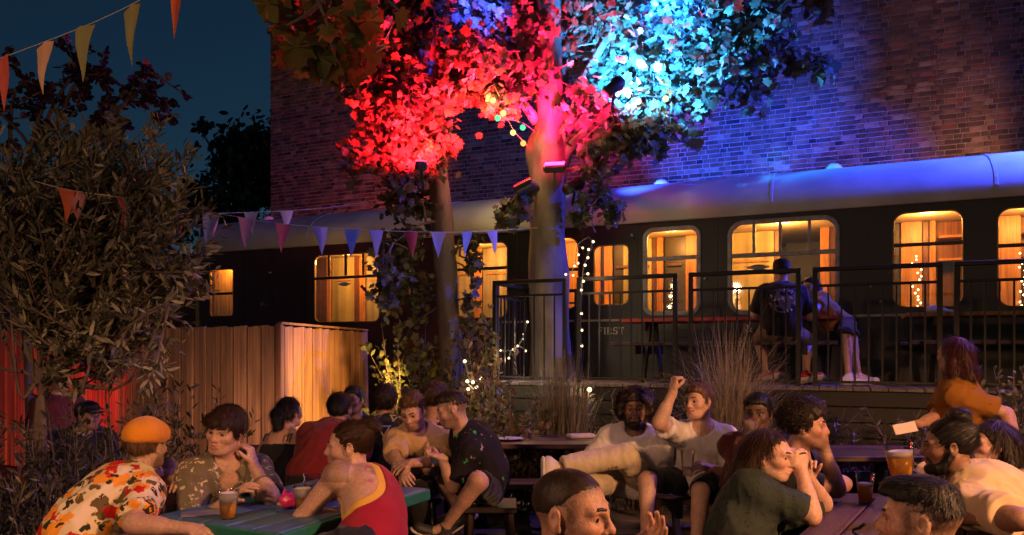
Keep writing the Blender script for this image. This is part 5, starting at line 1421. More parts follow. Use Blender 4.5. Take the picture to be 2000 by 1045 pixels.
shrub('dark shrub under the deck behind the man with big curly hair', 1215, 7.1, .0, 1.15, .7, 45, 78, [(.05, .045, .03), (.07, .06, .04)], kind='lance', ls=.08, m=LEAFD)
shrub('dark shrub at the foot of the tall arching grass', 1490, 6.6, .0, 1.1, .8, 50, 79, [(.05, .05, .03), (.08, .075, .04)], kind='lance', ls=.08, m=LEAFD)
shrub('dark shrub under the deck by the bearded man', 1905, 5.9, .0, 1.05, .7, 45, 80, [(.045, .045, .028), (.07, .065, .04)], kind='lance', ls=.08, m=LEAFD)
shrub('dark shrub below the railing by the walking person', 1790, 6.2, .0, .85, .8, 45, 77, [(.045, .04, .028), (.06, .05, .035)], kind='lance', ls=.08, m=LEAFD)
# ================================================================== bunting, bulbs, floodlights
def bunting(label, pts, flags, fl, fw, cols, seed, sag=0.0, name='bunting'):
    """pts: path; flags: list of (photo x, colour key)"""
    r = np.random.default_rng(seed); P = spline(pts, 60)
    root = empty(name, P[0], 0, label, 'bunting', 'strings of triangular bunting'); inv = Matrix.Translation(tuple(-P[0]))
    o = MB().tube(P, .0018 if P[0][1] < 4 else .003, 5).build('cord', mat('cord_white', (.45, .43, .4), .8), root); o.matrix_parent_inverse = inv
    pxs = 1000 + FPX * P[:, 0] / P[:, 1]
    for (x, key, wf) in flags:
        i = int(np.argmin(np.abs(pxs - x))); i = min(max(i, 1), 58)
        d = unit(P[i + 1] - P[i - 1]); a = P[i] - d * fw * wf / 2; b_ = P[i] + d * fw * wf / 2; n_ = unit(np.cross(d, (0, 0, -1)))
        tip = (a + b_) / 2 + np.array([0, 0, -fl]) + n_ * r.uniform(-.05, .05) + d * r.uniform(-.03, .03)
        V, Fx = [], []
        R_ = 6
        for t in range(R_ + 1):
            u_ = t / R_; w0 = a * (1 - u_) + tip * u_; w1 = b_ * (1 - u_) + tip * u_
            for c in range(4):
                k = c / 3; V.append(w0 * (1 - k) + w1 * k + n_ * (.014 * math.sin(k * 5 + i) * (1 - u_) + .012 * math.sin(u_ * 5 + i)))
        n0 = len(V); V += [v + n_ * .0015 for v in V]
        for t in range(R_):
            for c in range(3):
                q = [t * 4 + c, t * 4 + c + 1, t * 4 + c + 5, t * 4 + c + 4]; Fx += [q, [z_ + n0 for z_ in q[::-1]]]
        o = link('flag', mesh('flag', np.array(V), Fx, True), mat('flag_' + key, cols[key], .8, noise=.12, nscale=12, bump=.2, bscale=300, trans=.2), root); o.matrix_parent_inverse = inv
FC = dict(white=(.62, .58, .52), peach=(.72, .46, .28), olive=(.30, .31, .13), orange=(.75, .17, .06), coral=(.62, .12, .1), pink=(.66, .26, .26), red=(.5, .05, .04), blue=(.22, .3, .52), lilac=(.42, .38, .58), cream=(.5, .44, .32))
bunting('bunting with large orange, peach and olive flags against the evening sky', [W(-60, 135, 3.4), W(60, 92, 3.4), W(180, 45, 3.4), W(270, 2, 3.4), W(350, -45, 3.4), W(460, -120, 3.5)], [(1, 'coral', 1), (79, 'peach', 1), (163, 'olive', 1), (252, 'olive', 1), (348, 'orange', 1)], .26, .092, FC, 1)
bunting('long bunting with white, pink and blue flags strung in front of the carriage', [W(300, 398, 6.0), W(420, 416, 6.3), W(560, 438, 6.8), W(740, 450, 7.4), W(900, 453, 7.9), W(1050, 445, 8.8)], [(322, 'cream', .95), (410, 'white', 1), (482, 'pink', 1), (554, 'coral', 1), (626, 'lilac', 1), (685, 'blue', 1), (741, 'lilac', 1), (797, 'red', 1), (853, 'lilac', 1), (908, 'blue', 1), (960, 'lilac', 1)], .27, .165, FC, 2)
bunting('second bunting with mostly faded flags crossing behind the white one', [W(330, 418, 7.0), W(450, 416, 7.6), W(600, 409, 8.2), W(720, 395, 8.6)], [(347, 'red', .8), (420, 'pink', .8), (491, 'olive', .95), (560, 'cream', .95)], .24, .165, FC, 3)
bunting('short bunting with pink flags half hidden in the olive tree', [W(60, 352, 4.4), W(140, 372, 4.42), W(240, 386, 4.5), W(315, 398, 5.6)], [(145, 'pink', 1), (132, 'orange', .8), (242, 'coral', 1)], .2, .12, FC, 4)

def emi(name, col, s): return mat(name, tuple(c * .004 for c in col), .6, emis=col, estr=s, spec=0.0)
def bulbs(label, pts, spots, col_of, rad, name, glow, cordc=(.02, .02, .02), power=0.0, group='strings of bulbs'):
    P = spline(pts, 40); root = empty(name, P[0], 0, label, 'lights', group); inv = Matrix.Translation(tuple(-P[0]))
    o = MB().tube(P, .004, 5).build('cord', mat('cord_black', cordc, .7), root); o.matrix_parent_inverse = inv
    for i, (x, y, D) in enumerate(spots):
        c = W(x, y, D); col = col_of[i % len(col_of)]
        near = P[np.argmin(((P - c) ** 2).sum(1))]
        so = MB().tube([near, c * .5 + near * .5 + np.array([0, 0, .002]), c + np.array([0, 0, rad * .8])], .003, 4).build('lead', MATS['cord_black'], root); so.matrix_parent_inverse = inv
        mb = MB().lathe([(math.sin(a) * rad + 1e-4, -math.cos(a) * rad) for a in np.linspace(0, math.pi, 8)], 10, c)
        o = mb.build('bulb', emi('bulb_glow_%d_%d_%d' % (int(col[1] * 100), int(col[2] * 100), int(glow * 10)), col, glow), root, True); o.matrix_parent_inverse = inv
        if power: point_light('bulb_light', c + np.array([0, -.06, -.02]), col, power, .03)
Yl, Gn, Og, Ww = (1.0, .78, .22), (.10, .9, .38), (1.0, .45, .10), (1.0, .72, .38)
bulbs('festoon of yellow and orange bulbs hanging between the two trees', Wl([(915, 120, 8.6), (950, 180, 8.6), (985, 222, 8.6), (1004, 256, 8.65), (1026, 280, 8.75), (1046, 300, 8.9)]), [(963, 196, 8.6), (983, 221, 8.6), (1002, 259, 8.65), (1022, 280, 8.75)], [Yl, Yl, Yl, Og], .034, 'festoon', 1.7, power=6)
bulbs('festoon with two green bulbs between the two trees', Wl([(925, 170, 8.7), (950, 205, 8.65), (975, 226, 8.6), (1020, 240, 8.7), (1046, 258, 8.9)]), [(972, 231, 8.6), (1021, 249, 8.7)], [Gn], .034, 'festoon', 1.5, power=5)
bulbs('festoon with two pale bulbs under the blue lit leaves', Wl([(1112, 300, 8.9), (1180, 235, 8.6), (1247, 190, 8.5), (1300, 184, 8.5), (1400, 120, 8.6)]), [(1247, 198, 8.5), (1300, 193, 8.5)], [Ww, Yl], .034, 'festoon', 3, power=5)
z7 = lambda L_, D: [(900 + x * .383, 400 + y * .383, D) for x, y in L_]
bulbs('warm fairy lights hanging down beside the railing post next to the word FIRST', Wl([(1150, 462, 8.0), (1158, 480, 8.0), (1140, 520, 7.8), (1136, 580, 7.6), (1135, 640, 7.5), (1136, 700, 7.45)]), z7([(675, 188), (652, 228), (648, 270), (634, 308), (648, 352), (625, 390), (615, 435), (615, 555), (617, 640), (617, 720)], 7.7), [Ww], .014, 'fairy_lights', 3.2, power=1.2)
bulbs('warm fairy lights looped between the trunk and the arched window', Wl([(1150, 462, 8.2), (1128, 480, 8.3), (1122, 520, 8.3), (1105, 540, 8.3)]), z7([(622, 220), (600, 255), (598, 298), (580, 312), (573, 360), (535, 355)], 8.3), [Ww], .013, 'fairy_lights', 3.0, power=.8)
bulbs('warm fairy lights wound down behind the corner railing panel', Wl([(1030, 620, 8.6), (1023, 655, 8.4), (1005, 682, 8.3), (978, 690, 8.2), (980, 730, 8.2)]), z7([(340, 597), (322, 660), (322, 685), (290, 720), (268, 738), (203, 742), (203, 790), (245, 782), (330, 745)], 8.35), [Ww], .013, 'fairy_lights', 3.0, power=1.2)
bulbs('warm fairy lights tangled in the creeper below the deck corner', Wl([(945, 720, 7.9), (935, 740, 7.8), (915, 748, 7.7), (925, 760, 7.7)]), z7([(33, 900), (100, 885), (80, 930), (38, 940), (20, 798), (62, 905)], 7.7), [Ww], .017, 'fairy_lights', 4, power=3)
bulbs('single warm bulb low on the deck front by the tall grass', Wl([(1165, 752, 7.1), (1158, 755, 7.1), (1151, 759, 7.1)]), [(1151, 761, 7.1)], [Ww], .024, 'deck_bulb', 4, power=2)

# floodlights on the trees, plus assumed and added ones
HOUS = mat('lamp_housing', (.02, .02, .02), .5)
def flood(label, c, tgt, kind, col, estr, power, ang, size=.11, group=None, lit=True, radius=.05):
    c = np.asarray(c, float); d = unit(np.asarray(tgt) - c); M = frame(d, (0, 0, 1) if abs(d[2]) < .95 else (0, 1, 0))
    root = empty('floodlight', c, 0, label, 'floodlight', 'floodlights on the trees')
    A = np.stack([M[:, 0], M[:, 2], M[:, 1]], 1); A[:, 0] = np.cross(A[:, 1], A[:, 2])      # local z along d
    if kind == 'can':
        MB().lathe([(size * .75, -.24), (size * .8, -.02), (size, .0), (size, .05), (size * .86, .052), (size * .8, .0)], 16, (0, 0, 0), A).build('housing', HOUS, root, True)
        MB().lathe([(size * .8, .003), (size * .79, .012)], 16, (0, 0, 0), A).build('lens', emi('lens_' + label[:24].replace(' ', '_'), col, estr), root)
    else:
        MB().box(-size * 1.5, size * 1.5, -size, size, -.09, .0, .02, A).build('housing', HOUS, root)
        MB().box(-size * 1.35, size * 1.35, -size * .85, size * .85, .001, .008, .002, A).build('lens', emi('lens_' + label[:24].replace(' ', '_'), col, estr), root)
    MB().bar((0, 0, -.02) - d * .05, np.array((0, .12, -.2)) - d * .1, .03, .015).build('bracket', HOUS, root)
    if lit: spot_light('floodlight_beam', c + d * .07, c + d * 3, col, power, ang, .6, radius)
    return root
RED, BLU, CYA = (1.0, .006, .014), (.02, .08, 1.0), (.03, .30, 1.0)
flood('glowing red floodlight strapped to the front of the thick trunk', W(1083, 320, 8.66), W(1075, 140, 8.22), 'flood', (1.0, .008, .09), 45, 3600, 150, .085)
point_light('floodlight_spill', W(1083, 308, 8.62), (1.0, .01, .10), 45, .05)
YEL = (1.0, .72, .22)
flood('square red floodlight on the trunk just below the glowing red one', W(1026, 362, 8.6), W(905, 90, 8.8), 'flood', RED, 8, 1300, 100, .12)
flood('small yellow floodlight behind the thick trunk shining over the carriage roof', W(1052, 335, 9.35), F(S(930, 12.0), 12.0, 4.9), 'can', YEL, 6, 55, 110, .05)  # unseen lamp assumed from the yellow light on the roof
flood('round blue spotlight on the thick trunk above the arched window', W(1128, 360, 8.8), F(S(1430, OFF_B), OFF_B, ZO(1430, 215, OFF_B)), 'can', BLU, 1.2, 4200, 44, .085)
flood('cyan floodlight hidden among the brightest blue lit leaves', W(1205, 165, 8.0), W(1340, 60, 9.1), 'can', CYA, 20, 3600, 125, .08)  # assumed source of the cyan light on the leaves
flood('small blue floodlight high among the red lit leaves', W(985, -50, 8.0), W(915, 70, 9.0), 'can', (.04, .06, 1.0), 20, 800, 72, .06)  # lamp above the view, assumed for the bluish leaves
flood('blue floodlight hidden high in the blue lit leaves', W(1300, -40, 8.1), W(1330, 110, 9.1), 'can', (.01, .12, 1.0), 20, 2800, 100, .08)  # second lamp for the blue leaves, assumed above the view
flood('red floodlight hidden in the leaves of the slim leaning tree', W(822, 318, 8.1), W(795, 150, 8.75), 'flood', RED, 40, 3000, 140, .045)
point_light('floodlight_glow', W(838, 285, 8.62), (1.0, .05, .03), 26, .05)
flood('red floodlight low behind the olive tree washing the fence', (-5.5, 7.7, .45), (-6.0, 9.4, 1.25), 'flood', RED, 10, 120, 120, .09)  # hidden lamp assumed from the red end of the fence
pp = F(3.1, 8.0, 0)
flood('small warm floodlight on the ground shining at the grey fence boards', (-2.75, 6.7, .3), (-4.3, 8.75, 1.1), 'can', (1.0, .42, .22), 6, 70, 120, .05)  # hidden lamp added to lift the dark fence
pole = empty('added_lamp_pole', (pp[0], pp[1], 0), 0, 'tall dark lamp pole added out of view past the deck railing', 'lamp pole')  # unseen pole added to carry the blue and violet floodlights
MB().tube([(0, 0, 0), (0, 0, 6.4)], .05, 10).build('pole', BLACKM, pole)
flood('small warm floodlight low behind the tables shining on the shed', W(795, 765, 8.3), (-2.25, 9.0, 1.25), 'can', (1.0, .5, .15), 6, 190, 120, .06)  # hidden lamp added for the bright shed side wall
bl_ = F(3.1, 9.62, 4.75); bt_ = F(-.6, 10.6, 3.5)
MB().bar((0, 0, 4.9), tuple(np.append((bl_ - pp)[:2], 4.9)), .05, .05).build('arm', BLACKM, pole)
flo = flood('blue floodlight on the lamp pole shining along the carriage roof', bl_, bt_, 'can', (.03, .06, 1.0), 8, 3000, 100, .1)  # unseen lamp assumed for the blue on the roof
dv_ = unit((bt_ - bl_) * np.array([1, 1, 0])); sv_ = np.array([-dv_[1], dv_[0], 0])
V = [dv_ * a + sv_ * b + np.array([0, 0, z]) for z in (.115, .125) for a, b in ((-.1, -.15), (-.1, .15), (.8, .75), (.8, -.75))]
MB().add(V, [[0, 1, 2, 3], [7, 6, 5, 4], [0, 3, 7, 4], [1, 5, 6, 2], [3, 2, 6, 7], [0, 4, 5, 1]]).build('light_block', HOUS, flo)  # unseen plate added to keep the blue beam off the brick wall
flood('violet floodlight on the lamp pole shining over the terrace', (pp[0] - .1, pp[1] - .1, 5.8), (1.2, 5.2, .5), 'can', (.45, .2, 1.0), 8, 1000, 56, .1)  # unseen source assumed for the violet on boards and shoulders
flood('second violet floodlight on the lamp pole shining at both trees', (pp[0] - .1, pp[1] - .1, 5.4), W(960, 470, 9.0), 'can', (.42, .2, 1.0), 8, 130, 30, .08)  # extra unseen lamp added to tint trunks and flags violet
flood('warm floodlight on the carriage roof shining along the brick wall', F(2.75, 11.1, 4.05), F(-1.4, OFF_B, 5.2), 'can', (1.0, .42, .22), 8, 120, 120, .07)  # out of view lamp added to warm the brick wall
flood('red floodlight on the carriage roof shining at the brick wall', F(S(785, 11.0), 11.0, 4.05), F(S(640, OFF_B), OFF_B, 5.6), 'can', (1.0, .10, .05), 6, 130, 130, .06)  # hidden lamp added for the dim red on the wall

# unseen lantern posts added to light the crowd, in front of the tables
def lantern(label, x, y, z, col, power, aim, rad=.12, spill=.03):
    root = empty('added_lantern_post', (x, y, 0), 0, label, 'lantern', 'added warm lanterns out of view')
    MB().tube([(0, 0, 0), (0, 0, z - .25)], .03, 8).build('post', BLACKM, root)
    MB().lathe([(.02, z - .26), (.1, z - .22), (.1, z - .2)], 12).build('lantern_base', BLACKM, root)
    MB().lathe([(.085, z - .198), (.09, z - .1), (.085, z + .0)], 14).build('lantern_glass', emi('lantern_glow_%d' % int(power), col, 14), root, True)
    MB().lathe([(.11, z + .002), (.1, z + .03), (.02, z + .12)], 12).build('lantern_cap', BLACKM, root)
    spot_light('added_lantern_light', (x, y, z - .3), aim, col, power, 150, .3, rad)
    point_light('added_lantern_spill', (x, y, z + .18), col, power * spill, rad)
# ================================================================== the people
def pattern(name, base, blobs, rough=.85, scale=14, base2=None):
    """printed cloth: ragged motifs of several colours on a plain ground"""
    m = bpy.data.materials.new('print_' + name); nt, b = nodes_of(m); L = nt.links.new
    tc = nt.nodes.new('ShaderNodeTexCoord'); nz = nt.nodes.new('ShaderNodeTexNoise'); nz.inputs['Scale'].default_value = scale * 1.7; nz.inputs['Detail'].default_value = 3
    L(tc.outputs['Object'], nz.inputs['Vector'])
    vm = nt.nodes.new('ShaderNodeVectorMath'); vm.operation = 'MULTIPLY_ADD'; vm.inputs[1].default_value = (.09,) * 3
    L(nz.outputs['Color'], vm.inputs[0]); L(tc.outputs['Object'], vm.inputs[2])
    src = None
    for i, (col, th, sc_, off, st) in enumerate(blobs):
        mp = nt.nodes.new('ShaderNodeMapping'); mp.inputs['Location'].default_value = off; mp.inputs['Scale'].default_value = st
        L(vm.outputs[0], mp.inputs[0])
        vo = nt.nodes.new('ShaderNodeTexVoronoi'); vo.inputs['Scale'].default_value = sc_; L(mp.outputs[0], vo.inputs['Vector'])
        mr = nt.nodes.new('ShaderNodeMapRange'); mr.inputs[1].default_value = th; mr.inputs[2].default_value = th - .05; L(vo.outputs['Distance'], mr.inputs[0])
        mx = nt.nodes.new('ShaderNodeMix'); mx.data_type = 'RGBA'; mx.inputs[7].default_value = (*col, 1); L(mr.outputs[0], mx.inputs[0])
        if src: L(src, mx.inputs[6])
        else: mx.inputs[6].default_value = (*base, 1)
        src = mx.outputs[2]
    L(src, b.inputs['Base Color']); b.inputs['Roughness'].default_value = rough; b.inputs['Specular IOR Level'].default_value = .2
    bz = nt.nodes.new('ShaderNodeTexNoise'); bz.inputs['Scale'].default_value = 260; L(tc.outputs['Object'], bz.inputs['Vector'])
    bp = nt.nodes.new('ShaderNodeBump'); bp.inputs['Strength'].default_value = .2; bp.inputs['Distance'].default_value = .01; L(bz.outputs['Fac'], bp.inputs['Height']); L(bp.outputs[0], b.inputs['Normal'])
    return m
FLORAL = pattern('floral', (.66, .56, .36), [((.12, .085, .03), .40, 12, (0, 0, 0), (1, 1, 1)), ((.75, .30, .03), .42, 9.5, (3.1, 1.7, .4), (1, 1, 1)), ((.48, .015, .01), .34, 9.5, (7.3, 2.2, 5.1), (1, 1, 1)), ((.035, .03, .015), .30, 14, (1.3, 8.2, 2.5), (1, 1, .6))])
LEAFP = pattern('leaf_print', (.135, .115, .075), [((.52, .43, .27), .30, 21, (2.2, 0, 1), (1.3, 1.3, .5)), ((.40, .34, .21), .22, 30, (5.2, 3, 1), (.5, .5, 1.2))])
DARKF = pattern('dark_floral', (.010, .008, .012), [((.42, .36, .33), .20, 10, (0, 2, 0), (1, 1, 1)), ((.22, .2, .22), .14, 15, (4, 1, 2), (1, 1, 1)), ((.03, .4, .12), .13, 7.0, (9, 4, 2), (1, 1, 1))])
DOTS = pattern('green_dots', (.022, .032, .026), [((.004, .006, .005), .26, 60, (0, 0, 0), (1, 1, 1))])
OCHRE = pattern('ochre', (.19, .078, .010), [((.14, .055, .008), .2, 9, (0, 0, 0), (1, 1, 2))])
STRIPE = pattern('stripe', (.5, .42, .28), [((.03, .025, .02), .34, 16, (0, 0, 0), (.25, .25, 1.6))])
BLK = cloth('black', (.010, .010, .012)); WHT = cloth('white', (.62, .58, .56)); CREAM = cloth('cream', (.46, .34, .20)); TANC = cloth('tan', (.50, .33, .16)); MAR = cloth('maroon', (.16, .012, .012))
BEIGE = cloth('beige', (.48, .40, .26)); KHAKI = cloth('khaki', (.16, .11, .06)); NAVY = cloth('navy', (.012, .012, .022)); CRIM = cloth('crimson', (.27, .006, .022)); YELL = cloth('yellow', (.62, .36, .045)); DMAR = cloth('dark_maroon', (.07, .012, .014))
BRN, DBR, BLA, LBR, AUB = ((.03, .014, .007), 'brown'), ((.014, .008, .005), 'darkbrown'), ((.006, .005, .005), 'black'), ((.085, .045, .02), 'lightbrown'), ((.028, .006, .005), 'auburn')
def hc(c): return dict(haircol=c[0], hairn=c[1])
def g3(x, y, z): return np.array([x, y, z], float)
NEAR = dict(vox=.010, fine=.0042); MID = dict(vox=.012, fine=.0055); FARP = dict(vox=.016, fine=.008, strandn=700)

# orange capped man in the floral shirt
def flat_cap(child, H, M, sc):
    def p(x, y, z): return H + M @ (np.array([x, y, z]) * sc)
    pr = [ell(p(0, -.008, .07), np.array([.094, .114, .084]), M, .02), ell(p(0, .05, .06), np.array([.08, .085, .055]), M, .03), ell(p(.02, -.055, .065), np.array([.086, .072, .072]), M, .03), cut(p(0, 0, .02), -(M[:, 2] + M[:, 1] * .1), .02)]
    V, Q = sdf_mesh(pr, .006); N = normals(V, Q); V = V + N * (.003 * wob(V, 30, 2))[:, None]
    m = cloth('cap_orange', (.72, .27, .015), bump=.4)
    c = child('cap', qmesh('cap', V, Q), m)
    V, Q = sdf_mesh([ell(p(0, .105, .036), np.array([.07, .045, .012]), M, .01), sub(ell(p(0, .09, .02), np.array([.06, .045, .012]), M, .01))], .005)
    child('cap_peak', qmesh('cap_peak', V, Q), m)
    mb = MB()
    for s in (-1, 1): mb.tube([p(s * .08, -.01, .006), p(s * .078, .06, .012), p(s * .066, .108, .014)], .003, 5)
    mb.tube([p(s_ * .066 + 0, .108, .014) for s_ in (-1, 1)], .003, 5)
    child('glasses', mb.mesh('glasses'), mat('glasses_metal', (.5, .42, .35), .3, metal=.7))
person('man in an orange flat cap and cream floral shirt talking across the table', W(286, 872, 3.7), 168, 136, g3(-2.02, 3.42, .62),
       armR=(W(262, 1020, 3.3), W(405, 1036, 3.22)), armL=(g3(-1.86, 3.85, .86), W(338, 1018, 3.6)), pnL=(.2, -1, .1), hdL=(.25, -.1, 1), hands=(('L', .75), ('R', .35)), point='L', hunch=.05,
       skin='fair', hair='short', **hc(LBR), top=FLORAL, sleeve=.78, bottom=KHAKI, legcut=1.9, loose=.02, wide=1.05, hat=flat_cap, strandn=500, beard='stubble', **NEAR)
# leaf print shirt man leaning on his hand
person('dark haired man in a grey leaf print shirt resting his head on his hand', W(441, 842, 3.75), -10, 34, g3(-1.58, 3.98, .62),
       armL=(W(530, 972, 3.68), W(495, 908, 3.80)), armR=(W(378, 990, 3.68), W(468, 958, 3.55)), pnL=(-1, .1, .1), hdL=(-.22, .1, 1), hands=(('L', .6), ('R', .3)), roll=-9, pitch=-4,
       skin='fair', hair='fringe', **hc(BRN), top=LEAFP, sleeve=.72, bottom=NAVY, legcut=1.9, collar=True, vneck=.05, loose=.02, strandn=2200, **NEAR)
# tank top man with the bun
def tattoo(V, T, k):
    o = k['sp'](.74, -.15) - k['B'][:, 0] * .115; x = k['B'][:, 0]; y = k['B'][:, 2]
    a, b = (V - o) @ x, (V - o) @ y; back = ((V - o) @ k['B'][:, 1] < .09)
    def bl(cx, cy, r): return np.exp(-(((a - cx) ** 2 + (b - cy) ** 2) / r ** 2) ** 2)
    for cx, cy, r, col, s in ((-.035, .035, .026, (.42, .03, .05), .85), (.0, .045, .02, (.45, .04, .06), .8), (.012, .005, .026, (.10, .12, .03), .8), (.03, -.03, .022, (.12, .13, .06), .7), (-.012, .022, .008, (.6, .5, .4), .8), (-.02, -.06, .012, (.35, .06, .04), .6), (-.05, -.03, .012, (.4, .12, .08), .5)):
        w = (bl(cx, cy, r) * back * s)[:, None]; T = T * (1 - w) + np.array(col) * w
    return T
def tank(info, m, g, arm, drop, name='vest', hem=-.1):
    pr = info['grow'](info['torso'], g); Nk, u, ff, rr, P, w = info['Nk'], info['u'], info['ff'], info['rr'], info['P'], info['w']
    pr += [sub(cap(Nk - u * drop + ff * .02, Nk + u * .2 + ff * .03, .075, .1, .012)), sub(cap(Nk - u * (drop + .06) + ff * .12, Nk + u * .1 + ff * .14, .07, .08, .012))]
    for n_, s in (('L', -1), ('R', 1)):
        c_ = info['Sh'][n_] + rr * s * .03
        pr += [sub(cap(c_ - u * .10 - ff * .09, c_ + u * .14 - ff * .09, arm * w, arm * .9 * w, .012)), sub(cap(c_ - u * .12, c_ + u * .14, arm * w, arm * .9 * w, .012)), sub(cap(c_ - u * .08 + ff * .07, c_ + u * .14 + ff * .07, arm * .9 * w, arm * .9 * w, .012))]
    pr += [cut(P + u * hem, -u, .006)]
    V, Q = sdf_mesh(pr, .008); N = normals(V, Q)
    b = (V - P) @ info['B']; V = V + N * (.004 * wob(b * np.array([1, 1, 2.2]), 20, 1.3))[:, None]
    return info['child'](name, qmesh(name, V, Q), m)
bun = person('tattooed man with a hair bun in a crimson vest over a yellow one', W(682, 872, 3.55), -84, -122, g3(-.62, 3.22, .62),
       armL=(W(598, 1002, 3.42), W(668, 1010, 3.5)), armR=(W(668, 975, 3.85), W(612, 975, 3.75)), hands=(('L', .4), ('R', .5)), hunch=.07, pitch=-2,
       skin='fair', hair='bun', **hc(BRN), beard='stubble', top=None, bottom=NAVY, legcut=.95, tint_fn=tattoo, wide=1.06, strandn=1800, nose=1.15, **NEAR)
tank(bun, YELL, .006, .10, .0, 'undervest'); tank(bun, CRIM, .014, .138, .04, 'vest')
# group at the shed
person('woman with a black ponytail in a strappy black top, back turned', W(566, 806, 5.6), 148, 172, g3(-1.70, 5.45, .62), skin='fair', fem=1, sc=.95, hair='tail', **hc(BLA), top=BLK, straps=True, bottom=BLK, legcut=1.9, armL=(W(508, 890, 5.5), W(520, 930, 5.75)), armR=(W(600, 880, 5.5), W(600, 930, 5.75)), **MID)
person('broad man in a maroon t-shirt sitting close to the shed', W(664, 800, 5.45), 165, 172, g3(-1.36, 5.2, .62), skin='tan', hair='short', **hc(BLA), top=MAR, sleeve=.75, bottom=BLK, legcut=1.9, wide=1.2, loose=.022, armL=(W(598, 905, 5.3), W(610, 930, 5.6)), armR=(W(695, 900, 5.3), W(680, 930, 5.6)), **MID)
person('man with short black hair facing the maroon shirt from across the table', W(691, 782, 6.35), -18, -10, g3(-1.36, 6.5, .62), skin='brown', hair='short', **hc(BLA), top=NAVY, sleeve=.7, bottom=BLK, legcut=1.9, **FARP)
pat = person('person in a black top with silver triangle print, back turned', W(752, 788, 5.75), 175, 178, g3(-.96, 5.6, .62), skin='tan', hair='curly', **hc(DBR), top=BLK, sleeve=1.4, bottom=BLK, legcut=1.9, wide=1.1, loose=.022, **MID)
SILV = mat('silver_print', (.42, .38, .36), .5, noise=.4, nscale=120)
for k, (a, b, s) in enumerate(((-.13, .36, .075), (-.02, .38, .075), (.10, .37, .07), (.04, .25, .10), (-.10, .2, .09))):
    tri = []
    for (p0, p1) in (((-1, 1), (1, 1)), ((1, 1), (0, -1)), ((0, -1), (-1, 1))):
        q0, q1 = np.array(p0) * s * .5, np.array(p1) * s * .5; nrm = np.array([-(q1 - q0)[1], (q1 - q0)[0]]); nrm = nrm / np.linalg.norm(nrm) * .011
        P2 = []; n = 6
        for j in range(n + 1):
            c = q0 + (q1 - q0) * j / n + np.array([a, b]); P2 += [tuple(c), tuple(c - nrm)]
        tri.append((P2, [[2 * j, 2 * j + 1, 2 * j + 3, 2 * j + 2] for j in range(n)]))
    decal(pat, 'print', tri, pat['P'] - pat['ff'] * .0, pat['rr'], pat['u'], pat['ff'], SILV, lift=.004 + .0006 * k)
# tan t-shirt man looking down
tanm = person('man in a tan t-shirt looking down with his forearms on his knees', W(806, 803, 5.05), -12, 6, g3(-.66, 5.3, .60), pitch=-24, roll=5,
       armR=(W(772, 885, 4.95), W(782, 912, 4.75)), armL=(W(858, 890, 4.98), W(800, 905, 4.72)), hands=(('L', .5), ('R', .5)), legL=(g3(-.60, 4.83, .60), g3(-.58, 4.78, .14)), legR=(g3(-.90, 4.85, .60), g3(-.92, 4.8, .14)),
       skin='fair', hair='quiff', **hc(LBR), top=TANC, sleeve=.8, bottom=BLK, legcut=1.95, loose=.022, shoes=(.03, .03, .03), hunch=.07, beard='stubble', **NEAR)
INK = mat('shirt_ink', (.08, .05, .03), .7)
pr2 = [rect2(-.085, -.07, -.02, .03), rect2(-.06, -.035, -.02, -.012), rect2(-.06, -.035, .02, .028), rect2(-.06, -.052, -.012, .02, 2, 4), rect2(-.02, -.01, -.022, .03, 2, 4), rect2(-.01, .015, .02, .028), rect2(-.01, .015, -.0, .006), rect2(.03, .04, -.022, .028, 2, 4), rect2(.05, .075, -.02, -.012), rect2(.05, .075, .018, .027), rect2(.065, .075, -.012, .018, 2, 4), rect2(-.09, .09, .04, .046, 10, 2), rect2(-.09, .09, -.036, -.03, 10, 2)]
decal(tanm, 'print', pr2, tanm['sp'](.52), -tanm['rr'], tanm['u'], -tanm['ff'], INK)
# dark floral shirt man with his phone
ph = person('man in a dark flowered shirt and shorts bent over his phone', W(884, 800, 4.88), -86, -78, g3(-.17, 4.98, .62), pitch=-16,
       armL=(W(905, 905, 4.75), W(868, 908, 4.70)), armR=(W(890, 900, 5.1), W(852, 900, 4.9)), pnL=(0, 0, 1), pnR=(0, 0, 1), hdL=(-.9, .1, .25), hands=(('L', .55), ('R', .45)), hunch=.06,
       legL=(W(940, 945, 4.66), W(868, 1030, 4.62), (-.9, -.3, 0)), legR=(W(866, 922, 5.05), W(900, 1000, 5.15), (-.8, -.3, 0)), skin='fair', hair='fade', **hc(DBR), beard='stubble', top=DARKF, sleeve=.8, bottom=BLK, legcut=.86, shoes=(.03, .03, .035), loose=.022, **NEAR)
person('person in dark clothes with brown hair hidden behind the tan t-shirt', W(850, 782, 5.75), 150, 160, g3(-.58, 6.0, .62), skin='tan', hair='curly', **hc(BRN), top=DMAR, sleeve=.8, bottom=BLK, legcut=1.9, **FARP)
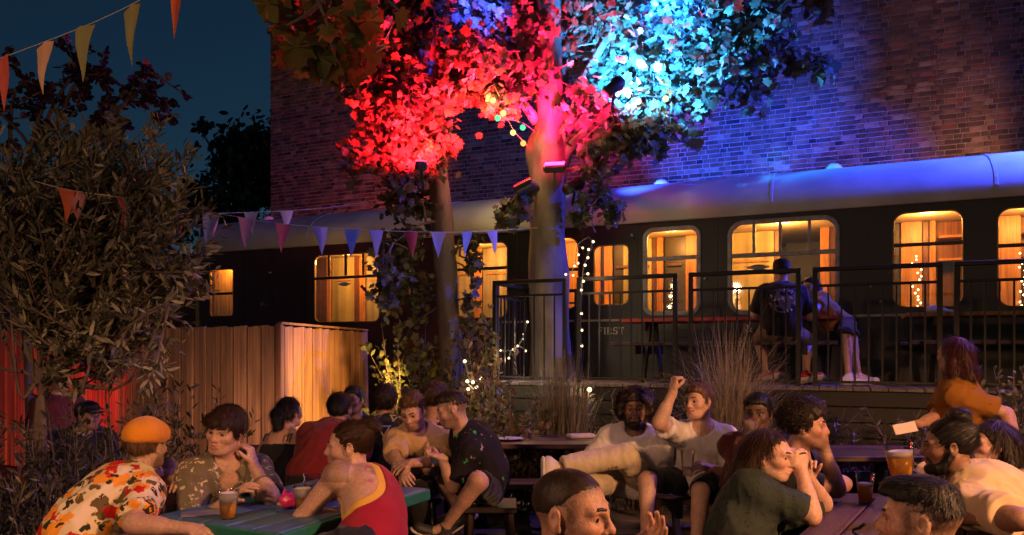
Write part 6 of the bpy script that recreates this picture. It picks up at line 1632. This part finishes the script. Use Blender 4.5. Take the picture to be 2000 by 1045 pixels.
# two men in white on the bench
af = person('bearded man with big curly hair in a printed white t-shirt and beige trousers', W(1241, 800, 5.0), -12, -22, g3(.84, 5.16, .62), pitch=3,
       armL=(W(1291, 896, 5.05), W(1236, 906, 4.86)), armR=(W(1165, 895, 5.05), W(1178, 905, 4.8)), legL=(W(1216, 884, 4.72), W(1086, 914, 4.66), (-.75, -.35, -.45)), legR=(W(1150, 945, 4.75), g3(.45, 4.75, .14)),
       skin='brown', hair='afro', **hc(DBR), beard='full', top=WHT, sleeve=.98, bottom=BEIGE, legcut=1.9, loose=.032, shoes=(.48, .42, .36), wide=1.04, strandn=3200, **NEAR)
RPR = mat('red_print', (.5, .04, .02), .7)
o_ = af['sp'](.55) + af['rr'] * .01
decal(af, 'print', [disc2(0, 0, .055, .055)], o_, -af['rr'], af['u'], -af['ff'], RPR)
decal(af, 'print', [disc2(0, 0, .092, .09, 14, 2, R(100 + 18 * k), R(112 + 18 * k), .8) for k in range(0, -7, -1)] + [disc2(0, 0, .092, .09, 14, 2, R(260 + 16 * k), R(272 + 16 * k), .8) for k in range(5)], o_, -af['rr'], af['u'], -af['ff'], INK, lift=.0045)
MBs = [cap(af['sp'](.74, .15) + af['rr'] * .045, af['sp'](.66, .17) + af['rr'] * .03, .018, .022, .01), cap(af['sp'](.72, .15) + af['rr'] * .015, af['sp'](.64, .17) + af['rr'] * .0, .02, .02, .01)]
V, Q = sdf_mesh(MBs, .006); af['child']('sunglasses', qmesh('sunglasses', V, Q), mat('dark_lens', (.012, .014, .03), .15))
wt = person('brown haired man in a plain white t-shirt with one arm raised', W(1364, 784, 4.85), -50, -14, g3(1.27, 5.1, .63), mouth=.5, roll=4,
       armR=(W(1280, 824, 4.62), W(1311, 773, 4.66)), armL=(W(1432, 910, 4.85), W(1362, 906, 4.62)), hdR=(.12, .05, 1), pnR=(.9, .3, 0), pnL=(-.3, -.2, 0.1), hands=(('L', .62), ('R', .98)),
       legR=(W(1236, 938, 4.62), W(1262, 1046, 4.62)), legL=(W(1366, 962, 4.55), W(1358, 1085, 4.5)), skin='fair', hair='short', **hc(LBR), top=WHT, sleeve=.72, bottom=NAVY, legcut=.93, loose=.014, shoes=(.3, .3, .3), **NEAR)
# dark man behind, curly man, dark haired woman
person('man with his hand at his mouth sitting in the shade behind the woman', W(1480, 808, 4.5), -32, -15, g3(1.50, 4.72, .62), armR=(W(1448, 905, 4.45), W(1462, 868, 4.36)), pnR=(0, .9, .4), hdR=(.1, .1, 1), hands=(('L', .4), ('R', .9)), skin='dark', hair='short', **hc(BLA), top=DMAR, sleeve=.7, bottom=BLK, legcut=1.9, **MID)
person('man with curly dark hair looking away with a hand to his chin', W(1572, 832, 3.9), 66, 58, g3(1.42, 4.04, .62), armR=(W(1606, 950, 3.82), W(1614, 888, 3.87)), armL=(W(1648, 945, 4.1), W(1606, 962, 3.88)), pnR=(-.6, .3, .2), hdR=(-.05, 0, 1), hands=(('L', .4), ('R', .7)), skin='tan', hair='curly', **hc(DBR), top=BLK, sleeve=.6, bottom=NAVY, legcut=1.9, beard='stubble', strandn=3000, **NEAR)
person('woman with long dark hair in a dark green dotted shirt, hands clasped at her mouth', W(1503, 890, 3.4), 54, 54, g3(1.0, 3.3, .62), pitch=-3, armR=(W(1585, 1008, 3.26), W(1570, 940, 3.32)), armL=(W(1608, 985, 3.55), W(1580, 934, 3.42)), pnR=(-.3, .9, .1), pnL=(-.3, -.9, .1), hdR=(.02, .05, 1), hdL=(-.05, -.05, 1), hands=(('L', .95), ('R', .98)),
       skin='fair', fem=1, sc=.97, hair='longback', **hc(BRN), top=DOTS, sleeve=.85, bottom=BLK, legcut=1.9, loose=.02, strandn=2600, **NEAR)
# foreground men
person('man with closely cropped black hair gesturing with one open hand', W(1116, 1004, 1.9), 62, 66, g3(.10, 1.78, .60), pitch=-2, armL=(g3(.33, 2.02, .80), W(1222, 1088, 1.9)), armR=(g3(.28, 1.66, .78), g3(.46, 1.8, .74)), hdL=(.75, -.1, .55), pnL=(-.3, -.5, .8), hands=(('L', .38), ('R', .4)),
       skin='tan', hair='buzz', **hc(DBR), top=NAVY, sleeve=.7, bottom=BLK, legcut=1.9, beard='stubble', vox=.011, fine=.0034, strandn=5000, nose=1.3)
person('man with a high faded haircut, dark on top and shaved at the sides', W(1800, 1016, 2.1), -124, -105, g3(1.28, 2.06, .60), pitch=-3, armL=(g3(1.04, 1.82, .8), g3(.9, 1.9, .76)), armR=(g3(1.04, 2.3, .8), g3(.86, 2.15, .76)), skin='tan', hair='fade', **hc(BLA), top=NAVY, sleeve=.7, bottom=BLK, legcut=1.9, beard='stubble', vox=.011, fine=.0034, strandn=5000, nose=1.2)
# right hand table
bt = person('bearded man with a black top knot in a cream t-shirt drinking beer', W(1853, 872, 3.35), -114, -118, g3(2.32, 3.2, .63), pitch=-4, armR=(g3(2.03, 3.6, .88), W(1790, 938, 3.45)), armL=(g3(1.98, 2.98, .85), g3(1.85, 3.2, .80)), pnR=(-.2, -1, .1), hdR=(-.9, -.15, .35), hands=(('L', .4), ('R', .6)),
       skin='brown', hair='topknot', **hc(BLA), beard='full', top=CREAM, sleeve=.8, bottom=BLK, legcut=1.9, loose=.024, wide=1.08, strandn=2200, hunch=.06, **NEAR)
person('woman with dark hair in a striped shirt behind the bearded man', W(1938, 868, 3.8), -95, -110, g3(2.68, 3.75, .62), skin='fair', fem=1, hair='long', **hc(DBR), top=STRIPE, sleeve=.85, bottom=BLK, legcut=1.9, sc=.95, **MID)
# the person walking past
wk = person('person with dark red hair in an ochre top walking past with a card', W(1862, 694, 4.75), -165, -120, g3(2.84, 4.77, .95), armR=(W(1800, 850, 4.7), W(1768, 836, 4.4)), armL=(g3(3.06, 4.56, 1.12), g3(2.98, 4.4, .95)), hdR=(-.8, -.3, .1), hands=(('L', .4), ('R', .6)), legL=(g3(2.82, 4.55, .54), g3(2.9, 4.7, .14), (-.8, -.5, 0)), legR=(g3(2.68, 4.7, .54), g3(2.58, 4.66, .14), (-.8, -.5, 0)),
       skin='tan', fem=.7, sc=.93, hair='longback', **hc(AUB), top=OCHRE, sleeve=.75, bottom=BLK, legcut=1.95, loose=.018, shoes=(.3, .3, .3), wide=.98, hem=-.02, group='people drinking in the garden', **MID)
# on the deck
hd_ = F(S(1526, 8.02), 8.02); pv_ = F(S(1524, 7.97), 7.97)
dmn = person('man in a black t-shirt with a pale back print sitting on the deck', g3(hd_[0], hd_[1], 2.335), 172, 168, g3(pv_[0], pv_[1], 1.735), skin='fair', hair='short', **hc(DBR), top=BLK, sleeve=.8, bottom=KHAKI, legcut=.95, shoes=(.35, .03, .02), wide=1.08, loose=.022, hem=-.07, group='people sitting on the deck',
       armL=(g3(*(pv_ + F(-.24, .1))[:2], 1.93), g3(*(pv_ + F(-.1, .35))[:2], 1.93)), armR=(g3(*(pv_ + F(.26, .1))[:2], 1.93), g3(*(pv_ + F(.12, .36))[:2], 1.93)),
       legL=(g3(*(pv_ + F(-.2, .25))[:2], 1.66), g3(*(pv_ + F(-.14, -.02))[:2], DECK + .09), (.5, -.6, 0)), legR=(g3(*(pv_ + F(.2, .25))[:2], 1.66), g3(*(pv_ + F(.24, .0))[:2], DECK + .09), (.5, -.6, 0)), **MID)
PALEP = pattern('back_print', (.10, .10, .13), [((.01, .01, .015), .45, 14, (0, 0, 0), (1, 1, 1)), ((.42, .40, .44), .34, 17, (3, 1, 1), (1, 1, 1))])
decal(dmn, 'print', [disc2(0, 0, .14, .125, 20, 6)], dmn['sp'](.66), dmn['rr'], dmn['u'], dmn['ff'], PALEP)
gh = F(S(1582, 8.55), 8.55); gp = F(S(1645, 8.5), 8.5)
dgl = person('woman with dark hair and white trainers leaning on the red table on the deck', g3(gh[0], gh[1], 2.19), -50, -70, g3(gp[0], gp[1], 1.735), skin='fair', fem=1, sc=.95, hair='long', **hc(DBR), top=cloth('orange_top', (.5, .2, .05)), sleeve=.6, bottom=BLK, legcut=1.05, shoes=(.6, .55, .48), group='people sitting on the deck',
       armR=(g3(*(gp + F(-.3, .15))[:2], 1.96), g3(*(gp + F(-.42, .0))[:2], 2.03)), armL=(g3(*(gp + F(-.25, -.2))[:2], 1.96), g3(*(gp + F(-.42, -.1))[:2], 2.0)),
       legL=(g3(*F(S(1652, 7.98), 7.98)[:2], 1.69), g3(*F(S(1658, 7.86), 7.86)[:2], DECK + .09), (.9, -.3, 0)), legR=(g3(*F(S(1662, 8.2), 8.2)[:2], 1.69), g3(*F(S(1676, 8.05), 8.05)[:2], DECK + .09), (.9, -.3, 0)), **MID)
st_b = empty('deck_stool', F(S(1645, 8.5), 8.5, DECK), -ANG, 'small dark wooden stool at the end of the red table', 'stool')
MB().box(-.17, .17, -.17, .17, .42, .455, .008).build('seat', TDARK, st_b)
for a in (-1, 1):
    for b in (-1, 1): MB().bar((a * .12, b * .12, .42), (a * .15, b * .15, 0), .035, .035).build('leg', TDARK, st_b)
# figures in the dark by the fence
def black_cap(child, H, M, sc):
    def p(x, y, z): return H + M @ (np.array([x, y, z]) * sc)
    V, Q = sdf_mesh([ell(p(0, -.012, .05), np.array([.088, .108, .085]), M, .02), cut(p(0, 0, .03), -M[:, 2], .006), cap(p(-.03, .11, .035), p(.03, .11, .035), .045, .045, .01, (M[:, 2], 4.5))], .008)
    child('cap', qmesh('cap', V, Q), BLK)
person('person in a black cap half hidden by shrubs at the fence', W(172, 812, 6.3), 70, 40, g3(-3.6, 6.35, .62), skin='tan', hair='short', **hc(BLA), hat=black_cap, top=NAVY, sleeve=.8, bottom=BLK, legcut=1.9, **FARP)
person('shadowy person standing in front of the red lit fence', W(115, 742, 7.3), 60, 40, g3(-4.45, 7.3, .82), skin='tan', hair='short', **hc(DBR), top=DMAR, sleeve=.8, bottom=BLK, legcut=1.9, legL=(g3(-4.35, 7.25, .45), g3(-4.35, 7.35, .1)), legR=(g3(-4.55, 7.25, .45), g3(-4.55, 7.35, .1)), **FARP)
def stool(c, label, zt=.5, w=.34, l=.36, z0=FLR):
    r = empty('bench_stool', (c[0], c[1], z0), 0, label, 'stool', 'low stools under the people')
    zt -= z0
    MB().box(-l / 2, l / 2, -w / 2, w / 2, zt - .035, zt, .006).build('seat', TDARK, r)
    for a in (-1, 1):
        for b in (-1, 1): MB().bar((a * (l / 2 - .05), b * (w / 2 - .05), zt - .035), (a * (l / 2 - .03), b * (w / 2 - .03), 0), .04, .04).build('leg', TDARK, r)
for c, lb in (((.08, 1.78), 'low stool under the man with cropped hair'), ((1.30, 2.06), 'low stool under the man with the faded haircut'), ((-.66, 5.32), 'low stool under the man in the tan t-shirt'), ((-.15, 4.98), 'low stool under the man bent over his phone'), ((-.96, 5.6), 'low stool under the silver triangle print top'),
              ((1.50, 4.74), 'low stool under the man with his hand at his mouth'), ((2.70, 3.75), 'low stool under the woman in the striped shirt'), ((-.58, 6.0), 'low stool under the person hidden behind the tan t-shirt'), ((-3.6, 6.35), 'low stool under the person in the black cap'), ((-2.04, 3.4), 'low stool under the man in the orange cap')):
    stool(c, lb)

# ================================================================== small things on and by the tables
PLA = glass_mat('clear_plastic', (.93, .91, .88), .05)
BEER = mat('beer', (.9, .46, .08), .25, trans=.45); FOAM = mat('beer_foam', (.92, .86, .78), .8); WATER = mat('pale_drink', (.5, .45, .4), .2, trans=.7)
def cup(label, c, h=.125, r0=.032, r1=.046, fill=.7, foam=.14, drink=BEER, tilt=None, name='beer_cup', grp_='drinks on the tables'):
    root = empty(name, c, 0, label, 'cup', grp_)
    if tilt: root.rotation_euler = tilt
    t = .0018; rr_ = lambda z: r0 + (r1 - r0) * z / h
    a = np.arange(24) * 2 * math.pi / 24; prof_ = [(r0 * .3, .001), (r0 * .97, .001), (r0, .004), (rr_(h), h), (rr_(h) + .003, h + .001), (rr_(h) + .003, h + .005), (rr_(h), h + .006)]
    Vc = np.concatenate([np.stack([r * np.cos(a), r * np.sin(a), np.full(24, z)], 1) for r, z in prof_])
    link('cup_wall', mesh('cup_wall', Vc, [[i * 24 + k, i * 24 + (k + 1) % 24, (i + 1) * 24 + (k + 1) % 24, (i + 1) * 24 + k] for i in range(len(prof_) - 1) for k in range(24)], True), PLA, root)
    if fill:
        z1 = h * (fill - foam); MB().lathe([(r0 - .004, .006), (rr_(z1) - .003, z1)], 24).build('beer', drink, root, True)
        if foam: MB().lathe([(rr_(z1) - .003, z1 + .0005), (rr_(h * fill) - .003, h * fill), (rr_(h * fill) * .6, h * fill + .003)], 24).build('foam', FOAM, root, True)
    return root
TT = .76; RTB = .75
def on_table(px, py, z): D = (CAMZ - z) * FPX / (py - HOR); return W(px, py, D)
cup('plastic beer cup with white foam in front of the leaf print shirt', on_table(446, 1013, TT), fill=.92, foam=.34)
cup('plastic beer cup with thick foam between the pink bag and the elbow', on_table(592, 1003, TT), fill=.93, foam=.32)
cup('tall empty glass standing behind the foamy beer cup', on_table(611, 988, TT), h=.15, r0=.034, r1=.046, fill=0)
cup('small empty cup next to the chin of the man with the bun', on_table(648, 975, TT), h=.13, fill=.3, foam=0)
cup('plastic beer cup half full of amber beer alone on the dark brown table', on_table(1690, 982, RTB), h=.145, r0=.032, r1=.044, fill=.68, foam=.08)
cup('large glass of red beer in the hand of the bearded man', W(1762, 935, 3.36), h=.155, r0=.045, r1=.062, fill=.8, foam=.14, tilt=(0, -.12, 0))
cup('clear plastic cup in the hand of the man in the white t-shirt', W(1343, 930, 4.5), h=.15, r0=.03, r1=.042, fill=.35, foam=0, drink=WATER)
# crumpled pink bag
c = on_table(566, 992, TT); rp_ = np.random.default_rng(2)
V, Q = sdf_mesh([ell(c + g3(0, 0, .035), (.05, .04, .036), k=.01), ell(c + g3(.03, .01, .03), (.035, .035, .03), k=.01), cap(c + g3(-.03, 0, .05), c + g3(-.02, 0, .095), .014, .003, .006), cap(c + g3(.0, 0, .05), c + g3(.012, 0, .085), .013, .003, .006), cap(c + g3(.03, 0, .05), c + g3(.04, .0, .08), .013, .003, .006), cut(c, (0, 0, -1))], .005)
V = V + normals(V, Q) * (.004 * wob(V, 110, 1))[:, None]
tag(link('crumpled_bag', qmesh('crumpled_bag', V, Q), mat('hot_pink_plastic', (.75, .03, .16), .35)), 'crumpled hot pink plastic bag on the blue green table', 'bag')
# paper on the teal table, plate, box, phone, card, cable, shoes rack things
tag(MB().box(-.09, .09, -.06, .06, 0, .003).build('paper_menu', mat('menu_paper', (.2, .19, .2), .6), loc=on_table(395, 1003, TT) + g3(0, 0, .001), rot=(0, 0, .4)), 'flat paper menu lying on the blue green table by the pointing hand', 'menu')
tp = empty('paper_plate', g3(-.02, 6.35, .762), 0, 'white paper plate on the brown picnic table behind the phone man', 'plate')
MB().lathe([(.02, .0), (.08, .002), (.115, .014), (.118, .016), (.08, .006), (.001, .004)], 22).build('plate', mat('paper_white', (.6, .57, .55), .6), tp, True)
tag(MB().box(-.12, .12, -.06, .06, 0, .035, .01).build('food_box', mat('card_cream', (.55, .46, .36), .7, noise=.2), loc=g3(.60, 6.5, .762), rot=(0, 0, .3)), 'cream cardboard food box at the end of the brown table', 'box')
pc = W(853, 893, 4.78)
ph_o = empty('phone', pc, 0, 'dark phone held by the man in the flowered shirt', 'phone'); ph_o.rotation_euler = (R(25), R(-25), R(10))
MB().box(-.038, .038, -.075, .075, -.004, .004, .004).build('case', mat('phone_black', (.01, .01, .012), .25), ph_o)
MB().box(-.034, .034, -.07, .07, .0045, .0052).build('screen', mat('phone_screen', (.02, .02, .03), .1, emis=(.5, .6, .9), estr=.03), ph_o)
cd = empty('card', W(1768, 836, 4.32), 0, 'pale card held out by the walking person', 'card'); cd.rotation_euler = (R(70), R(-8), R(12))
MB().box(-.075, .075, -.03, .03, -.002, .002, .001).build('card_sheet', mat('pale_card', (.45, .38, .30), .6), cd)
cp = spline([on_table(1655, 1045, RTB) + g3(0, -.3, .005), W(1668, 1040, 2.95), W(1680, 1030, 2.9), W(1690, 1022, 2.88)], 14)
tag(MB().tube(cp, .0065, 7).build('cable', BLACKM, smooth=True), 'black cable rising from the dark brown table by the faded haircut', 'cable')
# jacket over the corner railing
jr = F(sc_ + .02, 8.75, 0)
jk = empty('hanging_jacket', (jr[0], jr[1], RT), -ANG, 'dark jacket with pale lining hung over the railing by the trunk', 'jacket')
def drape(y, z1, w_, mname, col, ph_):
    V = []; nx, nz = 7, 9
    for j in range(nz):
        for i in range(nx):
            u_ = i / (nx - 1); v_ = j / (nz - 1)
            V.append((-w_ / 2 + w_ * u_ * (1 - .35 * v_) + .04 * v_, y + .02 * math.sin(u_ * 9 + ph_) * (.3 + v_), .03 - z1 * v_ * (.8 + .2 * math.sin(u_ * 5 + ph_))))
    n = len(V); V += [(x, yy + .008, z) for x, yy, z in V]
    Fx = [[j * nx + i, j * nx + i + 1, (j + 1) * nx + i + 1, (j + 1) * nx + i] for j in range(nz - 1) for i in range(nx - 1)]
    Fx += [[a + n for a in f[::-1]] for f in Fx]
    return link(mname, mesh(mname, V, Fx, True), col, jk)
drape(-.045, .62, .17, 'cloth_front', BLK, 0); drape(.03, .5, .15, 'lining', WHT, 2)
# blue and white cap left on the deck table
tw = F(S(1828, 8.6), 8.6, DECK + .712)
V, Q = sdf_mesh([ell(tw + g3(0, 0, .03), (.11, .08, .035), k=.02), ell(tw + g3(.09, -.02, .02), (.09, .05, .018), k=.02), ell(tw + g3(-.05, .0, .05), (.05, .05, .03), k=.02), cut(tw, (0, 0, -1))], .008)
V = V + normals(V, Q) * (.004 * wob(V, 60, 1))[:, None]
tag(link('crumpled_cloth', qmesh('crumpled_cloth', V, Q), cloth('pale_blue', (.5, .5, .62))), 'crumpled pale cloth on the plain deck table below the window', 'cloth')
lantern('shorter warm lantern post added out of view opposite the dark brown table', 3.3, 1.0, 2.75, (1, .45, .20), 1650, (2.95, 1.5, .2))
lantern('taller warm lantern post added out of view opposite the blue green table', -2.3, .4, 2.95, (1, .48, .25), 330, (-2.1, .9, .3), spill=.5)
